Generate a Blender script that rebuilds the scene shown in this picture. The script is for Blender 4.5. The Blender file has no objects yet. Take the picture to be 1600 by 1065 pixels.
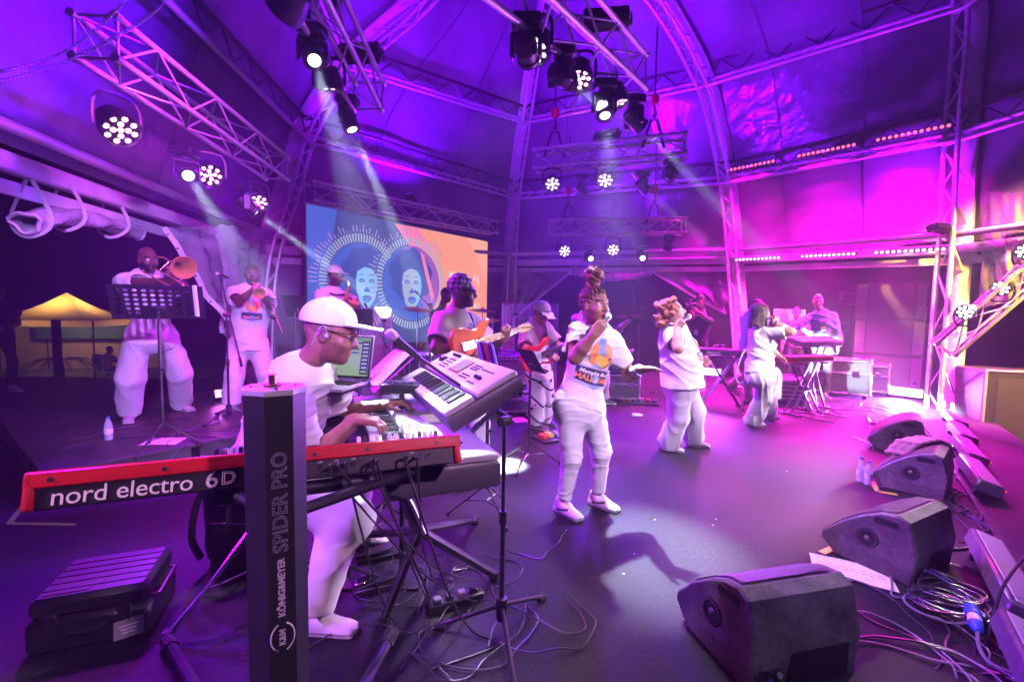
import bpy, bmesh, math, random
import numpy as np
from mathutils import Vector, Matrix, Euler
from mathutils.bvhtree import BVHTree
random.seed(7); np.random.seed(7)
SC = bpy.context.scene
COL = SC.collection
rad = math.radians
# ------------------------------------------------------------------ camera
FPX = 711.0                     # focal length in photograph pixels (1600 wide)
CAMH, PITCH, ROLL = 1.52, rad(3.9), rad(1.0)
cF = Vector((0, math.cos(PITCH), -math.sin(PITCH)))
cR0 = Vector((1, 0, 0)); cU0 = cR0.cross(cF)
cR = cR0*math.cos(ROLL) + cU0*math.sin(ROLL)
cU = -cR0*math.sin(ROLL) + cU0*math.cos(ROLL)
CAM = Vector((0, 0, CAMH))
cam = bpy.data.cameras.new('camera'); cam_o = bpy.data.objects.new('camera', cam); COL.objects.link(cam_o)
cam.sensor_width = 36.0; cam.lens = 36.0*FPX/1600.0; cam.clip_start = 0.05; cam.clip_end = 400
m = Matrix((cR, cU, -cF)).transposed().to_4x4(); m.translation = CAM
cam_o.matrix_world = m; SC.camera = cam_o
def ray(px, py): return cF + cR*((px-800)/FPX) - cU*((py-532.5)/FPX)
def P(px, py, Z): return CAM + ray(px, py)*Z                 # a pixel at a depth
def G(px, py, z=0.0):                                        # a pixel on a level
    d = ray(px, py); return CAM + d*((z-CAMH)/d.z)
def PH(px, py, h): return G(px, py, h)
# ------------------------------------------------------------------ world (night)
w = bpy.data.worlds.new('World'); SC.world = w; w.use_nodes = True
nt = w.node_tree; nt.nodes.clear()
sky = nt.nodes.new('ShaderNodeTexSky'); sky.sky_type = 'NISHITA'; sky.sun_disc = False
sky.sun_elevation = rad(-8); sky.sun_rotation = rad(200)
bg = nt.nodes.new('ShaderNodeBackground'); bg.inputs['Strength'].default_value = 0.0008
out = nt.nodes.new('ShaderNodeOutputWorld')
nt.links.new(sky.outputs[0], bg.inputs[0]); nt.links.new(bg.outputs[0], out.inputs[0])
# ------------------------------------------------------------------ exposure, sampling
vs = SC.view_settings; vs.view_transform = 'Standard'; vs.look = 'None'; vs.gamma = 1.0; vs.use_curve_mapping = False
vs.exposure = 0.0
cy = SC.cycles
SC.render.engine = 'CYCLES'
cy.use_denoising = True
try: cy.denoiser = 'OPENIMAGEDENOISE'; cy.denoising_input_passes = 'RGB_ALBEDO_NORMAL'
except Exception: pass
cy.use_light_tree = True; cy.max_bounces = 5; cy.diffuse_bounces = 2; cy.glossy_bounces = 3
cy.transmission_bounces = 4; cy.volume_bounces = 0; cy.transparent_max_bounces = 12
cy.caustics_reflective = False; cy.caustics_refractive = False; cy.sample_clamp_indirect = 3.0; cy.sample_clamp_direct = 0
cy.use_adaptive_sampling = True; cy.adaptive_threshold = 0.01
# ------------------------------------------------------------------ object helpers
def link(o, parent=None):
    COL.objects.link(o)
    if parent is not None: o.parent = parent
    return o
def thing(name, label, cat, loc=(0, 0, 0), rotz=0, group=None, rot=None):
    o = bpy.data.objects.new(name, None); COL.objects.link(o); o.empty_display_size = .05
    o.location = loc; o.rotation_euler = (0, 0, rotz)
    if rot is not None: o.rotation_euler = rot
    tag(o, label, cat, group); return o
def tag(o, label=None, cat=None, group=None, kind=None):
    if label: o['label'] = label
    if cat: o['category'] = cat
    if group: o['group'] = group
    if kind: o['kind'] = kind
    return o
def children(o): return [c for c in ALLCH.get(o.name, [])]
ALLCH = {}
def mobj(name, mesh, mat=None, parent=None, world=False, M=None):
    o = bpy.data.objects.new(name, mesh); COL.objects.link(o)
    if mat is not None and len(mesh.materials) == 0:
        for mm in (mat if isinstance(mat, (list, tuple)) else [mat]): mesh.materials.append(mm)
    if parent is not None:
        o.parent = parent; ALLCH.setdefault(parent.name, []).append(o)
        if world:      # geometry is in world coordinates, the thing's root is at .location without rotation
            q = parent; L = Vector((0, 0, 0))
            while q is not None: L += Vector(q.location); q = q.parent
            o.location = -L
    if M is not None: o.matrix_basis = M
    return o
def copy_tree(o, parent=None, label=None):
    c = o.copy(); COL.objects.link(c); c.parent = parent
    if parent is not None: ALLCH.setdefault(parent.name, []).append(c)
    if label: c['label'] = label
    for ch in children(o): copy_tree(ch, c)
    return c
def axes_to(d, up=(0, 0, 1)):
    """rotation whose Z axis points along d"""
    z = Vector(d).normalized(); u = Vector(up)
    if abs(z.dot(u)) > .98: u = Vector((1, 0, 0))
    x = u.cross(z).normalized(); y = z.cross(x)
    return Matrix((x, y, z)).transposed()
def frame(o, x, y, z):
    M = Matrix((Vector(x), Vector(y), Vector(z))).transposed().to_4x4(); M.translation = Vector(o); return M
class MB:
    """collects primitives into one mesh"""
    def __init__(s, M=None): s.v = []; s.f = []; s.mi = []; s.M = M if M is not None else Matrix(); s.cm = 0
    def add(s, vs, fs, M=None):
        b = len(s.v); T = s.M @ M if M is not None else s.M
        s.v += [T @ Vector(p) for p in vs]; s.f += [tuple(i+b for i in q) for q in fs]; s.mi += [s.cm]*len(fs); return s
    def box(s, c, sz, bev=0, M=None, rz=0):
        x, y, z = [q/2 for q in sz]; b = min(bev, .49*min(sz))
        T = Matrix.Translation(c) @ Matrix.Rotation(rz, 4, 'Z')
        if M is not None: T = M @ T
        if b <= 0:
            vs = [(i*x, j*y, k*z) for i in (-1, 1) for j in (-1, 1) for k in (-1, 1)]
            fs = [(0, 1, 3, 2), (4, 6, 7, 5), (0, 4, 5, 1), (2, 3, 7, 6), (0, 2, 6, 4), (1, 5, 7, 3)]
            return s.add(vs, fs, T)
        vs = []; idx = {}
        for i in (-1, 1):
            for j in (-1, 1):
                for k in (-1, 1):
                    for a in range(3):
                        h = [i*(x-b), j*(y-b), k*(z-b)]; h[a] = (i*x, j*y, k*z)[a]
                        idx[(i, j, k, a)] = len(vs); vs.append(tuple(h))
        fs = []
        for a in range(3):
            o1, o2 = [q for q in range(3) if q != a]
            for sg in (-1, 1):
                q = []
                for (p, r) in ((-1, -1), (1, -1), (1, 1), (-1, 1)):
                    t = [0, 0, 0]; t[a] = sg; t[o1] = p; t[o2] = r; q.append(idx[(*t, a)])
                if (sg > 0) == (a == 1): q.reverse()
                fs.append(tuple(q))
            for p in (-1, 1):       # edge along axis a
                for r in (-1, 1):
                    t0 = [0, 0, 0]; t0[o1] = p; t0[o2] = r; t1 = t0[:]; t0[a] = -1; t1[a] = 1
                    fs.append((idx[(*t0, o1)], idx[(*t1, o1)], idx[(*t1, o2)], idx[(*t0, o2)]))
        for i in (-1, 1):
            for j in (-1, 1):
                for k in (-1, 1): fs.append(tuple(idx[(i, j, k, a)] for a in range(3)))
        return s.add(vs, fs, T)
    def cyl(s, p0, p1, r0, r1=None, seg=12, caps=True):
        p0 = Vector(p0); p1 = Vector(p1); r1 = r0 if r1 is None else r1
        R = axes_to(p1-p0); vs = []
        for p, r in ((p0, r0), (p1, r1)):
            for i in range(seg):
                a = 2*math.pi*i/seg; vs.append(p + R @ Vector((math.cos(a)*r, math.sin(a)*r, 0)))
        fs = [(i, (i+1) % seg, seg+(i+1) % seg, seg+i) for i in range(seg)]
        if caps: fs += [tuple(range(seg-1, -1, -1)), tuple(range(seg, 2*seg))]
        return s.add(vs, fs)
    def tube(s, pts, r, seg=8, smooth=0, caps=True, flat=None):
        pts = [Vector(p) for p in pts]
        rs = list(r) if isinstance(r, (list, tuple)) else [r]*len(pts)
        if smooth: pts, rs = spline(pts, smooth, rs)
        vs = []; fs = []; n = len(pts); prev = None
        for i, p in enumerate(pts):
            d = (pts[min(i+1, n-1)] - pts[max(i-1, 0)])
            if d.length < 1e-9: d = Vector((0, 0, 1))
            d.normalize()
            if prev is None:
                u = Vector((0, 0, 1)) if abs(d.z) < .9 else Vector((1, 0, 0)); x = u.cross(d).normalized()
            else:
                x = prev - d*prev.dot(d)
                x = x.normalized() if x.length > 1e-6 else Vector((1, 0, 0))
            prev = x; y = d.cross(x)
            for k in range(seg):
                a = 2*math.pi*k/seg
                vs.append(p + x*math.cos(a)*rs[i]*(flat or 1) + y*math.sin(a)*rs[i])
        for i in range(n-1):
            for k in range(seg):
                fs.append((i*seg+k, i*seg+(k+1) % seg, (i+1)*seg+(k+1) % seg, (i+1)*seg+k))
        if caps: fs += [tuple(range(seg-1, -1, -1)), tuple(range((n-1)*seg, n*seg))]
        return s.add(vs, fs)
    def lathe(s, prof, seg=20, M=None, caps=True):
        vs = []; fs = []; n = len(prof)
        for (r, z) in prof:
            for k in range(seg):
                a = 2*math.pi*k/seg; vs.append((r*math.cos(a), r*math.sin(a), z))
        for i in range(n-1):
            for k in range(seg): fs.append((i*seg+k, i*seg+(k+1) % seg, (i+1)*seg+(k+1) % seg, (i+1)*seg+k))
        if caps:
            if prof[0][0] > 1e-5: fs.append(tuple(range(seg-1, -1, -1)))
            if prof[-1][0] > 1e-5: fs.append(tuple(range((n-1)*seg, n*seg)))
        return s.add(vs, fs, M)
    def sphere(s, c, r, seg=14, rings=8, sc=(1, 1, 1)):
        prof = [(max(1e-6, math.sin(math.pi*i/rings))*r, -math.cos(math.pi*i/rings)*r) for i in range(rings+1)]
        return s.lathe(prof, seg, Matrix.Translation(c) @ Matrix.Diagonal((*sc, 1)))
    def prism(s, poly, z0, z1, M=None, bev=0):
        n = len(poly)
        if bev:
            c = Vector((sum(p[0] for p in poly)/n, sum(p[1] for p in poly)/n))
            inn = []
            for i in range(n):
                a = Vector(poly[i-1]); b = Vector(poly[i]); d = Vector(poly[(i+1) % n])
                n1 = Vector((-(b-a).y, (b-a).x)).normalized(); n2 = Vector((-(d-b).y, (d-b).x)).normalized()
                nn = (n1+n2); nn = nn.normalized() if nn.length > 1e-6 else n1
                inn.append(b+nn*bev)
            ar = sum(poly[i-1][0]*poly[i][1]-poly[i][0]*poly[i-1][1] for i in range(n))
            if ar < 0: inn = [Vector(poly[i])*2-inn[i] for i in range(n)]
            rings = [(inn, z0), (poly, z0+bev), (poly, z1-bev), (inn, z1)]
        else: rings = [(poly, z0), (poly, z1)]
        vs = []; fs = []
        for pl, z in rings: vs += [(p[0], p[1], z) for p in pl]
        for k in range(len(rings)-1):
            for i in range(n): fs.append((k*n+i, k*n+(i+1) % n, (k+1)*n+(i+1) % n, (k+1)*n+i))
        fs += [tuple(range(n-1, -1, -1)), tuple(range((len(rings)-1)*n, len(rings)*n))]
        return s.add(vs, fs, M)
    def mesh(s, name, smooth=40):
        me = bpy.data.meshes.new(name); me.from_pydata([tuple(p) for p in s.v], [], s.f)
        if any(s.mi): me.polygons.foreach_set('material_index', s.mi)
        if smooth:
            bm = bmesh.new(); bm.from_mesh(me); bmesh.ops.recalc_face_normals(bm, faces=bm.faces); bm.to_mesh(me); bm.free()
            me.polygons.foreach_set('use_smooth', [True]*len(me.polygons))
            try: me.set_sharp_from_angle(angle=rad(smooth))
            except Exception: pass
        me.update(); return me
    def build(s, name, mat, parent=None, world=False, M=None, smooth=40):
        return mobj(name, s.mesh(name, smooth), mat, parent, world, M)
def spline(pts, n, rs=None):
    pts = [Vector(p) for p in pts]; out = []; ro = []
    rs = rs or [1]*len(pts)
    for i in range(len(pts)-1):
        a = pts[max(i-1, 0)]; b = pts[i]; c = pts[i+1]; d = pts[min(i+2, len(pts)-1)]
        for k in range(n):
            t = k/n
            out.append(.5*((2*b)+(c-a)*t+(2*a-5*b+4*c-d)*t*t+(-a+3*b-3*c+d)*t**3)); ro.append(rs[i]*(1-t)+rs[i+1]*t)
    out.append(pts[-1]); ro.append(rs[-1]); return out, ro
def rrect(x0, y0, x1, y1, r=.01, n=4):
    o = []
    for cx, cy_, a0 in ((x1-r, y1-r, 0), (x0+r, y1-r, 90), (x0+r, y0+r, 180), (x1-r, y0+r, 270)):
        for k in range(n+1):
            a = rad(a0+90*k/n); o.append((cx+r*math.cos(a), cy_+r*math.sin(a)))
    return o
_ucyl = {}
def rod(name, p0, p1, r, mat, parent, seg=8):
    """a tube that shares one unit mesh: used for truss chords and braces (p in world; root without rotation)"""
    key = (mat.name, seg)
    if key not in _ucyl:
        b = MB(); b.cyl((0, 0, 0), (0, 0, 1), 1, 1, seg); me = b.mesh('rod'); me.materials.append(mat); _ucyl[key] = me
    p0 = Vector(p0); p1 = Vector(p1); L = Vector((0, 0, 0)); q = parent
    while q is not None: L += Vector(q.location); q = q.parent
    M = axes_to(p1-p0).to_4x4() @ Matrix.Diagonal((r, r, (p1-p0).length, 1)); M.translation = p0-L
    return mobj(name, _ucyl[key], None, parent, M=M)
def text_mesh(txt, size, extrude=.0, bold=0, align='CENTER', space=1.0, shear=0, fill=True):
    cu = bpy.data.curves.new('t', 'FONT'); cu.body = txt; cu.size = size; cu.extrude = extrude; cu.offset = bold
    cu.align_x = align; cu.align_y = 'CENTER'; cu.space_character = space; cu.resolution_u = 3; cu.shear = shear
    if not fill: cu.fill_mode = 'NONE'; cu.bevel_depth = size*.022; cu.bevel_resolution = 0
    o = bpy.data.objects.new('t', cu); COL.objects.link(o)
    bpy.context.view_layer.update()
    me = bpy.data.meshes.new_from_object(o.evaluated_get(bpy.context.evaluated_depsgraph_get()))
    bpy.data.objects.remove(o); bpy.data.curves.remove(cu); me.name = 'lettering'; me.materials.clear(); return me
# ------------------------------------------------------------------ materials
MATS = {}
def mat(name, col=(.5, .5, .5), rough=.5, metal=0, emit=None, es=0, noise=0, nscale=20, bump=0, bscale=60, alpha=1,
        trans=0, coat=0, sheen=0, rnoise=0, vcol=False, spec=.5, stretch=None, sss=0, bdist=.01, noise2=0, n2scale=1.5, ridged=False):
    if name in MATS: return MATS[name]
    M = bpy.data.materials.new(name); M.use_nodes = True; t = M.node_tree; b = t.nodes['Principled BSDF']; MATS[name] = M
    I = b.inputs; I['Base Color'].default_value = (*col, 1); I['Roughness'].default_value = rough; I['Metallic'].default_value = metal
    I['Specular IOR Level'].default_value = spec
    if trans: I['Transmission Weight'].default_value = trans
    if coat: I['Coat Weight'].default_value = coat; I['Coat Roughness'].default_value = .15
    if sheen: I['Sheen Weight'].default_value = sheen
    if alpha < 1: I['Alpha'].default_value = alpha
    if sss: I['Subsurface Weight'].default_value = sss; I['Subsurface Radius'].default_value = (.02, .01, .006)
    if emit: I['Emission Color'].default_value = (*emit, 1); I['Emission Strength'].default_value = es
    tc = t.nodes.new('ShaderNodeTexCoord'); src = tc.outputs['Object']
    if stretch:
        mp = t.nodes.new('ShaderNodeMapping'); mp.inputs['Scale'].default_value = stretch; t.links.new(src, mp.inputs[0]); src = mp.outputs[0]
    cur = None
    if vcol:
        a = t.nodes.new('ShaderNodeVertexColor'); a.layer_name = 'Col'; cur = a.outputs[0]
    for nz, sc_ in ((noise, nscale), (noise2, n2scale)):
        if not nz: continue
        n = t.nodes.new('ShaderNodeTexNoise'); n.inputs['Scale'].default_value = sc_; n.inputs['Detail'].default_value = 6; t.links.new(src, n.inputs[0])
        mr = t.nodes.new('ShaderNodeMapRange'); mr.inputs['From Min'].default_value = .3; mr.inputs['From Max'].default_value = .7
        mr.inputs['To Min'].default_value = 1-nz; mr.inputs['To Max'].default_value = 1+nz; t.links.new(n.outputs[0], mr.inputs[0])
        mx = t.nodes.new('ShaderNodeVectorMath'); mx.operation = 'MULTIPLY'
        if cur is None: mx.inputs[0].default_value = col
        else: t.links.new(cur, mx.inputs[0])
        t.links.new(mr.outputs[0], mx.inputs[1]); cur = mx.outputs[0]
        if rnoise:
            mr2 = t.nodes.new('ShaderNodeMapRange'); mr2.inputs['To Min'].default_value = max(.03, rough-rnoise); mr2.inputs['To Max'].default_value = min(1, rough+rnoise)
            t.links.new(n.outputs[0], mr2.inputs[0]); t.links.new(mr2.outputs[0], I['Roughness'])
    if cur is not None: t.links.new(cur, I['Base Color'])
    if bump:
        n = t.nodes.new('ShaderNodeTexNoise'); n.inputs['Scale'].default_value = bscale; n.inputs['Detail'].default_value = 4
        if ridged: n.noise_type = 'RIDGED_MULTIFRACTAL'; n.inputs['Detail'].default_value = 2; n.inputs['Distortion'].default_value = .6
        t.links.new(src, n.inputs[0])
        bp = t.nodes.new('ShaderNodeBump'); bp.inputs['Strength'].default_value = bump; bp.inputs['Distance'].default_value = bdist
        t.links.new(n.outputs[0], bp.inputs['Height']); t.links.new(bp.outputs[0], I['Normal'])
    return M
def emat(name, col, s): return mat(name, (0, 0, 0), .5, emit=col, es=s)
blk = mat('black_plastic', (.018, .018, .02), .42, noise=.25, nscale=30, rnoise=.1)
blkm = mat('black_metal', (.02, .02, .022), .34, metal=.0, spec=.7, noise=.2, nscale=25, rnoise=.1)
rub = mat('black_rubber', (.012, .012, .013), .7)
cab = mat('cable_black', (.03, .03, .034), .32, spec=.8)
alu = mat('aluminium', (.72, .72, .74), .32, metal=1, noise=.12, nscale=14, rnoise=.12)
aluw = mat('painted_truss', (.62, .62, .64), .45, metal=.35, noise=.18, nscale=9, rnoise=.12)
chrome = mat('chrome', (.85, .85, .87), .12, metal=1)
whitep = mat('white_plastic', (.78, .78, .78), .4, noise=.05)
paper = mat('paper', (.85, .84, .8), .8)
inkm = mat('ink', (.03, .03, .04), .7)
pvc = mat('pvc_band', (.66, .66, .68), .45, noise=.12, nscale=6, bump=.25, bscale=12)
# ------------------------------------------------------------------ lights
def spot(name, loc, tgt, col, power, ang, blend=.2, rad_=.04, parent=None):
    l = bpy.data.lights.new(name, 'SPOT'); l.energy = power; l.color = col; l.spot_size = rad(ang); l.spot_blend = blend; l.shadow_soft_size = rad_
    o = bpy.data.objects.new(name, l); COL.objects.link(o)
    o.location = loc; o.rotation_euler = (axes_to(Vector(loc)-Vector(tgt))).to_euler()
    if parent is not None:
        L = Vector((0, 0, 0)); q = parent
        while q is not None: L += Vector(q.location); q = q.parent
        o.parent = parent; o.location = Vector(loc)-L
    return o
# ================================================================== the setting
U = Vector((.6, .8, 0)); V = Vector((-.8, .6, 0))            # along and across the stage
def ST(s, t, z=0): return U*s + V*t + Vector((0, 0, z))
floor_m = mat('stage_carpet', (.014, .0135, .0155), .68, spec=.25, noise=.5, nscale=45, bump=.6, bscale=160, rnoise=.2, noise2=.55, n2scale=1.1, bdist=.006)
ground_m = mat('night_lawn', (.03, .04, .02), .9, noise=.4, nscale=3, bump=.4, bscale=30)
riser_m = mat('riser_ply', (.05, .045, .045), .5, noise=.3, nscale=8, rnoise=.15)
b = MB(); b.box((0, 30, -1.35), (360, 360, .1)); g = b.build('ground', ground_m, smooth=0); g['kind'] = 'structure'
b = MB()
poly = [ST(-3.2, -1.75), ST(13.4, -1.75), ST(13.4, 8.6), ST(-3.2, 8.6)]
b.prism([(p.x, p.y) for p in poly], -.12, 0); f = b.build('stage_floor', floor_m, smooth=0); f['kind'] = 'structure'
b = MB(); b.prism([(p.x*.995+.02, p.y*.995) for p in poly], -1.3, -.121); f2 = b.build('stage_skirt', blk, smooth=0); f2['kind'] = 'structure'
b = MB(); b.prism([(-16, 1.5), (-9.4, 1.5), (-8.7, 2.62), (-3.85, 9.25), (-16, 9.25)], -1.3, -.004); f3 = b.build('wing_deck', riser_m, smooth=0); f3['kind'] = 'structure'
# horn riser: deck boards with visible joints
ri = tag(bpy.data.objects.new('horn_riser', None), 'low dark riser deck under the three horn players', 'riser'); COL.objects.link(ri); ri.location = ST(2.6, 6, 0)
for i in range(5):
    for j in range(3):
        bb = MB(); s0 = .55+i*1.0; t0 = 4.75+j*1.0
        M = frame(ST(s0+.5, t0+.5, .135), U, V, (0, 0, 1))
        bb.box((0, 0, .1), (.992, .992, .03), .004, M); bb.box((0, 0, -.02), (.93, .93, .2), 0, M)
        bb.build('deck_panel', riser_m, ri, world=True)
RZ = .25
# ------------------------------------------------------------------ the tent
tent = thing('stage_tent', 'big arched stage tent of clear and silver sheeting on aluminium arches', 'tent', (2.2, 6.5, 0))
APEX = Vector((.9, 6.6, 8.9))
arch_pts = {
 'E': [Vector((-3.75, .3, 0)), Vector((-3.75, .3, 2.7)), Vector((-3.45, .5, 4.7)), Vector((-2.6, 1.3, 6.4)), Vector((-.9, 3.8, 8.2)), APEX],
 'D': [P(396, 640, 8.3), P(405, 420, 8.3), P(440, 300, 8.4), P(475, 190, 8.5), P(548, 85, 8.6), P(680, -40, 8.2), APEX],
 'A': [P(790, 572, 12.5), P(796, 405, 12.5), P(803, 297, 12.4), P(818, 185, 11.9), P(834, 80, 11.0), P(856, -30, 9.8), APEX],
 'B': [P(1163, 585, 10.6), P(1150, 405, 10.5), P(1138, 280, 10.2), P(1112, 150, 9.6), P(1078, 70, 9.0), P(1030, -10, 8.5), P(975, -90, 7.9), APEX],
 'C': [P(1478, 672, 7.5), P(1500, 385, 7.5), P(1510, 205, 7.45), P(1524, 0, 7.3), P(1490, -190, 6.9), P(1330, -330, 6.7), APEX],
 'F': [Vector((8.6, 3.0, 0)), Vector((8.5, 3.0, 2.7)), Vector((8.2, 3.1, 4.6)), Vector((7.4, 3.5, 6.4)), Vector((4.6, 4.9, 8.3)), APEX]}
for _q in arch_pts.values(): _q[0].z = 0
def at_h(name, h):
    pts = spline(arch_pts[name], 12)[0]
    if h <= pts[0].z: return Vector((pts[0].x, pts[0].y, h))
    for a, b_ in zip(pts, pts[1:]):
        if a.z <= h <= b_.z: return a.lerp(b_, (h-a.z)/max(1e-6, b_.z-a.z))
    return pts[-1]
CEN = Vector((1.7, 6.4, 0))
def inward(p):
    d = CEN-p; d.z = 0; return d.normalized() if d.length > .05 else Vector((1, 0, 0))
for nm, pts in arch_pts.items():
    sp = spline(pts, 6)[0]; cen = spline([p.copy() for p in pts], 6)[0]
    IW = inward(pts[0])
    side = Vector((0, 0, 1)).cross(IW)
    # broad pale keder band along the outside of the arch
    vs = []; fs = []
    for i, p in enumerate(cen):
        d = (cen[min(i+1, len(cen)-1)]-cen[max(i-1, 0)]).normalized(); nrm = side.cross(d)
        if nrm.dot(IW) < 0: nrm = -nrm
        for (a, bq) in ((-.16, -.04), (.16, -.04), (.16, .0), (.07, .05), (-.07, .05), (-.16, .0)):
            vs.append(p + side*a + nrm*bq)
    n = 6
    for i in range(len(cen)-1):
        for k in range(n): fs.append((i*n+k, i*n+(k+1) % n, (i+1)*n+(k+1) % n, (i+1)*n+k))
    bb = MB(); bb.add(vs, fs); arch = bb.build('arch', pvc, tent, world=True)
    def off(i, a, bq):
        p = cen[i]; d = (cen[min(i+1, len(cen)-1)]-cen[max(i-1, 0)]).normalized(); nrm = side.cross(d)
        if nrm.dot(IW) < 0: nrm = -nrm
        return p+side*a+nrm*bq
    N = len(cen)
    for a, q, r in ((.1, .30, .035), (-.1, .30, .035)):
        bb = MB(); bb.tube([off(i, a, q) for i in range(N)], r, 8); bb.build('chord', aluw, arch, world=True)
    for i in range(0, N-1, 1):
        sgn = 1 if i % 2 else -1
        rod('brace', off(i, .1*sgn, .04), off(i+1, .1*sgn, .30), .014, aluw, arch)
        rod('brace', off(i, -.1*sgn, .30), off(i+1, .1*sgn, .30), .012, aluw, arch)
def purlin(pa, pb, kind, seg=.62):
    """a ring beam between two arches: main tube, upper chord, zigzag braces"""
    d = (pb-pa); L = d.length; iw = inward((pa+pb)/2); up = Vector((0, 0, 1))
    bb = MB()
    if kind == 'eave':
        R = frame(pa, d.normalized(), up.cross(d.normalized()), up)
        bb.box((L/2, 0, 0), (L, .12, .16), .02, R); bb.box((L/2, 0, -.2), (L, .03, .12), .008, R)
    else: bb.cyl(pa+iw*.1, pb+iw*.1, .04, seg=10)
    pu = bb.build('purlin', pvc if kind == 'eave' else aluw, tent, world=True)
    A0 = iw*.14; A1 = iw*(.28 if kind != 'eave' else .2)+up*(-.05 if kind != 'eave' else .22); A2 = up*.30+iw*.16
    if kind == 'eave':
        rod('chord', pa+A1, pb+A1, .05, aluw, pu, 10)
    else:
        rod('chord', pa+A1+up*-.13, pb+A1+up*-.13, .038, aluw, pu, 10)
        rod('chord', pa+A2, pb+A2, .032, blkm, pu, 10)
        n = max(2, int(L/seg))
        for i in range(n):
            q0 = pa+d*(i/n); q1 = pa+d*((i+.5)/n); q2 = pa+d*((i+1)/n)
            rod('brace', q0+A0, q1+A2, .013, blkm, pu); rod('brace', q1+A2, q2+A0, .013, blkm, pu)
            rod('brace', q0+A0, q1+A1-up*.13, .012, aluw, pu); rod('brace', q1+A1-up*.13, q2+A0, .012, aluw, pu)
    return pu
order = ['E', 'D', 'A', 'B', 'C', 'F']
LV = {'eave': {'E': 2.7, 'D': 2.55, 'A': 2.8, 'B': 2.75, 'C': 2.65, 'F': 2.65}, 'mid': {'E': 4.7, 'D': 4.7, 'A': 4.65, 'B': 4.55, 'C': 4.55, 'F': 4.5},
      'top': {'E': 6.5, 'D': 6.1, 'A': 6.45, 'B': 6.3, 'C': 6.6, 'F': 6.6}}
for a, c in zip(order, order[1:]):
    for k in ('eave', 'mid', 'top'):
        purlin(at_h(a, LV[k][a]), at_h(c, LV[k][c]), k)
# sheeting between the arches
def sheet_mat():
    M = mat('tent_sheet', (.17, .16, .2), .2, noise=.3, nscale=.9, bump=.55, bscale=4.5, rnoise=.12, bdist=.05, spec=.6)
    return M
sheet = sheet_mat(); pvc_d = mat('seam_tape', (.10, .10, .13), .5)
def membrane(a, c, hs, nu=14):
    rows = []
    for h in hs:
        pa = at_h(a, h) if h < 8.8 else APEX.copy(); pc = at_h(c, h) if h < 8.8 else APEX.copy(); row = []
        for i in range(nu+1):
            t = i/nu; p = pa.lerp(pc, t); o = -inward(p) if h < 8.5 else Vector((0, 0, 1))
            p = p + o*.1 + Vector((0, 0, .1 if h > 6 else .03))
            sag = math.sin(math.pi*t)*.18
            p = p - o*sag*.5 + Vector((0, 0, .035*math.sin(9*t+h*2.1)))+o*(.03*math.sin(17*t+3*h))
            row.append(p)
        rows.append(row)
    vs = [p for r in rows for p in r]; fs = []; n = nu+1
    for j in range(len(rows)-1):
        for i in range(nu): fs.append((j*n+i, j*n+i+1, (j+1)*n+i+1, (j+1)*n+i))
    bb = MB(); bb.add(vs, fs); o = bb.build('membrane', sheet, tent, world=True, smooth=80)
    for k in (nu//3, 2*nu//3):
        bb = MB(); bb.tube([rows[j][k]+inward(rows[j][k])*.006 for j in range(len(rows))], .012, 5, flat=2.0); bb.build('seam', pvc_d, o, world=True)
    return o
for a, c in zip(order, order[1:]):
    for h0, h1, st in ((2.75, 4.6, 8), (4.6, 6.4, 8), (6.4, 8.9, 12)):
        membrane(a, c, [h0+(h1-h0)*i/st for i in range(st+1)])
membrane('D', 'A', [0.0, .7, 1.4, 2.1, 2.75])
# ------------------------------------------------------------------ trusses
def truss(name_label, p0, p1, size=.29, seg=.42, group=None, up=Vector((0, 0, 1)), r=.024, m=aluw):
    p0 = Vector(p0); p1 = Vector(p1); d = (p1-p0); L = d.length; dn = d.normalized()
    sd = up.cross(dn).normalized(); uu = dn.cross(sd)
    t = thing('lighting_truss', name_label, 'truss', p0, group=group)
    cs = [sd*(a*size/2)+uu*(b_*size/2) for a, b_ in ((-1, -1), (1, -1), (1, 1), (-1, 1))]
    for c in cs:
        ch = rod('chord', p0+c, p1+c, r, m, t, 10)
        for e in (p0, p1):
            rod('end_ferrule', e+c-dn*.03, e+c+dn*.03, r*1.3, alu, t, 10)
    n = max(3, round(L/seg))
    for f_ in range(4):
        a = cs[f_]; c = cs[(f_+1) % 4]
        for i in range(n):
            q0 = p0+d*(i/n); q1 = p0+d*((i+1)/n)
            if (i+f_) % 2: a_, c_ = c, a
            else: a_, c_ = a, c
            rod('brace', q0+a_, q1+c_, r*.42, m, t, 6)
        rod('brace', p0+a, p0+c, r*.45, m, t, 6); rod('brace', p1+a, p1+c, r*.45, m, t, 6)
    return t
TL0, TL1 = P(150, 58, 3.2), P(432, 262, 6.0)
truss('box truss running along the open side above the trombone player', TL0, TL1)
TM0, TM1 = P(430, -130, 2.9), P(575, 150, 4.6)
truss('box truss over the keyboards with a white beam lamp bursting beside it', TM0, TM1)
TF0, TF1 = P(690, -160, 2.2), P(985, 118, 4.75)
truss('box truss over the lead singer hung with black moving heads', TF0, TF1, .32)
T10, T11 = P(838, 252, 7.6), P(1070, 228, 6.95)
truss('short flown truss carrying five lamps, upper of two', T10, T11, group='short flown trusses')
T20, T21 = P(858, 356, 9.3), P(1068, 354, 9.2)
truss('short flown truss carrying five lamps, lower of two', T20, T21, group='short flown trusses')
TS0, TS1 = P(484, 300, 7.55), P(770, 356, 11.5)
truss('long truss flown right above the video wall', TS0, TS1, .3, .5)
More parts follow.
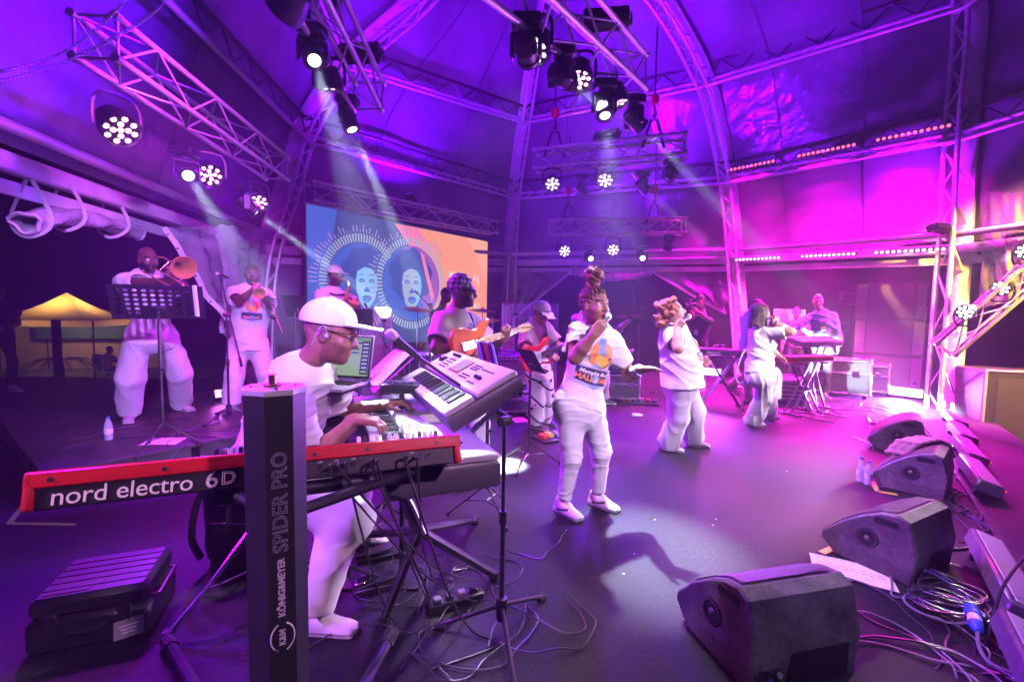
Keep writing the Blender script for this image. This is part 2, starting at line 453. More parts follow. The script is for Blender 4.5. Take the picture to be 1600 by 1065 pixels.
# ------------------------------------------------------------------ chain hoists, chains
def chain_obj(label, pts, n, link_r=.012, parent_name='chain'):
    t = thing(parent_name, label, 'chain', pts[0])
    sp = spline(pts, max(2, n//max(1, len(pts)-1)))[0]
    lb = MB(); lb.tube([(math.cos(a)*.018*.8, math.sin(a)*.03, 0) for a in [2*math.pi*k/10 for k in range(11)]], .005, 5, caps=False)
    me = lb.mesh('chain_link'); me.materials.append(alu)
    for i in range(len(sp)-1):
        d = sp[i+1]-sp[i]; R = axes_to(d).to_4x4(); Rr = R @ Matrix.Rotation(rad(90*(i % 2)), 4, 'Z') @ Matrix.Rotation(rad(90), 4, 'X')
        s_ = d.length/.042; M = Rr @ Matrix.Diagonal((s_, s_, s_, 1)); M.translation = (sp[i]+sp[i+1])/2-Vector(pts[0])
        mobj('chain_link', me, None, t, M=M)
    return t
chain_obj('slack chain hanging in a curve from the tent side, lower strand', [P(-30, 135, 2.75), P(60, 112, 2.7), P(150, 75, 2.65), P(240, 20, 2.6), P(275, -20, 2.6)], 64)
chain_obj('slack chain hanging in a curve from the tent side, upper strand', [P(-30, 118, 2.9), P(60, 98, 2.85), P(130, 62, 2.8), P(190, 8, 2.75), P(215, -25, 2.75)], 60)
hm = mat('hoist_red', (.5, .03, .03), .4)
def hoist(p_top, p_bot, label):
    p_top = Vector(p_top); p_bot = Vector(p_bot)
    t = thing('chain_hoist', label, 'hoist', p_bot, group='chain hoists holding the short flown trusses')
    L = (p_top-p_bot).length; z = Vector((0, 0, 1))
    rod('chain', p_bot+z*.3, p_top, .012, blkm, t)
    bb = MB(Matrix.Translation(p_bot)); bb.box((0, 0, .62), (.12, .1, .16), .03); bb.build('motor_housing', hm, t, world=True)
    bb = MB(Matrix.Translation(p_bot)); bb.tube([(0, 0, .5), (.03, 0, .42), (0, 0, .34), (-.03, 0, .40)], .012, 6, 3); bb.build('hook', blkm, t, world=True)
    bb = MB(Matrix.Translation(p_bot)); bb.tube([(-.17, 0, -.1), (-.05, 0, .32), (.05, 0, .32), (.17, 0, -.1)], .022, 6); bb.build('sling', blk, t, world=True)
    return t
for (q0, q1, tt, nm) in ((T10, T11, (.13, .80), 'upper'), (T20, T21, (.14, .78), 'lower')):
    for k in tt:
        p = q0.lerp(q1, k)+Vector((0, 0, .12)); hoist(p+Vector((0, 0, 1.7)), p, 'black chain hoist with red motor holding the %s short truss' % nm)
# ------------------------------------------------------------------ lamps
beamw = (.72, .85, 1.0)
lens_w = emat('lens_white', (.85, .95, 1.0), 9)
lens_d = emat('lens_dim', (.6, .85, 1.0), 3)
led_p = emat('led_pink', (1.0, .42, .80), 4)
led_m = emat('led_magenta', (1.0, .42, .90), 4.5)
led_r = emat('led_red', (1.0, .12, .24), 2.6)
led_v = emat('led_violet', (.75, .5, 1.0), 4)
_mh = {}
def mh_meshes():
    if _mh: return _mh
    b = MB(); b.box((0, 0, -.07), (.34, .24, .14), .025); b.box((0, 0, -.005), (.2, .06, .05), .01); b.cyl((0, 0, -.14), (0, 0, -.19), .09, seg=16)
    b.box((.1, -.121, -.07), (.08, .006, .05)); _mh['base'] = b.mesh('base')
    b = MB(); b.box((0, 0, -.21), (.36, .12, .045), .015)
    for s_ in (-1, 1): b.box((s_*.165, 0, -.34), (.04, .13, .28), .018)
    _mh['yoke'] = b.mesh('yoke')
    b = MB(); b.lathe([(.075, -.17), (.11, -.15), (.125, -.05), (.13, .06), (.12, .14), (.135, .15), (.135, .2), (.112, .21), (.085, .205), (.078, .185)], 20)
    for k in range(5): b.lathe([(.128, -.12+k*.03), (.134, -.112+k*.03), (.128, -.104+k*.03)], 20, caps=False)
    _mh['head'] = b.mesh('head'); b = MB(); b.lathe([(.0001, .212), (.045, .207), (.078, .192)], 20, caps=False); _mh['lens'] = b.mesh('lens')
    for k in ('base', 'yoke', 'head'): _mh[k].materials.append(blk)
    return _mh
def moving_head(loc, tgt, label, on=None, lens=None, scale=.62):
    me = mh_meshes(); loc = Vector(loc); tgt = Vector(tgt)
    t = thing('moving_head', label, 'stage light', loc, group='moving head lamps')
    hz = Vector((0, 0, -.36*scale)); d = (tgt-(loc+hz)).normalized(); yaw = math.atan2(d.y, d.x)+math.pi/2
    S = Matrix.Diagonal((scale, scale, scale, 1))
    mobj('base', me['base'], None, t, M=S); mobj('yoke', me['yoke'], None, t, M=Matrix.Rotation(yaw, 4, 'Z') @ S)
    H = axes_to(d).to_4x4() @ S; H.translation = hz
    mobj('head', me['head'], None, t, M=H)
    lm = lens or lens_d; key = 'lens_'+lm.name
    if key not in me: me[key] = me['lens'].copy(); me[key].materials.append(lm)
    mobj('lens', me[key], None, t, M=H)
    if on: spot('beam_lamp', loc+hz+d*.225*scale, tgt, on[0], on[1], on[2], .6 if on[2] < 11 else 1.0, .03, t)
    return t
_par = {}
def par_light(loc, tgt, label, led, on=None, scale=1.0, hang=True):
    if not _par:
        b = MB(); b.lathe([(.06, -.14), (.095, -.12), (.115, -.02), (.12, .06), (.112, .06), (.108, .03), (.0001, .028)], 20, caps=True); _par['body'] = b.mesh('body'); _par['body'].materials.append(blk)
        b = MB(); b.tube([(-.14, 0, -.02), (-.14, 0, .12), (-.1, 0, .2), (0, 0, .215), (.1, 0, .2), (.14, 0, .12), (.14, 0, -.02)], .014, 6, 2, flat=.4); _par['yoke'] = b.mesh('yoke'); _par['yoke'].materials.append(blk)
    loc = Vector(loc); tgt = Vector(tgt); t = thing('par_light', label, 'stage light', loc, group='round LED wash lamps')
    c = Vector((0, 0, -.215 if hang else .215))*scale; d = (tgt-(loc+c)).normalized(); S = Matrix.Diagonal((scale, scale, scale, 1))
    yw = math.atan2(d.y, d.x)+math.pi/2
    Y = Matrix.Translation(c) @ Matrix.Rotation(yw, 4, 'Z') @ (Matrix() if hang else Matrix.Rotation(math.pi, 4, 'X')) @ S
    mobj('yoke', _par['yoke'], None, t, M=Y)
    H = axes_to(d).to_4x4() @ S; H.translation = c
    bo = mobj('body', _par['body'], None, t, M=H)
    key = 'led_'+led.name
    if key not in _par:
        b = MB(); b.lathe([(.0001, .008), (.013, .006), (.019, 0)], 10, caps=False); _par[key] = b.mesh('led'); _par[key].materials.append(led)
    ps = [(0, 0)]+[(.042*math.cos(a), .042*math.sin(a)) for a in [2*math.pi*k/4+.3 for k in range(4)]]+[(.083*math.cos(a), .083*math.sin(a)) for a in [2*math.pi*k/8 for k in range(8)]]
    for (x, y) in ps: mobj('led', _par[key], None, t, M=H @ Matrix.Translation((x, y, .034)))
    if on: spot('wash_lamp', loc+c+d*.09*scale, tgt, on[0], on[1], on[2], .6, .09, t)
    return t
violet = (.20, .0, 1.0); magenta = (1.0, .0, .70); pinkv = (.62, .03, 1.0); coolw = (.85, .86, 1.0)
Zv = Vector((0, 0, 1))
def lampP(px, py, Z, drop): return P(px, py, Z)+Zv*drop
# lamps under the left truss
par_light(lampP(185, 193, 3.6, .215), Vector((-.6, 2.6, .6)), 'glowing pink LED wash lamp alone under the left truss', led_m, (pinkv, 700, 80), 1.15)
moving_head(lampP(290, 268, 4.4, .223), Vector((-.75, 2.2, .9)), 'white beam lamp bursting under the left truss beside a pink lamp', (beamw, 15000, 8), lens_w)
par_light(lampP(328, 272, 4.7, .215), Vector((-.9, 2.1, .6)), 'pink LED wash lamp right beside the white beam under the left truss', led_m, (violet, 1400, 110))
par_light(lampP(402, 314, 5.5, .215), Vector((-1.5, 4.0, .6)), 'pink LED wash lamp at the far end of the left truss', led_m, (magenta, 420, 90))
moving_head(lampP(385, 320, 5.3, .223), P(655, 520, 6.6), 'white beam lamp at the far end of the left truss', (beamw, 120000, 7), lens_w)
# lamps under the middle truss
par_light(lampP(450, 2, 3.2, .215), TL0.lerp(TL1, .35)-Zv*.6, 'pink LED wash lamp over the keyboards, nearest the roof peak', led_m, ((.8, .06, 1.0), 330, 80), 1.1)
moving_head(lampP(488, 84, 3.7, .223), Vector((-.35, 1.9, 1.0)), 'white beam lamp bursting over the keyboards', (beamw, 18000, 8), lens_w)
par_light(lampP(514, 130, 4.1, .215), P(560, 560, 5.0), 'pink LED wash lamp between the two white beams over the keyboards', led_m, (magenta, 420, 90))
moving_head(lampP(543, 186, 4.6, .223), P(740, 640, 4.5), 'white beam lamp at the truss end over the keyboards, lower of two', (beamw, 62000, 9), lens_w)
# lamps under the front truss
moving_head(lampP(822, 75, 3.3, .223), P(880, 330, 6), 'black moving head with small cyan lens over the lead singer', None, lens_d)
par_light(lampP(836, 74, 3.4, .215), Vector((-.75, 2.2, 1.0)), 'LED wash lamp with white dots beside the cyan moving head', led_v, ((.93, .78, 1.0), 3000, 34))
moving_head(lampP(876, 118, 3.75, .223), P(1318, 452, 10.5), 'white beam lamp beside the tent arch over the lead singer', (beamw, 90000, 8), lens_w)
par_light(lampP(905, 120, 4.0, .215), Vector((.3, 3.0, .8)), 'LED wash lamp with pink dots in the middle of the front truss', led_p, ((.90, .66, 1.0), 560, 46))
par_light(lampP(962, 155, 4.35, .215), Vector((1.6, 4.4, .5)), 'LED wash lamp with pink dots near the far end of the front truss', led_p, ((.8, .42, 1.0), 1000, 80))
moving_head(lampP(944, 165, 4.2, .223), P(1010, 900, 2.9), 'black moving head with dim lens near the end of the front truss', (beamw, 5200, 24), lens_d)
moving_head(lampP(990, 186, 4.6, .223), P(1440, 640, 7.2), 'white beam lamp at the far end of the front truss', (beamw, 85000, 7), lens_w)
# the two short trusses
for (q, Z, kind, tg) in (((863, 284), 7.5, 'p', None), ((908, 295), 7.3, 'm', (1035, 420)), ((946, 278), 7.2, 'p', None), ((1003, 291), 7.0, 'm', (1110, 385)), ((1048, 272), 6.9, 'd', None)):
    L = lampP(q[0], q[1], Z, .223 if kind != 'p' else .215)
    if kind == 'p': par_light(L, Vector((.6, 4.6, .8)), 'violet LED wash lamp under the upper short truss', led_v, (violet, 1050, 105), 1.1)
    else: moving_head(L, P(*tg, Z+.4) if tg else P(1000, 420, 12), 'moving head with a pale beam under the upper short truss' if kind == 'm' else 'dark moving head at the end of the upper short truss', (beamw, 28350, 8) if kind == 'm' else None, lens_w if kind == 'm' else lens_d)
for (q, Z, kind) in (((882, 390), 9.3, 'p'), ((921, 402), 9.25, 'm'), ((958, 388), 9.2, 'p'), ((1003, 401), 9.2, 'm'), ((1046, 385), 9.1, 'd')):
    L = lampP(q[0], q[1], Z, .223 if kind != 'p' else .215)
    if kind == 'p': par_light(L, Vector((1.5, 5, .8)), 'violet LED wash lamp under the lower short truss', led_v, (violet, 1050, 105), 1.1)
    else: moving_head(L, Vector((2.0, 5.0, 1.0)) if kind == 'm' else P(1100, 330, 12), 'moving head with a white lens under the lower short truss' if kind == 'm' else 'dark moving head at the end of the lower short truss', None, lens_w if kind == 'm' else lens_d)
# LED flood cans: on the floor, and added ones washing the roof sheeting
def flood(loc, tgt, label, col, power, ang, em, size=(.5, .12, .18), rotz=None, n=8):
    loc = Vector(loc); t = thing('flood_light', label, 'stage light', loc, group=None)
    d = (Vector(tgt)-loc).normalized(); R = axes_to(d).to_4x4(); R.translation = Vector((0, 0, size[2]*.5+.03))
    bb = MB(); bb.box((0, 0, -size[1]/2), (size[0], size[2], size[1]), .012); bb.build('housing', blk, t, M=R)
    bb = MB(); [bb.box((s_*(size[0]/2+.02), 0, -.06), (.015, .05, .1), .004) for s_ in (-1, 1)]; bb.box((0, 0, -.125), (size[0]+.055, .05, .012), .003); bb.build('bracket', blkm, t, M=R)
    lb = MB(); lb.prism(rrect(-.5, -.5, .5, .5, .12), 0, .004/.05); me = lb.mesh('led_cell'); me.materials.append(em)
    rows = 2
    for i in range(n):
        for j in range(rows):
            cw = size[0]*.92/n; chh = size[2]*.8/rows
            M = R @ Matrix.Translation((-size[0]*.46+cw*(i+.5), -size[2]*.4+chh*(j+.5), .002)) @ Matrix.Diagonal((cw*.92, chh*.9, .05, 1))
            mobj('led_cell', me, None, t, M=M)
    spot('flood_lamp', loc+Vector((0, 0, size[2]*.5+.03))+d*.03, tgt, col, power, ang, .7, .1, t)
    return t
em_fl = emat('flood_cells', (1.0, .60, 1.0), 7); em_fl2 = emat('flood_cells_violet', (.9, .25, 1.0), 5)
flood(G(1410, 622), P(1000, 560, 4.5), 'wide bright pink-white LED flood on the floor before the loudspeaker stack', (.5, .12, 1.0), 3000, 130, em_fl, (.62, .12, .19))
flood(P(1112, 590, 7.6), P(960, 560, 4.0), 'bright pink LED flood standing under the far keyboard', (.6, .08, 1.0), 600, 120, em_fl, (.30, .12, .14), n=4)
flood(G(346, 626, RZ), P(370, 560, 5.3), 'small pink LED flood glowing on the riser beside the trumpet player', (.9, .15, 1.0), 26, 120, em_fl2, (.16, .1, .14), n=2)
flood(P(752, 572, 7.0), P(770, 470, 6.9), 'bright violet LED flood on the floor behind the drum kit', (.55, .12, 1.0), 330, 125, em_fl, (.2, .1, .14), n=3)
# added blue-violet floods on trusses and ring beam, put in to light the sheeting
for i, (lo, tg, lab, col_, pw_) in enumerate(((TF0.lerp(TF1, .75)+Zv*.2, Vector((1.2, 6.8, 8.6)), 'added blue LED flood clamped on top of the front truss aimed at the roof peak', (.15, .0, 1.0), 2000),
                           (TM0.lerp(TM1, .45)+Zv*.2, Vector((-3.7, 2.9, 4.9)), 'added blue LED flood clamped on the truss over the keyboards aimed at the side wall', (.15, .0, 1.0), 2600),
                           (T10.lerp(T11, .5)+Zv*.2, Vector((2.8, 9.6, 7.4)), 'added blue LED flood clamped on top of the upper short truss', (.22, .0, 1.0), 2000),
                           (TS0.lerp(TS1, .45)+Zv*.2, Vector((-2.3, 9.6, 6.3)), 'added blue LED flood clamped on top of the truss over the video wall', (.17, .0, 1.0), 1600),
                           (TM0.lerp(TM1, .9)+Zv*.2, Vector((-1.2, 7.6, 7.2)), 'added violet LED flood clamped on top of the truss over the keyboards', (.30, .0, 1.0), 1700),
                           (at_h('C', LV['eave']['C'])+inward(at_h('C', 2.6))*.5+Zv*.25, Vector((6.4, 8.8, 6.2)), 'added violet LED flood on the ring beam beside the far column', (.30, .0, 1.0), 900))):
    flood(lo, tg, lab, col_, pw_, 130, emat('added_flood_cells', (.3, .05, 1.0), 4), (.4, .12, .16), n=6)
# front lamps on the leaning truss at the right edge and warm lamp beyond it
for q, tg, col, pw, lab in (((1510, 487), P(1050, 660, 4.4), (1.0, .93, .86), 800, 'white LED lamp by the far tent column, lowest of three'),
                  ((1566, 449), P(1190, 640, 5.0), (1.0, .9, .82), 800, 'white LED lamp on the slanting truss, middle of three'),
                  ((1603, 392), P(930, 700, 3.2), (1.0, .88, .75), 800, 'white LED lamp on the slanting truss, highest of three')):
    par_light(P(q[0], q[1], 6.3)-Zv*.215*.9, tg, lab, lens_w, (col, pw, 36), .9, hang=False)
# red and pink LED battens on the ring beams between the far columns
def batten(p0, p1, label, em, col, power, n=12):
    p0 = Vector(p0); p1 = Vector(p1); d = p1-p0; L = d.length; iw = inward((p0+p1)/2); t = thing('led_batten', label, 'stage light', p0, group=None)
    R = frame((0, 0, 0), d.normalized(), iw.cross(d.normalized()), iw); R = frame((0, 0, 0), d.normalized(), Zv, d.normalized().cross(Zv))
    if Vector(R.col[2][:3]).dot(iw) < 0: R = frame((0, 0, 0), -d.normalized(), Zv, -d.normalized().cross(Zv)); sg = -1
    else: sg = 1
    bb = MB(); bb.box((sg*L/2, 0, -.03), (L, .07, .06), .008); bb.build('housing', blk, t, M=R)
    lb = MB(); lb.lathe([(.0001, .014), (.018, .011), (.028, 0)], 10, caps=False); me = lb.mesh('led'); me.materials.append(em)
    for i in range(n): mobj('led', me, None, t, M=R @ Matrix.Translation((sg*L*(i+.5)/n, 0, .002)))
    c = (p0+p1)/2
    spot('batten_lamp', c+iw*.08, c+iw*.30-Zv*1.3, col, power, 120, .8, .12, t)
    return t
for k, (q0, q1) in enumerate((((1146, 276), (1210, 263)), ((1250, 255), (1338, 238)), ((1370, 228), (1488, 205)))):
    pa, pb = at_h('B', LV['mid']['B']), at_h('C', LV['mid']['C']); tt = ((.04, .30), (.40, .65), (.72, .98))[k]
    o = Vector((0, 0, .06))+inward((pa+pb)/2)*.36
    batten(pa.lerp(pb, tt[0])+o, pa.lerp(pb, tt[1])+o, 'red LED batten on the upper ring beam, %s' % ('beside the bulging arch', 'middle of three', 'beside the far column')[k], led_r, (1.0, .0, .70), 2600)
    pa, pb = at_h('B', LV['eave']['B']), at_h('C', LV['eave']['C']); o = Vector((0, 0, -.02))+inward((pa+pb)/2)*.30
    batten(pa.lerp(pb, tt[0])+o, pa.lerp(pb, tt[1])+o, 'pink LED batten on the lower ring beam, %s' % ('beside the bulging arch', 'middle of three', 'beside the far column')[k], led_p, (1.0, .02, .66), 3200)
# warm lamp outside the right edge (its amber light reaches the haze)
par_light(Vector((7.5, 4.3, 4.4)), Vector((8.1, 6.6, 1.9)), 'amber LED wash lamp on the ring beam beyond the far column', emat('led_amber', (1.0, .6, .15), 14), ((1.0, .50, .05), 7000, 70))
par_light(at_h('E', 2.75)+Vector((.35, .35, .1)), Vector((-.75, 1.35, .85)), 'violet LED wash lamp on the ring beam above the hard case', led_v, ((.26, .0, 1.0), 1000, 48))
par_light(at_h('E', 2.75)+Vector((.35, -.45, .1)), Vector((-1.0, 1.25, 1.0)), 'pink LED wash lamp on the ring beam aimed at the red keyboard', led_p, ((1.0, .42, .92), 420, 30))
# front-of-house truss over the audience edge, with its wash lamps
FH0, FH1 = ST(-1.6, -2.4, 3.9), ST(5.6, -2.4, 3.9)
truss('front truss over the audience edge of the stage', FH0, FH1, .3, .5)
for k, (fr, tg, col, pw, an_) in enumerate(((.48, G(1240, 950), (.7, .55, 1.0), 170, 30), (.26, Vector((-.62, 1.3, .95)), (1.0, .46, .95), 480, 32), (.10, Vector((-3.3, 5.0, 1.2)), (.52, .25, 1.0), 4200, 26), (.38, Vector((.5, 3.2, 1.0)), (.82, .52, 1.0), 1700, 22), (.62, Vector((1.8, 4.7, 1.0)), (.84, .55, 1.0), 1900, 20), (.88, Vector((3.2, 5.8, 1.0)), (1.0, .78, .86), 2200, 20))):
    par_light(FH0.lerp(FH1, fr)-Zv*.18, tg, 'white LED wash lamp on the front truss aimed at %s' % ('the floor monitors as added fill', 'the red keyboard', 'the horn players', 'the lead singer', 'the singer with auburn curls', 'the singer with the sash')[k], lens_w, (col, pw, an_), 1.1)  # the lamp on the floor monitors is added to lift their dark rear panels
# ------------------------------------------------------------------ haze
b = MB(); b.box((2, 12, 4.2), (60, 64, 13.4)); hz = b.build('haze', None, smooth=0); hz['kind'] = 'stuff'
hm_ = bpy.data.materials.new('haze_air'); hm_.use_nodes = True; t_ = hm_.node_tree; t_.nodes.clear()
pv = t_.nodes.new('ShaderNodeVolumePrincipled'); pv.inputs['Density'].default_value = .0042; pv.inputs['Color'].default_value = (.9, .9, .95, 1); pv.inputs['Anisotropy'].default_value = .35
ot = t_.nodes.new('ShaderNodeOutputMaterial'); t_.links.new(pv.outputs[0], ot.inputs['Volume']); hz.data.materials.append(hm_)
# ================================================================== implicit surfaces for people
class Field:
    def __init__(s, lo, hi, h):
        s.h = h; s.lo = np.array(lo, np.float32); n = np.ceil((np.array(hi)-np.array(lo))/h).astype(int)+1
        s.n = n; s.d = np.full(n, 1.0, np.float32)
    def grid(s, lo, hi):
        a = np.clip(np.floor((np.array(lo)-s.lo)/s.h).astype(int), 0, s.n-1); b = np.clip(np.ceil((np.array(hi)-s.lo)/s.h).astype(int)+1, 1, s.n)
        sl = tuple(slice(int(i), int(max(j, i+1))) for i, j in zip(a, b))
        ax = [s.lo[k]+s.h*np.arange(sl[k].start, sl[k].stop, dtype=np.float32) for k in range(3)]
        return sl, ax[0][:, None, None], ax[1][None, :, None], ax[2][None, None, :]
    def op(s, fn, lo, hi, k=.02, mode='u'):
        m = k+2.5*s.h
        sl, X, Y, Z = s.grid(np.array(lo)-m, np.array(hi)+m)
        b = fn(X, Y, Z); a = s.d[sl]
        if mode == 's': a = -a
        h = np.clip(.5+.5*(b-a)/max(k, 1e-5), 0, 1)
        r = b*(1-h)+a*h-k*h*(1-h)
        s.d[sl] = -r if mode == 's' else r
    def cone(s, p0, p1, r0, r1, k=.02, flat=None, cap0=False, cap1=False, mode='u'):
        p0 = np.array(p0, float); p1 = np.array(p1, float); ax = p1-p0; L2 = float(ax@ax)+1e-12; L = math.sqrt(L2); R = max(r0, r1)
        F = 1.0
        if flat is not None: fd = np.array(flat[0], float); fd /= np.linalg.norm(fd); F = flat[1]
        def fn(X, Y, Z):
            dx, dy, dz = X-p0[0], Y-p0[1], Z-p0[2]
            tr = (dx*ax[0]+dy*ax[1]+dz*ax[2])/L2; t = np.clip(tr, 0, 1)
            qx, qy, qz = dx-t*ax[0], dy-t*ax[1], dz-t*ax[2]
            if flat is not None:
                c = (qx*fd[0]+qy*fd[1]+qz*fd[2])*(1/F-1); qx = qx+c*fd[0]; qy = qy+c*fd[1]; qz = qz+c*fd[2]
            d = np.sqrt(qx*qx+qy*qy+qz*qz)-(r0+(r1-r0)*t)
            if flat is not None: d = d*min(1, .5+.5*F)
            if cap1: d = np.maximum(d, (tr-1)*L)
            if cap0: d = np.maximum(d, -tr*L)
            return d
        s.op(fn, np.minimum(p0, p1)-R, np.maximum(p0, p1)+R, k, mode)
    def ell(s, c, r, Rm=None, k=.02, mode='u'):
        c = np.array(c, float); r = np.array(r, float); R = np.eye(3) if Rm is None else np.array(Rm)
        def fn(X, Y, Z):
            dx, dy, dz = X-c[0], Y-c[1], Z-c[2]
            q = [(R[0, i]*dx+R[1, i]*dy+R[2, i]*dz) for i in range(3)]
            k0 = np.sqrt(sum((q[i]/r[i])**2 for i in range(3))); k1 = np.sqrt(sum((q[i]/r[i]**2)**2 for i in range(3)))+1e-6
            return k0*(k0-1)/k1
        s.op(fn, c-r.max(), c+r.max(), k, mode)
    def box(s, c, hs, rr, Rm=None, k=.02, mode='u'):
        c = np.array(c, float); hs = np.array(hs, float)-rr; R = np.eye(3) if Rm is None else np.array(Rm)
        def fn(X, Y, Z):
            dx, dy, dz = X-c[0], Y-c[1], Z-c[2]
            q = [np.abs(R[0, i]*dx+R[1, i]*dy+R[2, i]*dz)-hs[i] for i in range(3)]
            o = np.sqrt(sum(np.maximum(x, 0)**2 for x in q))
            return o+np.minimum(np.maximum(np.maximum(q[0], q[1]), q[2]), 0)-rr
        e = float(np.linalg.norm(hs)+rr); s.op(fn, c-e, c+e, k, mode)
    def wrinkle(s, fn, band=.06):
        m = np.where(np.abs(s.d) < band); 
        if len(m[0]) == 0: return
        p = [s.lo[k]+s.h*m[k] for k in range(3)]
        s.d[m] += fn(*p).astype(np.float32)
    def mesh(s, name, relax=1, colfn=None):
        d = s.d; n = s.n; ins = d < 0; acc_id = []; acc_p = []; quads = []
        st = np.array([n[1]*n[2], n[2], 1], np.int64)
        for a in range(3):
            A = [slice(None)]*3; B = [slice(None)]*3; A[a] = slice(0, -1); B[a] = slice(1, None)
            cr = ins[tuple(A)] != ins[tuple(B)]
            o1, o2 = (a+1) % 3, (a+2) % 3
            idx = np.argwhere(cr)
            if len(idx) == 0: continue
            ok = (idx[:, o1] > 0) & (idx[:, o2] > 0) & (idx[:, o1] < n[o1]-1) & (idx[:, o2] < n[o2]-1); idx = idx[ok]
            i2 = idx.copy(); i2[:, a] += 1
            d0 = d[tuple(idx.T)]; d1 = d[tuple(i2.T)]; t = d0/(d0-d1)
            pos = idx.astype(np.float32); pos[:, a] += t
            base = idx@st
            c00, c10, c11, c01 = base-st[o1]-st[o2], base-st[o2], base, base-st[o1]
            for c in (c00, c10, c11, c01): acc_id.append(c); acc_p.append(pos)
            q = np.stack([c00, c10, c11, c01], 1); fl = d0 > 0; q[fl] = q[fl][:, ::-1]; quads.append(q)
        ids = np.concatenate(acc_id); pp = np.concatenate(acc_p); uq, inv = np.unique(ids, return_inverse=True)
        cnt = np.bincount(inv).astype(np.float32); v = np.stack([np.bincount(inv, pp[:, k])/cnt for k in range(3)], 1)
        v = v*s.h+s.lo; qd = np.searchsorted(uq, np.concatenate(quads))
        for _ in range(relax):
            sm = np.zeros_like(v); ct = np.zeros(len(v))
            for k in range(4):
                a_, b_ = qd[:, k], qd[:, (k+1) % 4]
                for c in range(3): sm[:, c] += np.bincount(a_, v[b_, c], len(v))+np.bincount(b_, v[a_, c], len(v))
                ct += np.bincount(a_, minlength=len(v))+np.bincount(b_, minlength=len(v))
            v = .4*v+.6*sm/ct[:, None]
        return np_mesh(name, v, qd, colfn(v) if colfn else None)
def np_mesh(name, v, q, col=None):
    me = bpy.data.meshes.new(name); me.vertices.add(len(v)); me.vertices.foreach_set('co', np.ascontiguousarray(v, np.float32).ravel())
    nq = len(q); me.loops.add(nq*4); me.loops.foreach_set('vertex_index', np.ascontiguousarray(q, np.int32).ravel())
    me.polygons.add(nq); me.polygons.foreach_set('loop_start', np.arange(0, nq*4, 4, dtype=np.int32)); me.polygons.foreach_set('loop_total', np.full(nq, 4, np.int32))
    me.polygons.foreach_set('use_smooth', np.ones(nq, bool)); me.update(calc_edges=True)
    if col is not None:
        at = me.color_attributes.new('Col', 'FLOAT_COLOR', 'POINT'); c4 = np.ones((len(v), 4), np.float32); c4[:, :3] = col; at.data.foreach_set('color', c4.ravel())
    return me
skin_m = mat('skin', (.3, .2, .15), .48, vcol=True, noise=.12, nscale=45, bump=.1, bscale=180, spec=.5, rnoise=.08, bdist=.004)
cloth_w = mat('white_cotton', (.80, .80, .80), .85, sheen=.15, bump=.28, bscale=5, bdist=.012, noise=.03, nscale=300, ridged=True)
cloth_v = mat('dyed_cloth', (.5, .5, .5), .85, vcol=True, bump=.25, bscale=5, bdist=.012, noise=.08, nscale=200, ridged=True)
cotton_p = mat('white_trousers', (.76, .76, .77), .8, sheen=.1, bump=.3, bscale=5, bdist=.012, stretch=(1, 1, .5), ridged=True)
hair_m = mat('hair', (.02, .015, .012), .5, vcol=True, bump=.7, bscale=70, bdist=.02, noise=.4, nscale=60)
shoe_m = mat('shoe', (.7, .7, .7), .5, vcol=True, bump=.15, bscale=80)
VA = lambda *a: np.array(a, float)
def rotm(axis, deg):
    return np.array(Matrix.Rotation(rad(deg), 3, axis))
def unit(v): v = np.array(v, float); return v/(np.linalg.norm(v)+1e-12)
def ik(a, c, l1, l2, pole):
    a = np.array(a, float); c = np.array(c, float); d = c-a; D = np.linalg.norm(d); mx = (l1+l2)*.999
    if D > mx: c = a+d/D*mx; d = c-a; D = mx
    D = max(D, abs(l1-l2)+.01); x = (l1*l1-l2*l2+D*D)/(2*D); h = math.sqrt(max(0, l1*l1-x*x)); u = unit(d); p = np.array(pole, float); p = unit(p-u*(p@u)); return a+u*x+p*h, c
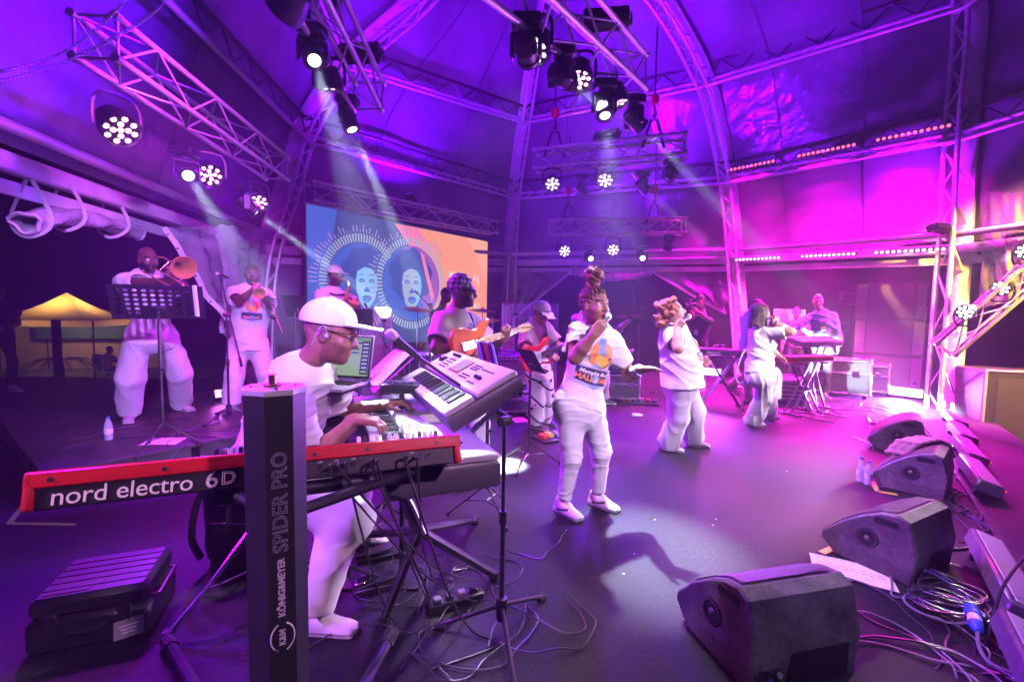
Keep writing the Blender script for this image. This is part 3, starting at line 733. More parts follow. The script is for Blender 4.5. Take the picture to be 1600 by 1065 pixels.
def hand_prims(F, w, fw, pn, side, kind, k=1.0, spread=0):
    """w wrist, fw fingers direction, pn palm normal (out of the palm), side +1 left -1 right"""
    x = unit(fw); z = -unit(np.array(pn)-x*(np.array(pn)@x)); y = np.cross(z, x)*side*1.0
    # thumb side: for a left hand with fingers forward and palm down (z up) the thumb points to the right (-y)
    y = -np.cross(z, x)*side
    R = np.stack([x, y, z], 1); T = lambda q: np.array(w)+R@(np.array(q)*k)
    F.box(T((.045, 0, 0)), (.05*k, .042*k, .015*k), .013*k, R, .012); F.cone(w-x*.02*k, T((.03, 0, 0)), .026*k, .028*k, .015, flat=(z, .75))
    curls = {'open': (8, 10, 8), 'relax': (22, 28, 20), 'grip': (70, 80, 50), 'key': (30, 35, 25), 'half': (45, 50, 30), 'point': (15, 25, 15)}[kind]
    ys = (.033, .011, -.011, -.031); Ls = (.072, .08, .075, .06); tips = []
    for i in range(4):
        p = T((.09-.006*abs(i-1), ys[i], .0)); a = 0; sp = (1.5-i)*(.05+spread); cur = p
        mult = 1.0
        if kind == 'point' and i > 0: mult = 2.6
        for j in range(3):
            a += rad(curls[j])*mult; L = Ls[i]*k*(.45, .32, .23)[j]
            dl = R@np.array((math.cos(a)*math.cos(sp), math.sin(sp)*math.cos(a), -math.sin(a))); nx = cur+dl*L
            F.cone(cur, nx, (.0092, .0085, .0078)[j]*k, (.0085, .0078, .0065)[j]*k, .006); cur = nx
        tips.append(cur)
    ta = {'open': (.55, .8, -.1), 'relax': (.75, .55, -.35), 'grip': (.75, .25, -.85), 'key': (.8, .55, -.4), 'half': (.75, .45, -.6), 'point': (.7, .3, -.7)}[kind]
    q0 = T((.012, .03, -.004)); d = R@unit(ta); q1 = q0+d*.045*k; d2 = R@unit((ta[0]+.35, ta[1]*.45, ta[2])); q2 = q1+d2*.034*k
    F.cone(q0, q1, .014*k, .0105*k, .012); F.cone(q1, q2, .0102*k, .008*k, .005)
    return R, T, tips
SKIN = {'dark': (.20, .095, .055), 'deep': (.13, .06, .035), 'brown': (.32, .165, .10), 'tan': (.48, .27, .175), 'light': (.55, .33, .23)}
def fold_fn(seed, amp, sc=1.0, zs=1.0):
    r = np.random.RandomState(seed); ph = r.rand(12)*6.28
    def fn(x, y, z):
        z = z*zs
        wx = .5*np.sin(7*sc*z+ph[0])+.4*np.sin(9*sc*x+ph[1]); wy = .5*np.sin(8*sc*z+ph[2]+wx)
        a = np.sin(26*sc*z+9*sc*x+3.2*np.sin(6*sc*y+ph[3])+2.5*wx+ph[4]); b = np.sin(17*sc*z-14*sc*y+2.8*wy+ph[5]); c = np.sin(31*sc*x+22*sc*y+6*sc*z+2*wx+ph[6])
        msk = .5+.5*np.sin(5*x+4*y+5.5*z+ph[7])
        ridge = (1-np.abs(np.sin(6.5*sc*z+7*sc*x-6*sc*y+2.4*wy+1.7*wx+ph[9])))**3; ridge2 = (1-np.abs(np.sin(13*sc*z-8*sc*x+9*sc*y+2.6*wx+1.6*np.sin(7*sc*z+ph[10])+ph[8])))**3
        fine = (1-np.abs(np.sin(24*sc*z+13*sc*x-11*sc*y+3*wx+2*wy+ph[11])))**3
        return -amp*(.22*a*msk+.2*b*(1-msk)+.10*c+1.0*ridge*(.35+.65*msk)+.85*ridge2*(1-.6*msk)+.5*fine*msk-.35)
    return fn
def person(label, loc, yaw, H=1.75, h=.008, **q):
    """builds one person; local axes: x forward, y to the person's left, z up"""
    S = H/1.75; g = q.get
    root = thing('person', label, 'person', loc, yaw, group=g('group'))
    skin = np.array(SKIN[g('skin', 'dark')])
    pel = np.array(g('pelvis', (0, 0, .95)))*S; che = np.array(g('chest', (0.0, 0, 1.40)))*S
    shy = rad(g('sh_yaw', 0)); sht = rad(g('sh_tilt', 0)); hipyaw = rad(g('hip_yaw', 0))
    up = unit(che-pel); lat = np.array((-math.sin(shy), math.cos(shy), 0)); lat = unit(lat-up*(lat@up)); lat = unit(lat+up*math.tan(sht)); fwd = np.cross(lat, up)
    hl = np.array((-math.sin(hipyaw), math.cos(hipyaw), 0)); hf = np.array((math.cos(hipyaw), math.sin(hipyaw), 0))
    shw = g('shw', .185)*S; shL = che+lat*shw; shR = che-lat*shw
    hy, hp, hr = g('head', (0, 0, 0)); HR = np.array(Matrix.Rotation(rad(hy), 3, 'Z') @ Matrix.Rotation(rad(hp), 3, 'Y') @ Matrix.Rotation(rad(hr), 3, 'X'))
    hs = g('hs', 1.0)*S**.4
    nb = che+up*.06*S-fwd*.01; hc = np.array(g('headpos'))*S if g('headpos') else che+up*.225*S+fwd*.045*S
    HT = lambda p: hc+HR@(np.array(p, float)*hs)
    l1, l2 = g('arm', (.285, .255)); l1 *= S; l2 *= S
    wr = {}; el = {}
    for sd, sh, nm in ((1, shL, 'L'), (-1, shR, 'R')):
        tgt = np.array(g('hand'+nm, (.08, sd*.27, .82)))*S; e, c = ik(sh, tgt, l1, l2, g('elbow'+nm, (-1, sd*.5, -.3))); el[nm] = e; wr[nm] = c
    t1, t2 = g('leg', (.44, .43)); t1 *= S; t2 *= S; an = {}; kn = {}; hipj = {}
    for sd, nm in ((1, 'L'), (-1, 'R')):
        f = g('foot'+nm, (0, sd*.12, 0)); an[nm] = np.array((f[0]*S, f[1]*S, .085*S+f[2]*S if len(f) > 2 else .085*S)); hj = pel+hl*sd*.09*S-np.array((0, 0, .03*S)); hipj[nm] = hj
        if not g('bent'):
            D_ = np.linalg.norm(an[nm]-hj)*g('bendk', 1.012)/(t1+t2); u1, u2 = t1*D_, t2*D_
        else: u1, u2 = t1, t2
        k_, c = ik(hj, an[nm], u1, u2, g('knee'+nm, (1, sd*.15, 0))); kn[nm] = k_; an[nm] = c if g('clampfoot') else an[nm]
    fyaw = {'L': rad(g('fyawL', 15)), 'R': rad(g('fyawR', -15))}
    fat = g('fat', 0.0)
    allp = np.array([pel, che, hc, shL, shR, *wr.values(), *el.values(), *kn.values(), *an.values()])
    lo = allp.min(0)-.30; hi = allp.max(0)+.32; lo[2] = -.02
    # ---------------- skin
    B = Field(lo, hi, h)
    B.ell(HT((-.012, 0, .03)), VA(.100, .078, .103)*hs, HR, .01); B.ell(HT((.028, 0, -.045)), VA(.070, .060, .078)*hs, HR, .03)
    B.ell(HT((.072, 0, -.098)), VA(.024, .028, .022)*hs, HR, .025); B.cone(HT((.09, 0, .018)), HT((.112, 0, -.024)), .009*hs, .0155*hs, .012); B.ell(HT((.1, 0, -.03)), VA(.014, .021, .011)*hs, HR, .01)
    B.ell(HT((.078, 0, .034)), VA(.02, .05, .012)*hs, HR, .02)
    for s_ in (-1, 1):
        B.ell(HT((.062, s_*.038, -.028)), VA(.028, .026, .028)*hs, HR, .02); B.ell(HT((-.006, s_*.079, -.004)), VA(.022, .010, .033)*hs, HR, .008)
        B.ell(HT((.098, s_*.033, .012)), VA(.014, .016, .010)*hs, HR, .008, 's'); B.ell(HT((.079, s_*.033, .010)), VA(.0135, .0145, .0125)*hs, HR, .002)
    mo = g('mouth', 0)
    B.ell(HT((.09, 0, -.060)), VA(.014, .027, .0085)*hs, HR, .006); B.ell(HT((.088, 0, -.074-.014*mo)), VA(.014, .024, .009)*hs, HR, .006)
    if mo: B.ell(HT((.1, 0, -.067-.006*mo)), VA(.022, .019, .005+.010*mo)*hs, HR, .004, 's')
    B.cone(HT((-.022, 0, -.06)), nb, .055*S*(1+fat*.4), .062*S*(1+fat*.5), .03)
    B.cone(che-up*.03*S, pel, .10*S, .10*S, .03, flat=(fwd, .7)); B.cone(shL-lat*.03, shR+lat*.03, .05*S, .05*S, .03)
    ar = g('armr', 1.0)*S
    TT = {}
    for nm, sd in (('L', 1), ('R', -1)):
        sh = shL if sd > 0 else shR
        B.cone(sh, el[nm], .052*ar, .042*ar, .03); B.cone(el[nm], wr[nm]+(el[nm]-wr[nm])*.55, .043*ar, .041*ar, .02); B.cone(wr[nm]+(el[nm]-wr[nm])*.55, wr[nm], .041*ar, .026*ar, .02)
        hd = g('hd'+nm, (unit(wr[nm]-el[nm]), (0, -sd, 0) if True else 0, 'relax'))
        fw = unit(wr[nm]-el[nm]) if hd[0] is None else np.array(hd[0], float)
        TT[nm] = hand_prims(B, wr[nm], fw, hd[1], sd, hd[2], S*g('handk', 1.0), hd[3] if len(hd) > 3 else 0)
        B.cone(hipj[nm], kn[nm], .055*S, .045*S, .02); B.cone(kn[nm], an[nm], .045*S, .034*S, .02)
    hairc = np.array(g('hairc', (.012, .009, .008))); hk = g('hairmask'); lipc = np.array(g('lipc', skin*np.array((1.15, .75, .8))))
    beard = g('beard')
    def colfn(v):
        p = ((v-hc)@HR)/hs; c = np.tile(skin, (len(v), 1)).astype(float)
        x, y, z = p.T; near = (np.abs(x) < .16) & (np.abs(y) < .1) & (np.abs(z) < .16)
        lip = near & (x > .078) & (np.abs(y) < .028) & (z < -.05) & (z > -.088-.014*mo); c[lip] = lipc
        if mo: c[near & (x > .05) & (x < .088) & (np.abs(y) < .018) & (z < -.058) & (z > -.08-.01*mo)] = (.04, .008, .008)
        for s_ in (-1, 1):
            e = near & (((x-.079)**2+(y-s_*.033)**2+(z-.010)**2) < .0152**2) & (x > .082); c[e] = (.7, .68, .66)
            ir = e & ((y-s_*.033)**2+(z-.010)**2 < .0065**2); c[ir] = (.02, .012, .01)
            lid = e & (z > .0165); c[lid] = skin*.45
        br = near & (x > .06) & (np.abs(np.abs(y)-.034) < .02) & (np.abs(z-.034-.1*(0.02-np.abs(np.abs(y)-.034))) < .0055); c[br] = hairc*1.2
        if hk is not None: c[near & hk(x, y, z)] = hairc
        if beard is not None: c[near & (x > -.01) & (z < -.025-.25*np.maximum(0, x-.05)) & (z > -.14) & ~((np.abs(y) < .02) & (z > -.085) & (z < -.055)) & ((z < -.04) | (np.abs(y) > .045))] = np.array(beard)
        # palms and knuckles a touch lighter
        for nm in ('L', 'R'):
            R, T, tp = TT[nm]; q_ = (v-wr[nm])@R; pm = (np.abs(q_[:, 0]-.07) < .1) & (np.abs(q_[:, 1]) < .07) & (q_[:, 2] < -.008) & (q_[:, 2] > -.08); c[pm] = c[pm]*1.0*.6+np.array((.42, .24, .17))*.4
        return c
    body = mobj('body', B.mesh('body', 1, colfn), skin_m, root)
    # ---------------- shirt
    if g('shirt', True):
        C = Field(lo, hi, h)
        cw, cd = g('chestr', (.155, .115)); ww, wd = g('waistr', (.145, .11)); hw, hd_ = g('hipr', (.18, .145)); hem = g('hem', -.10)
        wst = pel+(che-pel)*.42+np.array(g('belly', (0, 0, 0)))
        hemp = pel+up*hem*S
        C.cone(che-up*.10*S, wst, cw*S, ww*S, .05, flat=(fwd, cd/cw)); C.cone(wst, hemp, ww*S, hw*S, .05, flat=(fwd, hd_/hw), cap1=True)
        C.cone(che-up*.02*S+lat*(shw-.05*S), che-up*.02*S-lat*(shw-.05*S), .078*S, .078*S, .05, flat=(fwd, .9)); C.cone(che, che-up*.14*S, (cw-.02)*S, cw*S, .05, flat=(fwd, cd/cw))
        C.cone(nb-up*.03, nb+up*.005, .085*S, .068*S, .03, cap1=True)
        for q_ in g('bulge', ()): C.ell(pel+(che-pel)*q_[0]+fwd*q_[1]*S+lat*q_[2]*S, np.array(q_[3])*S, np.stack([fwd, lat, up], 1), .05)
        sl = g('sleeve', .62); slr = g('slr', .072)
        for nm, sd in (('L', 1), ('R', -1)):
            sh = shL if sd > 0 else shR; e = sh+(el[nm]-sh)*sl
            C.cone(sh-lat*sd*.02, e, slr*1.02*S*g('armr', 1.0)**.5, (slr+.004)*S*g('armr', 1.0)**.5, .035, cap1=True)
            if sl > .95:
                e2 = el[nm]+(wr[nm]-el[nm])*(sl-1 if sl < 1.99 else .93); C.cone(el[nm], e2, .06*S, .048*S, .03, cap1=True)
        C.wrinkle(fold_fn(g('seed', 1), g('foldamp', .011)*1.7, g('foldsc', 1.0)))
        for nm in ('L', 'R'):      # hollow the sleeve mouth
            sh = shL if nm == 'L' else shR
            if sl < .95:
                e = sh+(el[nm]-sh)*sl; u_ = unit(el[nm]-sh); C.cone(e-u_*.03, e+u_*.03, (slr-.012)*S*g('armr', 1.0)**.5, (slr-.008)*S*g('armr', 1.0)**.5, .004, mode='s')
        sc_ = g('shirtc')
        so = mobj('shirt', C.mesh('shirt', 1, (lambda v: np.tile(np.array(sc_), (len(v), 1))) if sc_ else None), cloth_v if sc_ else cloth_w, root)
    # ---------------- trousers
    if g('pants', True):
        D = Field(lo, hi, h); tr = g('pantr', (.088, .066, .062)); tc = g('pantc'); cuff = g('cuff', .05)
        D.cone(pel+np.array((0, 0, .07*S)), pel-np.array((0, 0, .05*S)), g('waistp', .14)*S, g('hipp', .165)*S, .05, flat=(hf, g('hipflat', .78)), cap0=True)
        for q_ in g('pbulge', ()): D.ell(pel+hf*q_[0]*S+hl*q_[1]*S+np.array((0, 0, q_[2]*S)), np.array(q_[3])*S, None, .05)
        for nm, sd in (('L', 1), ('R', -1)):
            D.cone(hipj[nm], kn[nm], tr[0]*S, tr[1]*S, .035); e = kn[nm]+(an[nm]-kn[nm])*(1-cuff); D.cone(kn[nm], e, tr[1]*S, tr[2]*S, .03, cap1=True)
        D.wrinkle(fold_fn(g('seed', 1)+50, g('pfold', .011)*1.5, g('pfoldsc', 1.0), g('pz', .6)))
        for nm in ('L', 'R'):
            e = kn[nm]+(an[nm]-kn[nm])*(1-cuff); u_ = unit(an[nm]-kn[nm]); D.cone(e-u_*.04, e+u_*.03, (tr[2]-.024)*S, (tr[2]-.020)*S, .004, mode='s')
        mobj('trousers', D.mesh('trousers', 1, (lambda v: tc(v, kn, an) if callable(tc) else np.tile(np.array(tc), (len(v), 1))) if tc is not None else None), cloth_v if tc is not None else cotton_p, root)
    # ---------------- shoes
    sole = np.array(g('solec', (.75, .75, .75))); upc = np.array(g('shoec', (.7, .7, .7)))
    if g('shoes', True):
        for nm in ('L', 'R'):
            a = an[nm]; y_ = fyaw[nm]; R = rotm('Z', math.degrees(y_)); pit = g('fpitch'+nm, 0); R = R@rotm('Y', pit)
            A = lambda p: a+R@(np.array(p)*S)
            E = Field(a-.26, a+.26, max(.005, h*.8))
            E.box(A((.055, 0, -.07)), VA(.135, .045, .018)*S, .015*S, R, .01); E.ell(A((.14, 0, -.062)), VA(.06, .046, .024)*S, R, .015)
            E.cone(A((-.03, 0, .005)), A((.02, 0, -.03)), .043*S, .045*S, .03); E.cone(A((.02, 0, -.025)), A((.13, 0, -.055)), .045*S, .034*S, .03, flat=(R@VA(0, 0, 1), .8)); E.ell(A((-.055, 0, -.045)), VA(.035, .036, .045)*S, R, .02)
            def cf(v):
                p = (v-a)@R/S; c = np.tile(upc, (len(v), 1)).astype(float); c[p[:, 2] < -.062] = sole; c[np.abs(p[:, 2]+.061) < .0045] = upc*.35; 
                if g('shoeacc') is not None: 
                    x, y, z = p.T; m_ = (np.abs(z+.04-.25*(x-.03)) < .008+.006*(x-.0)*3) & (x > -.03) & (x < .09) & (z > -.058); c[m_] = np.array(g('shoeacc'))
                lace = (np.abs(p[:, 1]) < .022) & (p[:, 2] > -.03) & (p[:, 0] > .02) & (p[:, 0] < .1) & (np.sin(p[:, 0]*260) > .2); c[lace] = sole
                return c
            mobj('shoe', E.mesh('shoe', 1, cf), shoe_m, root)
    info = dict(root=root, HT=HT, HR=HR, hs=hs, hc=hc, che=che, pel=pel, up=up, lat=lat, fwd=fwd, wr=wr, el=el, TT=TT, S=S, kn=kn, an=an, h=h)
    Rz = Matrix.Translation(loc) @ Matrix.Rotation(yaw, 4, 'Z'); info['W'] = lambda p: Rz @ Vector([float(x) for x in p]); info['Rz'] = Rz
    if g('shirt', True): info['shirt'] = so
    return info
def hair_field(I, prims, color, h=None, wr=None, name='hair', m=None):
    """prims in head coordinates: ('e',c,r) ellipsoid, ('c',p0,p1,r0,r1) cone, ('s',c,r) cut"""
    hs = I['hs']; h = h or I['h']*.8
    F = Field(I['hc']-.45, I['hc']+.45, h)
    for p in prims:
        if p[0] == 'e': F.ell(I['HT'](p[1]), np.array(p[2])*hs, I['HR'], p[3] if len(p) > 3 else .02)
        elif p[0] == 'c': F.cone(I['HT'](p[1]), I['HT'](p[2]), p[3]*hs, p[4]*hs, .012)
        elif p[0] == 's': F.ell(I['HT'](p[1]), np.array(p[2])*hs, I['HR'], .012, 's')
    HRm, hc = I['HR'], I['hc']
    if wr: F.wrinkle(lambda x, y, z: wr(*((np.stack([x-hc[0], y-hc[1], z-hc[2]], 1)@HRm)/hs).T))
    cf = (lambda v: color(*(((v-hc)@HRm)/hs).T)) if callable(color) else (lambda v: np.tile(np.array(color), (len(v), 1)))
    return mobj(name, F.mesh(name, 1, cf), m or hair_m, I['root'])
def lm(I):      # matrix of the head frame in the person's own frame
    M = Matrix([list(r) for r in I['HR']]).to_4x4() @ Matrix.Diagonal((I['hs'],)*3+(1,)); M.translation = Vector([float(x) for x in I['hc']]); return M
def glasses(I, dark=True, framec=None):
    M = lm(I); fm = framec or blk
    b = MB(M)
    for s_ in (-1, 1): b.prism(rrect(-.026, -.017, .026, .017, .012), -.002, .002, frame((.104-.004, s_*.034, .012), (0, 1, 0), (0, 0, 1), (1, 0, 0)))
    b.build('glasses_lenses', mat('dark_lens', (.01, .01, .015), .08, coat=.5) if dark else mat('clear_lens', (.3, .3, .35), .05, alpha=.35), I['root'])
    b = MB(M); b.tube([(.104, -.01, .018), (.108, 0, .02), (.104, .01, .018)], .003, 5)
    for s_ in (-1, 1):
        b.tube([(.1, s_*.06, .018), (.06, s_*.078, .02), (-.005, s_*.086, .016), (-.03, s_*.083, -.008)], .0028, 5, 3)
        b.tube([(.102, s_*.034+.028*math.cos(a), .012+.019*math.sin(a)) for a in [2*math.pi*k/12 for k in range(13)]], .0022, 4)
    b.build('glasses_frame', fm, I['root'])
def earpiece(I, s_=-1):
    M = lm(I); b = MB(M); b.sphere((.004, s_*.086, -.004), .010, 10, 6); b.tube([(.004, s_*.088, .004), (-.006, s_*.091, .03), (-.024, s_*.086, .03), (-.036, s_*.08, -.0), (-.05, s_*.06, -.06)], .0016, 5, 3)
    b.build('earpiece', mat('ear_monitor', (.45, .48, .6), .2), I['root'])
def cap_hat(I, color=(.78, .78, .78), tilt=0, billL=.105, back=False, flatbill=False):
    h = I['h']*.75; hs = I['hs']; F = Field(I['hc']-.3, I['hc']+.3, h); T = Matrix.Rotation(rad(tilt), 3, 'Y')
    Q = lambda p: I['HT'](tuple(T @ Vector(p)))
    R = I['HR']@np.array(T)
    F.ell(Q((-.014, 0, .055)), VA(.118, .095, .098)*hs, R, .01); F.box(Q((0, 0, -.06)), VA(.3, .3, .10)*hs, .01, R, .006, 's')
    F.ell(Q((-.014, 0, .03)), VA(.108, .086, .09)*hs, R, .004, 's')
    F.box(Q((.14, 0, .048)), VA(billL*.62, .085, .005)*hs, .005, R@rotm('Y', 8 if not flatbill else 2), .012)
    F.ell(Q((.14+billL*.35, .085, .048)), VA(.05, .03, .03)*hs, R, .005, 's'); F.ell(Q((.14+billL*.35, -.085, .048)), VA(.05, .03, .03)*hs, R, .005, 's')
    F.ell(Q((-.014, 0, .154)), VA(.01, .01, .006)*hs, R, .003)
    for k in range(6):      # panel seams
        a = rad(60*k+30); pts = [Q((-.014+.1185*math.cos(a)*math.sin(t), .0955*math.sin(a)*math.sin(t), .055+.0985*math.cos(t))) for t in (.15, .5, .9, 1.3)]
        for p0, p1 in zip(pts, pts[1:]): F.cone(p0, p1, .0028, .0028, .003)
    return mobj('cap', F.mesh('cap', 1), mat('cap_cloth', color, .8, bump=.15, bscale=120), I['root'])
# ------------------------------------------------------------------ shirt print
em_blue = mat('print_blue', (.22, .38, .70), .8); em_or = mat('print_orange', (.85, .30, .10), .8); em_dk = mat('print_navy', (.03, .04, .10), .8); em_pl = mat('print_pale', (.55, .55, .85), .8); em_wh = mat('print_white', (.8, .8, .8), .8); em_ye = mat('print_yellow', (.9, .55, .08), .8)
def shirt_print(I, cpos, nrm, size=.21, txt=True):
    """the emblem printed on the chest, laid onto the shirt surface"""
    so = I['shirt']; me = so.data; bvh = BVHTree.FromPolygons([v.co for v in me.vertices], [tuple(p.vertices) for p in me.polygons])
    n = Vector([float(a) for a in unit(nrm)]); up = Vector([float(a) for a in I['up']]); x = up.cross(n).normalized(); y = n.cross(x); c = Vector([float(a) for a in cpos])
    k = size
    def lay(name, pts_faces, m, lift):
        vs, fs = pts_faces; out_ = []
        for (a, b_) in vs:
            o = c+x*a*k+y*b_*k+n*.3; hit = bvh.ray_cast(o, -n)
            out_.append((hit[0] if hit[0] is not None else o-n*.3)+n*lift*2.6)
        b = MB(); b.add(out_, fs); return b.build(name, m, so, smooth=80)
    def grid(fn, nu=14, nv=14):
        nu *= 2; nv *= 2
        vs = []; fs = []
        for j in range(nv+1):
            for i in range(nu+1): vs.append(fn(i/nu, j/nv))
        for j in range(nv):
            for i in range(nu): a = j*(nu+1)+i; fs.append((a, a+1, a+nu+2, a+nu+1))
        return vs, fs
    disc = lambda r, cx, cy_: grid(lambda u_, v_: (cx+r*v_*math.cos(2*math.pi*u_), cy_+r*v_*math.sin(2*math.pi*u_)), 20, 6)
    lay('print_border', grid(lambda u_, v_: ((u_-.5)*1.2, -.11-.50*v_-.08*math.sin(math.pi*u_)*v_), 22, 10), em_pl, .0015); lay('print_sun', disc(.37, .02, .22), em_or, .002)
    # blue figure: head, body
    lay('print_figure', grid(lambda u_, v_: (-.03+(u_-.5)*(.13+.10*(1-v_)+(.06 if v_ > .72 else 0)), -.12+.78*v_), 8, 14), em_blue, .0035)
    lay('print_guitar', grid(lambda u_, v_: (-.16+.30*u_+.10*v_*u_, -.14+.26*v_+.16*(1-u_)), 10, 8), em_ye, .0045)
    lay('print_shadow', grid(lambda u_, v_: (.12+.06*u_+.1*v_, -.1+.32*v_), 4, 8), em_dk, .004)
    lay('print_banner', grid(lambda u_, v_: ((u_-.5)*1.06, -.17-.36*v_-.06*math.sin(math.pi*u_)*v_), 22, 10), em_dk, .003)
    lay('print_point', grid(lambda u_, v_: ((u_-.5)*.72*(1-v_), -.54-.16*v_), 10, 6), em_blue, .0025)
    if not txt: lay('print_band', grid(lambda u_, v_: ((u_-.5)*.86, -.37-.11*v_-.05*math.sin(math.pi*u_)), 18, 5), em_or, .0042)
    lay('print_roundel', disc(.11, 0, -.44), em_blue, .0046)
    if txt:
        for s_, sz, cy_, m_, b_ in (('Memphis Music', .15, -.255, em_wh, .004), ('HALL', .20, -.42, em_or, .008), ('FAME', .20, -.42, em_or, .008), ('of', .13, -.43, em_wh, .003)):
            tm = text_mesh(s_, sz, 0, b_, shear=.25 if s_[0] == 'M' else 0); ox = {'HALL': -.30, 'FAME': .30}.get(s_, 0)
            vs = [(v.co.x+ox, v.co.y+cy_-.03*math.cos((v.co.x+ox)*2.6)) for v in tm.vertices]; fs = [tuple(p.vertices) for p in tm.polygons]
            lay('print_lettering', (vs, fs), m_, .0052)
# ================================================================== the people
def lpf(loc, yaw, H):
    Ri = (Matrix.Translation(loc) @ Matrix.Rotation(yaw, 4, 'Z')).inverted(); S = H/1.75
    return lambda px, py, Z: tuple(np.array(Ri @ P(px, py, Z))/S)
def lg(loc, yaw, H, z0=0):
    Ri = (Matrix.Translation(loc) @ Matrix.Rotation(yaw, 4, 'Z')).inverted(); S = H/1.75
    def f(px, py):
        q = Ri @ G(px, py, z0); return (q.x/S, q.y/S, 0)
    return f
def dirl(yaw, a, b):        # direction from world point a to b in the person's own axes
    return tuple((Matrix.Rotation(-yaw, 3, 'Z') @ (Vector(b)-Vector(a))).normalized())
def seg_hair(n, fn): return [fn(i) for i in range(n)]
PEOPLE = {}
# --- lead singer
loc = G(902, 806); loc.z = 0; yw = rad(-50); H = 1.70; L = lpf(loc, yw, H); Q = lg(loc, yw, H)
I = person('woman with a high braided bun and hoop earrings singing into a microphone, arm stretched out', loc, yw, H, .0065,
   skin='brown', pelvis=L(905, 622, 3.36), chest=L(930, 528, 3.36), headpos=L(929, 478, 3.28), head=(-8, -2, 0), shw=.165, sh_yaw=-28, hip_yaw=-14, hs=1.08, mouth=.5, lipc=(.35, .07, .09),
   handR=L(928, 522, 3.00), elbowR=(.2, -.6, -1), hdR=(dirl(yw, P(928, 522, 3.0), P(952, 492, 2.97)), dirl(yw, (0, 0, 0), (.45, .75, -.1)), 'half'),
   handL=L(1000, 577, 3.20), elbowL=(-.6, .7, -.8), hdL=(dirl(yw, P(1000, 577, 3.2), P(1040, 575, 3.1)), (0.3, -.25, -1), 'open', .12), arm=(.275, .235), armr=1.16, handk=.98,
   footR=Q(880, 800), footL=Q(934, 789), fyawR=-4, fyawL=4, kneeR=(1, -.1, 0), kneeL=(1, .2, 0),
   chestr=(.155, .122), waistr=(.142, .118), hipr=(.192, .170), hem=-.05, bulge=((.74, .075, .055, (.065, .062, .06)), (.74, .075, -.055, (.065, .062, .06))), sleeve=.66, slr=.074, foldamp=.010, seed=3,
   pantr=(.116, .079, .054), hipp=.208, waistp=.145, hipflat=.8, pbulge=((-.075, .07, -.03, (.09, .085, .1)), (-.075, -.07, -.03, (.09, .085, .1))), cuff=.10, pz=1.2, pfold=.0055, pfoldsc=1.8,
   shoec=(.72, .66, .68), solec=(.78, .74, .76), shoeacc=(.03, .03, .04), hairmask=lambda x, y, z: (z > .055+.35*np.maximum(0, x)) | ((x < .0) & (z > -.03)), hairc=(.015, .009, .007))
PEOPLE['lead'] = I
def stripes(x, y, z):
    t = np.arctan2(y, x+.02)*9+z*16; c = np.tile(np.array((.022, .010, .007)), (len(x), 1)); m_ = np.sin(t*2.2) > .55; c[m_] = (.22, .09, .03); return c
hp = [('e', (-.022, 0, .042), (.102, .084, .106)), ('s', (.115, 0, -.01), (.09, .085, .095)), ('s', (.03, 0, -.14), (.15, .15, .10))]
hair_field(I, hp, stripes, wr=lambda x, y, z: .0045*np.sin(np.arctan2(y, z+.05)*34), name='hair')
rs = np.random.RandomState(5); bun = []
for i in range(16):
    a = i*2.4; el_ = -.5+i*.09; c0 = np.array((-.012, 0, .205)); r_ = .052
    p = [c0+r_*np.array((math.cos(a+t)*math.cos(el_+.5*t), math.sin(a+t)*math.cos(el_+.5*t), .92*math.sin(el_+.35*t))) for t in (0, .5, 1.0, 1.5)]
    bun += [('c', p[k], p[k+1], .019, .019) for k in range(3)]
bun += [('e', (-.012, 0, .20), (.05, .05, .05)), ('c', (-.02, 0, .13), (-.015, 0, .17), .045, .05)]
hair_field(I, bun, lambda x, y, z: np.where((np.sin(np.arctan2(y, x+.012)*3+z*90) > .35)[:, None], np.array((.34, .15, .07)), np.where((np.sin(np.arctan2(y, x+.012)*5-z*60) > .5)[:, None], np.array((.20, .03, .05)), np.array((.03, .012, .01)))), wr=lambda x, y, z: .003*np.sin(160*(z+x*.6+y*.4)), name='hair_bun')
M = lm(I)
for s_ in (-1, 1):
    b = MB(M); b.tube([(.004+.034*math.sin(a), s_*.09, -.062+.034*math.cos(a)) for a in [2*math.pi*k/20 for k in range(21)]], .0022, 5); b.build('hoop_earring', mat('earring', (.75, .6, .5), .2, metal=.9), I['root'])
w_ = I['wr']['L']; e_ = I['el']['L']; ax = unit(e_-w_)
for k in range(5):
    c = w_+ax*(.012+.016*k); R = axes_to(Vector(ax)); b = MB()
    b.tube([Vector(c)+R @ Vector((math.cos(a)*.036, math.sin(a)*.036, .004*math.sin(3*a+k))) for a in [2*math.pi*j/16 for j in range(17)]], .0065, 6); b.build('bracelet', mat('bracelet', (.75, .72, .70), .25), I['root'])
shirt_print(I, I['pel']+(I['che']-I['pel'])*.62+I['lat']*.02, I['fwd']+I['lat']*.05, .27)
b = MB(); c = I['che']+I['up']*.035*I['S']+I['fwd']*.10-I['lat']*.05; b.sphere(c, .011, 8, 6, (1, 1, 1)); b.build('badge', inkm, I['root'])
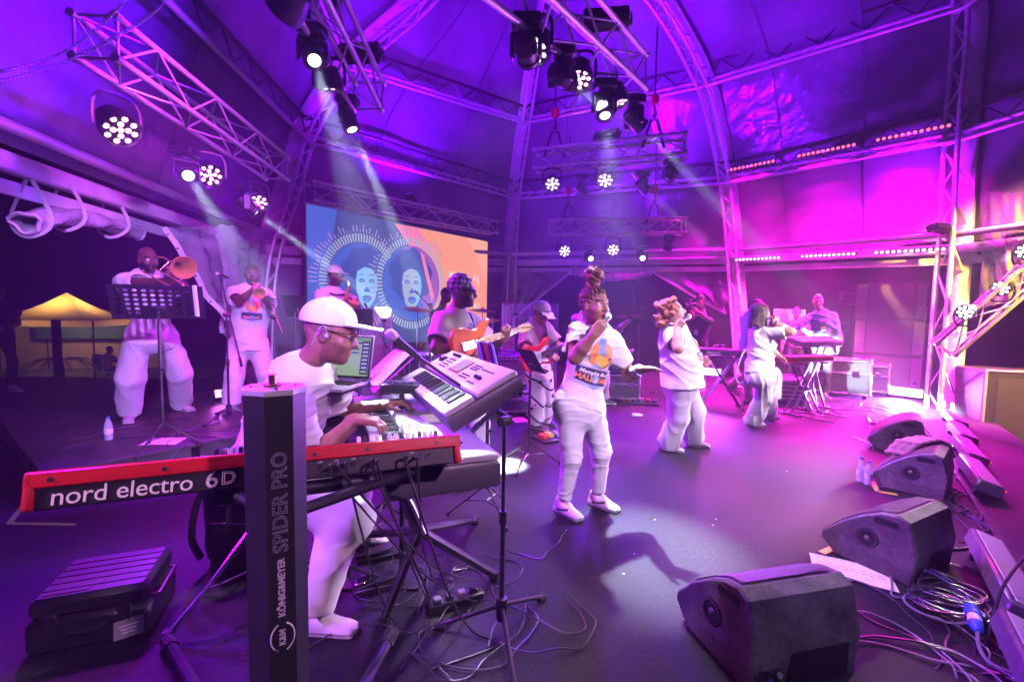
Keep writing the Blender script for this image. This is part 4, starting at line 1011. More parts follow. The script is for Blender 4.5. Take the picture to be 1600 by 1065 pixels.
# --- second singer
loc = G(1062, 707); loc.z = 0; yw = rad(-28); H = 1.62; L = lpf(loc, yw, H); Q = lg(loc, yw, H)
I = person('woman with short curly auburn hair singing with her head thrown back', loc, yw, H, .008,
   skin='tan', pelvis=L(1064, 592, 4.78), chest=L(1052, 520, 4.78), headpos=L(1050, 488, 4.70), head=(4, -16, 0), shw=.165, hs=1.12, mouth=1.2, lipc=(.5, .12, .12), fat=.6,
   handR=L(1058, 512, 4.52), elbowR=(.1, -.35, -1), hdR=(dirl(yw, P(1058, 512, 4.52), P(1074, 494, 4.45)), dirl(yw, (0, 0, 0), (.2, 1, .1)), 'grip'),
   handL=L(1092, 560, 5.0), elbowL=(-1, .5, -.3), arm=(.27, .235), armr=1.35,
   footR=Q(1042, 703), footL=Q(1083, 697), fyawR=-2, fyawL=6, 
   chestr=(.20, .175), waistr=(.225, .21), hipr=(.242, .235), hem=-.08, belly=(.03, 0, 0), bulge=((.66, .12, .07, (.095, .09, .085)), (.66, .12, -.07, (.095, .09, .085)), (.36, .09, 0, (.14, .15, .13))), sleeve=.72, slr=.085, foldamp=.010, seed=8,
   pantr=(.135, .122, .128), hipp=.215, waistp=.19, hipflat=.95, cuff=.0, pz=.3, pfold=.012, pfoldsc=1.2, pbulge=((-.06, 0, .0, (.15, .2, .16)),),
   shoec=(.75, .72, .72), hairmask=lambda x, y, z: (z > .06+.4*np.maximum(0, x)) | ((x < -.01) & (z > -.05)), hairc=(.10, .035, .015))
PEOPLE['second'] = I
rs = np.random.RandomState(2); cur = [('e', (-.03, 0, .045), (.105, .092, .10))]
for k in range(70):
    a = rs.uniform(.55, 5.7); z = rs.uniform(-.11, .12); r_ = .088+.03*(z < 0); x_ = -.025+r_*math.cos(a)*1.05; y_ = r_*math.sin(a)
    if x_ > .05 and z < .05: continue
    cur.append(('e', (x_, y_, z), tuple(rs.uniform(.020, .034, 3)), .006))
cur += [('s', (.115, 0, -.02), (.085, .075, .10))]
hair_field(I, cur, lambda x, y, z: np.where((np.sin(70*x+60*z+50*y) > .2)[:, None], np.array((.48, .18, .05)), np.array((.22, .075, .025))), wr=lambda x, y, z: .007*np.sin(110*x+60*z)*np.sin(95*y-40*z+1)*np.sin(70*z), name='hair')
shirt_print(I, I['pel']+(I['che']-I['pel'])*.62+I['lat']*.03, I['fwd']+I['lat']*.05, .24)
M = lm(I); b = MB(M); b.tube([(.0+.014*math.sin(a), -.09, -.055+.014*math.cos(a)) for a in [2*math.pi*k/14 for k in range(15)]], .003, 5); b.build('earring', mat('earring', (.75, .6, .5), .2, metal=.9), I['root'])
# --- third singer
loc = G(1186, 666); loc.z = 0; yw = rad(8); H = 1.60; L = lpf(loc, yw, H); Q = lg(loc, yw, H)
I = person('woman with dark short locks singing in a white outfit with a tied sash', loc, yw, H, .0095,
   skin='tan', pelvis=L(1187, 580, 5.8), chest=L(1189, 521, 5.8), headpos=L(1189, 490, 5.78), head=(4, -8, 0), shw=.15, hs=1.08, mouth=.5, fat=.4,
   handR=L(1209, 504, 5.62), elbowR=(.3, -.3, -1), hdR=(dirl(yw, P(1209, 504, 5.62), P(1218, 489, 5.6)), dirl(yw, (0, 0, 0), (-.4, 1, 0)), 'grip'),
   handL=L(1224, 562, 6.0), elbowL=(-.6, .5, -.8), hdL=(None, (0, -.3, -1), 'relax'), arm=(.27, .24), armr=1.25,
   footR=Q(1176, 665), footL=Q(1200, 655), fyawR=-8, fyawL=6, chestr=(.155, .145), waistr=(.16, .155), hipr=(.205, .20), hem=-.02, bulge=((.68, .11, .05, (.075, .08, .075)), (.68, .11, -.05, (.075, .08, .075))), sleeve=.75, slr=.078, foldamp=.012, seed=13,
   pantr=(.125, .118, .135), hipp=.20, waistp=.16, hipflat=.95, cuff=-.02, pz=.3, pfold=.013, pfoldsc=1.2, pbulge=((-.05, 0, -.02, (.12, .16, .16)),), shoec=(.72, .72, .74),
   hairmask=lambda x, y, z: (z > .05+.4*np.maximum(0, x)) | ((x < .0) & (z > -.06)), hairc=(.02, .012, .01))
PEOPLE['third'] = I
rs = np.random.RandomState(4); lk = [('e', (-.03, 0, .05), (.11, .095, .098))]
for k in range(46):
    a = rs.uniform(.5, 5.8); x0 = -.03+.085*math.cos(a); y0 = .08*math.sin(a); z0 = rs.uniform(.02, .1); 
    if x0 > .04: z1 = rs.uniform(.02, .05)
    else: z1 = rs.uniform(-.16, -.08)
    lk.append(('c', (x0, y0, z0), (x0*1.28-.012, y0*1.25, z1), .017, .010))
hair_field(I, lk, lambda x, y, z: np.where((np.sin(90*y+80*x) > .5)[:, None], np.array((.10, .05, .03)), np.array((.022, .013, .012))), name='hair')
b = MB(); p0 = I['pel']+I['fwd']*.16+I['up']*.06-I['lat']*.08; b.tube([p0, p0+VA(.05, -.02, -.10), p0+VA(.045, -.02, -.25), p0+VA(.06, -.02, -.40)], [.02, .028, .03, .034], 6, 4, flat=.35)
b.tube([p0, p0+VA(.03, .03, -.10), p0+VA(.05, .05, -.3)], [.02, .025, .03], 6, 4, flat=.35); b.build('sash', cloth_w, I['root'])
b = MB(); w_ = I['wr']['R']; e_ = I['el']['R']; b.tube([Vector(w_)+axes_to(Vector(e_-w_)) @ Vector((math.cos(a)*.036, math.sin(a)*.036, .02)) for a in [2*math.pi*j/12 for j in range(13)]], .009, 6); b.build('wristband', blk, I['root'])
# --- keyboard player in front
loc = G(525, 1000); loc.z = 0; loc = Vector((-.95, 2.35, 0)); yw = rad(8); H = 1.82; L = lpf(loc, yw, H); Q = lg(loc, yw, H)
I = person('man in a white cap leaning over the keyboards, white shirt and trousers', loc, yw, H, .0058,
   skin='brown', pelvis=L(428, 712, 2.28), chest=L(470, 597, 2.18), headpos=L(516, 521, 2.10), head=(2, 14, 0), shw=.188, hs=1.06, sh_yaw=4,
   handR=L(556, 655, 2.02), elbowR=(-.6, -.5, -1), hdR=(dirl(yw, P(556, 655, 2.02), P(614, 660, 2.04)), (0, 0, -1), 'key'), handL=L(600, 632, 2.42), elbowL=(-.3, .6, -1), hdL=(dirl(yw, P(560, 640, 2.4), P(640, 625, 2.45)), (0, 0, -1), 'key'), arm=(.30, .265), armr=1.06,
   footR=Q(492, 985), footL=Q(556, 852), fyawR=-12, fyawL=4, kneeR=(1, -.25, .1), kneeL=(1, .25, 0), leg=(.45, .44), bent=1,
   chestr=(.188, .15), waistr=(.185, .16), hipr=(.205, .185), hem=-.08, sleeve=.82, slr=.088, foldamp=.013, seed=21, foldsc=.85,
   pantr=(.115, .094, .082), hipp=.175, waistp=.155, cuff=.06, pfold=.013, pfoldsc=.8, shoec=(.74, .72, .74), hairmask=lambda x, y, z: (x < .02) & (z > -.02) & (z > -.02-.4*x), hairc=(.16, .085, .055), beard=(.20, .10, .065))
PEOPLE['keys'] = I
cap_hat(I, (.78, .78, .78), -6, .12, flatbill=True); glasses(I, True, mat('gold', (.6, .45, .2), .25, metal=1)); earpiece(I)
# --- guitarist with grey curls
loc = Vector((P(717, 480, 3.95).x, P(717, 480, 3.95).y, 0)); yw = rad(-38); H = 1.80; L = lpf(loc, yw, H)
I = person('man with grey curly hair and sunglasses playing an orange electric guitar', loc, yw, H, .0075,
   skin='dark', chest=L(713, 503, 3.95), pelvis=L(722, 585, 3.95), headpos=L(723, 457, 3.90), head=(34, 2, 0), shw=.18,
   handR=L(732, 544, 3.66), elbowR=(-.3, -1, -.4), hdR=(dirl(yw, P(725, 540, 3.7), P(752, 552, 3.62)), (-.6, .3, -.4), 'relax'), handL=L(786, 530, 3.85), elbowL=(.2, .8, -1), hdL=(dirl(yw, P(786, 530, 3.85), P(792, 515, 3.8)), (-.8, .4, .2), 'half'),
   footR=(0.0, -.16), footL=(.1, .16), chestr=(.17, .13), waistr=(.155, .125), hipr=(.175, .145), sleeve=.74, slr=.085, foldamp=.011, seed=31, hem=-.08, pantr=(.1, .085, .08),
   hairmask=lambda x, y, z: (z > .07+.3*np.maximum(0, x)) | ((x < -.02) & (z > -.06)), hairc=(.10, .09, .09), beard=(.05, .03, .025))
PEOPLE['guitar1'] = I
rs = np.random.RandomState(9); cu = [('e', (-.025, 0, .05), (.098, .085, .096))]
for k in range(90):
    a = rs.uniform(.0, 6.28); e2 = rs.uniform(-.3, 1.5); x_, y_, z_ = -.025+.10*math.cos(a)*math.cos(e2), .088*math.sin(a)*math.cos(e2), .05+.10*math.sin(e2)
    if x_ > .045 and z_ < .1: continue
    cu.append(('e', (x_, y_, z_), (.017, .017, .017), .004))
cu.append(('s', (.11, 0, -.0), (.07, .08, .085))); cu.append(('s', (.0, 0, -.12), (.2, .2, .1)))
hair_field(I, cu, lambda x, y, z: np.where((np.sin(160*x+130*y)+np.sin(150*z) > .1)[:, None], np.array((.42, .42, .44)), np.array((.06, .05, .05))), h=.0055, name='hair')
glasses(I); earpiece(I); shirt_print(I, I['pel']+(I['che']-I['pel'])*.60+I['lat']*.03, I['fwd']+I['lat']*.05, .24, False)
# --- guitarist in the cap
loc = G(846, 678); loc.z = 0; yw = rad(-52); H = 1.76; L = lpf(loc, yw, H); Q = lg(loc, yw, H)
note_c = lambda v, kn, an: np.where(((np.sin(23*v[:, 2]+14*v[:, 0]+2*np.sin(9*v[:, 1])) > .93) | ((np.sin(38*v[:, 0]+3)*np.sin(31*v[:, 2])*np.sin(33*v[:, 1]+1) > .62)))[:, None], np.array((.02, .02, .03)), np.array((.75, .75, .77)))
I = person('man in a white cap looking down at a red electric guitar, trousers printed with notes', loc, yw, H, .008,
   skin='tan', chest=L(836, 513, 5.55), pelvis=L(842, 580, 5.6), headpos=L(846, 490, 5.45), head=(-4, 22, 0), shw=.175, hs=1.02,
   handR=L(856, 553, 5.32), elbowR=(-.3, -1, -.3), hdR=(dirl(yw, P(846, 550, 5.32), P(866, 558, 5.28)), (-.6, .3, -.4), 'relax'), handL=L(884, 541, 5.42), elbowL=(.3, .6, -1), hdL=(dirl(yw, P(880, 542, 5.4), P(886, 532, 5.4)), (-.8, .4, .2), 'half'),
   footR=Q(836, 668), footL=Q(850, 664), fyawR=10, fyawL=25, chestr=(.165, .12), sleeve=.74, slr=.082, foldamp=.011, seed=41, pantr=(.105, .1, .105), pantc=note_c, cuff=.03, shoec=(.05, .05, .07), solec=(.75, .72, .75),
   hairmask=lambda x, y, z: (x < -.0) & (z > -.03), hairc=(.02, .015, .012))
PEOPLE['guitar2'] = I
cap_hat(I, (.76, .76, .77), 4); glasses(I); shirt_print(I, I['pel']+(I['che']-I['pel'])*.62+I['lat']*.03, I['fwd']+I['lat']*.05, .24, False)
M = lm(I) @ Matrix.Rotation(rad(4), 4, 'Y'); tm = text_mesh('MEMPHIS', .018, .0005, .0006); mobj('cap_lettering', tm, inkm, I['root'], M=M @ frame((.103, 0, .08), (0, 1, 0), (-.25, 0, .97), (.97, 0, .25)))
# --- bass player behind the lead singer
loc = Vector((P(925, 480, 6.9).x, P(925, 480, 6.9).y, 0)); yw = rad(-62); H = 1.78; L = lpf(loc, yw, H); Q = lg(loc, yw, H)
I = person('bass player in white standing hidden behind the lead singer', loc, yw, H, .010, skin='dark', chest=L(915, 497, 6.9), headpos=L(925, 462, 6.85), head=(20, 8, 0),
   handR=L(935, 555, 6.6), elbowR=(-.3, -1, -.3), handL=L(966, 520, 6.65), elbowL=(.3, .6, -1), hdL=(dirl(yw, P(960, 525, 6.65), P(968, 505, 6.6)), (-.8, .4, .2), 'half'), footR=(0, -.14), footL=Q(944, 630), fyawL=35, sleeve=.75, slr=.085, seed=51, pantr=(.1, .085, .075),
   pantc=(.6, .6, .62), shoec=(.05, .05, .06), solec=(.7, .7, .72), hairmask=lambda x, y, z: (z > .06) | (x < -.02))
PEOPLE['bass'] = I
# --- trombone player
loc = G(245, 650, RZ); yw = rad(-42); H = 1.86; L = lpf(loc, yw, H); Q = lg(loc, yw, H, RZ)
I = person('bald bearded man playing the trombone in white baggy trousers', loc, yw, H, .0085, skin='deep', pelvis=L(236, 515, 4.75), chest=L(229, 441, 4.72), headpos=L(231, 407, 4.66), head=(12, 4, 0), shw=.185, hs=1.0,
   handR=L(280, 440, 4.42), elbowR=(.1, -.8, -.8), hdR=(dirl(yw, P(270, 442, 4.42), P(288, 432, 4.4)), (0, .3, .8), 'grip'), handL=L(262, 431, 4.46), elbowL=(.1, .9, -.8), hdL=(dirl(yw, P(256, 438, 4.5), P(266, 420, 4.45)), (-.6, -.3, 0), 'grip'),
   footR=Q(202, 656), footL=Q(284, 640), fyawR=-10, fyawL=18, kneeR=(1, -.5, 0), kneeL=(1, .6, 0), chestr=(.17, .13), sleeve=.8, slr=.088, foldamp=.011, seed=61, pantr=(.112, .120, .108), hipp=.19, waistp=.16, cuff=.0, pz=.4, pfold=.012, pfoldsc=1.1, bendk=1.010, hem=-.04,
   shoec=(.45, .42, .45), beard=(.012, .008, .008), hairmask=None)
PEOPLE['trombone'] = I
# --- trumpet player
loc = G(388, 640, RZ); loc = Vector((P(392, 480, 5.55).x, P(392, 480, 5.55).y, RZ)); yw = rad(-62); H = 1.80; L = lpf(loc, yw, H); Q = lg(loc, yw, H, RZ)
I = person('man in glasses playing the trumpet in white shirt and trousers', loc, yw, H, .0095, skin='deep', chest=L(391, 460, 5.55), pelvis=L(388, 532, 5.55), headpos=L(394, 430, 5.5), head=(2, 6, 0), shw=.185,
   handR=L(395, 452, 5.2), elbowR=(-.2, -.8, -1.6), hdR=(dirl(yw, P(392, 458, 5.2), P(402, 446, 5.1)), (.2, 1, 0), 'grip'), handL=L(407, 458, 5.2), elbowL=(-.2, .8, -1.6), hdL=(dirl(yw, P(412, 464, 5.2), P(402, 450, 5.1)), (.2, -1, 0), 'grip'),
   footR=(.05, -.22), footL=(-.05, .2), chestr=(.18, .145), waistr=(.18, .16), hipr=(.195, .17), hem=-.12, sleeve=.72, slr=.085, seed=71, pantr=(.12, .105, .1), pantc=None, cuff=.0, pfold=.012,
   shoec=(.6, .6, .62), hairmask=lambda x, y, z: (z > .07) | ((x < -.02) & (z > -.03)), beard=(.012, .009, .008))
PEOPLE['trumpet'] = I; glasses(I, False)
# --- sax player
loc = Vector((P(525, 480, 6.3).x, P(525, 480, 6.3).y, RZ)); yw = rad(-40); H = 1.80; L = lpf(loc, yw, H)
I = person('man in a pale cap playing the saxophone before the video wall', loc, yw, H, .0095, skin='dark', chest=L(520, 462, 6.3), pelvis=L(520, 525, 6.3), headpos=L(524, 431, 6.26), head=(14, 4, 0), shw=.18,
   handR=L(545, 478, 6.05), elbowR=(-.4, -1, -.6), hdR=(None, (0, 1, .2), 'grip'), handL=L(550, 470, 6.05), elbowL=(-.3, 1, -.6), hdL=(None, (0, -1, .2), 'grip'), footR=(.0, -.15), footL=(.05, .16), sleeve=.78, slr=.085, seed=81, chestr=(.175, .135), waistr=(.17, .14), pantr=(.11, .1, .1), hairmask=lambda x, y, z: (x < -.0) & (z > -.03), beard=(.08, .05, .04))
PEOPLE['sax'] = I; cap_hat(I, (.70, .62, .70), 0); glasses(I, False)
# --- drummer, seated behind the kit
loc = Vector((P(700, 480, 7.9).x, P(700, 480, 7.9).y, 0)); yw = rad(-45); H = 1.78; L = lpf(loc, yw, H)
I = person('drummer in dark clothes seated behind the kit before the video wall', loc, yw, H, .012, skin='deep', bent=1, pelvis=(-.1, 0, .62), chest=L(690, 489, 7.9), headpos=L(697, 461, 7.85), head=(10, 6, 0), handR=(.45, -.3, .95), handL=(.45, .25, .98), footR=(.5, -.2, 0), footL=(.5, .2, 0), shirtc=(.03, .02, .05), pantc=(.02, .02, .03), shoec=(.04, .04, .05), hairmask=lambda x, y, z: (z > .05) | (x < -.01))
PEOPLE['drums'] = I
# --- keyboard player at the far end
loc = Vector((P(1166, 480, 7.5).x, P(1166, 480, 7.5).y, 0)); yw = rad(2); H = 1.74; L = lpf(loc, yw, H); Q = lg(loc, yw, H)
I = person('keyboard player in white half hidden behind the singer with the sash', loc, yw, H, .012, skin='tan', chest=L(1172, 497, 7.5), pelvis=L(1166, 560, 7.5), headpos=L(1184, 480, 7.45), head=(0, 18, 0), handR=L(1216, 556, 7.1), elbowR=(-.5, -.5, -1), handL=L(1220, 545, 7.6), elbowL=(-.5, .5, -1), hdR=(None, (0, 0, -1), 'key'), hdL=(None, (0, 0, -1), 'key'), footR=Q(1144, 606), footL=(.25, .2), sleeve=.7, seed=91, pantr=(.1, .085, .08), shoec=(.7, .7, .7), hairmask=lambda x, y, z: (z > .05) | (x < -.01))
# --- man in the blue shirt
loc = Vector((P(1284, 480, 8.4).x, P(1284, 480, 8.4).y, 0)); yw = rad(-118); H = 1.80; L = lpf(loc, yw, H)
I = person('man in an open-necked blue shirt with a badge, hand on hip behind the red keyboard', loc, yw, H, .012, skin='light', chest=L(1284, 495, 8.4), pelvis=L(1286, 545, 8.4), headpos=L(1278, 471, 8.35), head=(0, 10, 0), handR=L(1262, 520, 8.25), elbowR=(.0, -1, .1), handL=(.05, .28, .85), sleeve=1.6, slr=.075, shirtc=(.10, .16, .50), pantc=(.05, .05, .08), shoec=(.05, .05, .05), seed=95, chestr=(.175, .13), hairmask=lambda x, y, z: (z > .06) | ((x < -.02) & (z > -.03)), hairc=(.05, .03, .04))
b = MB(); c = I['che']-I['up']*.22+I['fwd']*.15; R = frame(Vector(c), Vector(I['lat']), Vector(I['up']), Vector(I['fwd'])); b.box((0, 0, 0), (.07, .09, .004), .001, R); b.build('badge', whitep, I['root'])
b = MB(); b.tube([Vector(c)+Vector(I['up'])*.05, Vector(I['che'])+Vector(I['fwd'])*.13-Vector(I['lat'])*.05-Vector(I['up'])*.06, Vector(I['che'])+Vector(I['up'])*.07-Vector(I['lat'])*.07], .006, 5, 4); b.tube([Vector(c)+Vector(I['up'])*.05, Vector(I['che'])+Vector(I['fwd'])*.13+Vector(I['lat'])*.05-Vector(I['up'])*.06, Vector(I['che'])+Vector(I['up'])*.07+Vector(I['lat'])*.07], .006, 5, 4); b.build('lanyard', inkm, I['root'])
# --- camera operator
loc = Vector((P(1095, 480, 9.0).x, P(1095, 480, 9.0).y, 0)); yw = rad(-150); H = 1.76; L = lpf(loc, yw, H)
I = person('camera operator in black with a white badge beside the tent arch', loc, yw, H, .012, skin='light', chest=L(1098, 500, 9.0), pelvis=(0, 0, .95), headpos=L(1094, 470, 8.95), head=(0, 6, 0), handR=L(1078, 482, 8.6), elbowR=(0, -1, -.8), handL=L(1088, 485, 8.5), elbowL=(0, 1, -.6), shirtc=(.02, .02, .025), pantc=(.02, .02, .03), shoec=(.03, .03, .03), seed=97, hairmask=lambda x, y, z: (z > .04) | (x < -.01))
b = MB(); c = I['che']-I['up']*.25+I['fwd']*.14; b.box((0, 0, 0), (.07, .10, .004), .001, frame(Vector(c), Vector(I['lat']), Vector(I['up']), Vector(I['fwd']))); b.build('badge', whitep, I['root'])
PEOPLE['cam'] = I
# --- onlooker behind the far keyboards
loc = Vector((P(1246, 480, 9.6).x, P(1246, 480, 9.6).y, 0)); yw = rad(-110); L = lpf(loc, yw, 1.7)
I = person('onlooker in dark clothes and sunglasses behind the blue-shirted man', loc, yw, 1.7, .014, skin='brown', shirtc=(.06, .03, .06), pantc=(.02, .02, .03), shoec=(.03, .03, .03), headpos=L(1245, 488, 9.6), chest=L(1246, 507, 9.6), hairmask=lambda x, y, z: (z > .05) | (x < -.01)); glasses(I)
# --- stage hand by the open side
loc = G(4, 612, 0); yw = rad(-30); H = 1.78
I = person('stage hand in black clothes standing in the dark beyond the trombone player', loc, yw, H, .014, skin='dark', shirtc=(.012, .012, .014), pantc=(.015, .015, .018), shoec=(.3, .25, .3), solec=(.5, .45, .5), handR=(.3, -.12, 1.08), handL=(.32, .1, 1.1), hairmask=lambda x, y, z: (z > .05) | (x < -.01))
# --- guest seated outside under the canopy
loc = P(168, 585, 16.0); loc.z = -1.3; yw = rad(70)
I = person('seated guest seen from behind under the yellow canopy', loc, yw, 1.75, .016, skin='deep', bent=1, pelvis=(0, 0, .5), chest=(.05, 0, .95), headpos=(.1, 0, 1.18), handR=(.4, -.2, .75), handL=(.4, .2, .75), footR=(.45, -.15, 0), footL=(.45, .15, 0), shirtc=(.25, .16, .12), pantc=(.05, .05, .06), hairmask=lambda x, y, z: (z > .02) | (x < -.0))
# ================================================================== instruments and gear
gold = mat('brass', (.85, .52, .13), .32, metal=.55, noise=.1, rnoise=.1)
silver = mat('silver_paint', (.52, .54, .58), .4, metal=.3, noise=.06)
redp = mat('red_lacquer', (.55, .02, .025), .3, coat=.4, noise=.08)
wkey = mat('white_keys', (.82, .82, .80), .3); bkey = mat('black_keys', (.015, .015, .018), .3)
maple = mat('maple', (.62, .42, .20), .4, noise=.12, nscale=30, stretch=(1, 6, 6))
darkwood = mat('rosewood', (.06, .03, .02), .5)
inkw = mat('white_lettering', (.8, .8, .82), .6)
def wl(parent, M=None): return parent
def lettering(txt, size, M, m, parent, bold=0, fill=True, space=1.0, name='lettering', ext=.0006, align='CENTER'):
    return mobj(name, text_mesh(txt, size, ext, bold, align, space, fill=fill), m, parent, M=M)
# ---------------------------------------------------------------- red keyboard, seen from behind
A0 = Vector((-1.20, 1.095, 0)); nx = Vector((.925, .38, 0)).normalized(); hz_ = Vector((-nx.y, nx.x, 0)); T_ = rad(19)
ny = (hz_*math.cos(T_)-Zv*math.sin(T_)).normalized(); nz = nx.cross(ny).normalized()
top0 = Vector((A0.x, A0.y, 1.10))
t = thing('stage_keyboard', 'red stage keyboard seen from behind with large white lettering on its black back panel', 'keyboard', (0, 0, 0)); t.location = top0
RM = frame((0, 0, 0), nx, ny, nz); LN = 1.115
b = MB(); b.box((LN/2, .15, -.018), (LN, .30, .036), .006, RM); b.box((LN/2, .012, -.022), (LN, .022, .040), .005, RM)
for x in (.012, LN-.012): b.box((x, .15, -.052), (.022, .30, .09), .008, RM)
b.build('case', redp, t)
b = MB(); b.box((LN/2, .145, -.066), (LN-.05, .27, .058), .004, RM); bp_ = b.build('back_panel', mat('dark_panel', (.012, .012, .016), .45, noise=.2), t)
bx_ = lambda x, z: RM @ frame((x, .0085, z), (1, 0, 0), (0, 0, 1), (0, -1, 0))
lettering('nord electro', .060, bx_(.205, -.068), inkw, t, .0002, space=.98); lettering('6', .064, bx_(.398, -.066), inkw, t, .0008); lettering('D', .05, bx_(.438, -.066), inkw, t, 0, fill=False)
for x in (.055, .29, .52, .66, .81, 1.03): b = MB(RM); b.cyl((x, .0015, -.024), (x, -.003, -.024), .0065, seg=10); b.build('screw', blkm, t)
for x, lab in ((.675, 0), (.72, 0), (.745, 0), (.77, 0), (.93, 0), (.96, 1), (.975, 1), (1.0, 0)):
    b = MB(RM); b.lathe([(.005, 0), (.0085, 0), (.0085, .004), (.005, .004)], 12, frame((x, .0085, -.062), (1, 0, 0), (0, 0, 1), (0, -1, 0)), caps=False); b.build('jack_socket', chrome, t)
for x in (.535, .555): b = MB(RM); b.box((x, .007, -.066), (.016, .006, .03), .002); b.build('socket_plate', blk, t)
b = MB(RM); b.box((.585, .006, -.066), (.045, .008, .03), .002); b.build('power_socket', blk, t)
for x in (.675, .72, .77, .95): lettering('OUT' if x > .9 else 'USB', .008, bx_(x, -.048), inkw, t, 0)
kb_b = MB(RM)
for i in range(34):
    if i in (11, 12, 13, 14, 15, 16, 17, 18, 19): continue
    x = .40+i*.0195
    if x > LN-.04: break
    b = MB(RM); b.box((x, .05+.01*(i % 2), .010), (.012, .016, .022), .002); b.build('drawbar', whitep if i % 3 else blk, t)
for i in range(43):
    b = MB(RM); b.box((.05+i*.0228, .235, -.004), (.0215, .13, .018), .002); b.build('white_key', wkey, t)
# ---------------------------------------------------------------- column stand with lettering
cx, cyy = -.588, 1.115
t = thing('column_stand', 'tall black aluminium column keyboard stand with outlined lettering down its side', 'keyboard stand', (cx, cyy, 0))
colm = mat('anodised_black', (.05, .05, .06), .38, metal=.6, noise=.15, nscale=6, rnoise=.08)
hx = [(-.068, .02), (-.066, -.02), (-.045, -.052), (.016, -.068), (.066, -.034), (.07, .02), (.045, .058), (-.04, .058)]
ang = rad(-2); hx = [(x*math.cos(ang)-y*math.sin(ang), x*math.sin(ang)+y*math.cos(ang)) for x, y in hx]
b = MB(); b.prism(hx, .10, 1.305); b.build('column', colm, t, smooth=22)
b = MB(); b.prism([(x*1.035, y*1.035) for x, y in hx], 1.3055, 1.322, bev=.003); b.build('top_cap', silver, t)
b = MB(); b.cyl((.0, -.005, 1.322), (.0, -.005, 1.328), .02, seg=6); b.cyl((0, -.005, 1.328), (0, -.005, 1.352), .009, seg=12); b.build('mic_bolt', mat('bolt_brass', (.5, .38, .2), .3, metal=1), t)
for x, y in ((-.045, -.02), (.03, -.045), (.045, .02), (-.03, .035)): b = MB(); b.cyl((x, y, 1.3225), (x, y, 1.3245), .004, seg=8); b.build('cap_screw', blkm, t)
fa = Vector((hx[3][0], hx[3][1], 0)); fb = Vector((hx[4][0], hx[4][1], 0)); fx = (fb-fa).normalized(); fn = Vector((fx.y, -fx.x, 0)); fm = (fa+fb)/2+fn*.0008
lettm = mat('purple_print', (.20, .18, .26), .5)
lettering('SPIDER PRO', .046, frame((fm.x, fm.y, 1.05), Zv, -fx, fn), lettm, t, 0, fill=False, space=1.02)
lettering('KÖNIG&MEYER', .0215, frame((fm.x, fm.y, .838), Zv, -fx, fn), mat('light_print', (.5, .48, .56), .5), t, .0006)
lettering('K&M', .02, frame((fm.x, fm.y, .712), Zv, -fx, fn), mat('light_print', (.5, .48, .56), .5), t, .0006)
for a0, a1 in ((20, 160), (200, 340)):
    b = MB(frame((fm.x, fm.y, .712), Zv, -fx, fn)); b.tube([(.036*math.cos(rad(a)), .026*math.sin(rad(a)), 0) for a in range(a0, a1+1, 10)], .0022, 4); b.build('logo_arc', mat('light_print', (.5, .48, .56), .5), t)
for zz in (.985, .93):   # support arms
    for sx in (-.22, .30):
        p = top0+nx*(.657+sx)+ny*.06-nz*.105; b = MB(); q = Vector((cx, cyy+.05, p.z-.01)); b.tube([q-Vector((cx, cyy, 0)), p-Vector((cx, cyy, 0)), p+ny*.22-Vector((cx, cyy, 0))], .017, 8); 
        if zz > .95: b.build('support_arm', colm, t)
pa = top0+nx*.40+ny*.05-nz*.118; pb = top0+nx*.92+ny*.05-nz*.118
b = MB(); b.tube([pa-Vector((cx, cyy, 0)), pb-Vector((cx, cyy, 0))], .022, 10); b.build('cross_bar', colm, t)
for q in (G(262, 1012), G(612, 1003), Vector((-.95, .75, 0)), Vector((-.1, .72, 0))):
    d = (q-Vector((cx, cyy, 0))); e = d.normalized(); b = MB(); b.tube([e*.05+Zv*.14, d*.35+Zv*.10, d+Zv*.035], .021, 8); lg_ = b.build('leg', colm, t)
    b = MB(); b.tube([d-e*.07+Zv*.04, d+e*.02+Zv*.03], .028, 8); b.build('rubber_foot', rub, lg_)
# ---------------------------------------------------------------- the two synthesizers
a_ = Vector((-.40, .917, 0)).normalized(); b_ = Vector((a_.y, -a_.x, 0))
def synth(label, org, ax, dx, up, Ln, Dp, th, nkeys, keys_from, case_m, panel_m, labels=True, keyd=.14):
    """org = near corner on the player's side (top); ax long axis, dx towards the audience"""
    t = thing('synthesizer', label, 'keyboard', org); R = frame((0, 0, 0), ax, dx, up)
    if R.determinant() < 0: pass
    b = MB(R); b.prism([(0, 0), (Ln, 0), (Ln, Dp), (0, Dp)], -th, -.028, bev=.012); b.build('case', case_m, t)
    b = MB(R); b.box((Ln/2, keyd+.02+(Dp-keyd-.02)/2, -.013), (Ln-.01, Dp-keyd-.02, .03), .008); b.build('control_panel', panel_m, t)
    for x, w_ in ((.03, .06), (Ln-.06, .12)): b = MB(R); b.box((x, keyd/2+.005, -.013), (w_, keyd, .03), .006); b.build('cheek', panel_m, t)
    nw = nkeys; kw = (Ln-.18)/nw; x0 = .06
    wm = MB(); wm.box((0, 0, 0), (kw*.94, keyd, .022), .003); wm = wm.mesh('white_key'); wm.materials.append(wkey)
    bm_ = MB(); bm_.box((0, 0, 0), (kw*.5, keyd*.62, .014), .003); bm_ = bm_.mesh('black_key'); bm_.materials.append(bkey)
    for i in range(nw):
        mobj('white_key', wm, None, t, M=R @ Matrix.Translation((x0+kw*(i+.5), keyd/2+.004, -.016)))
        if i % 7 in (0, 1, 3, 4, 5) and i < nw-1: mobj('black_key', bm_, None, t, M=R @ Matrix.Translation((x0+kw*(i+1), keyd*.66, .001)))
    return t, R
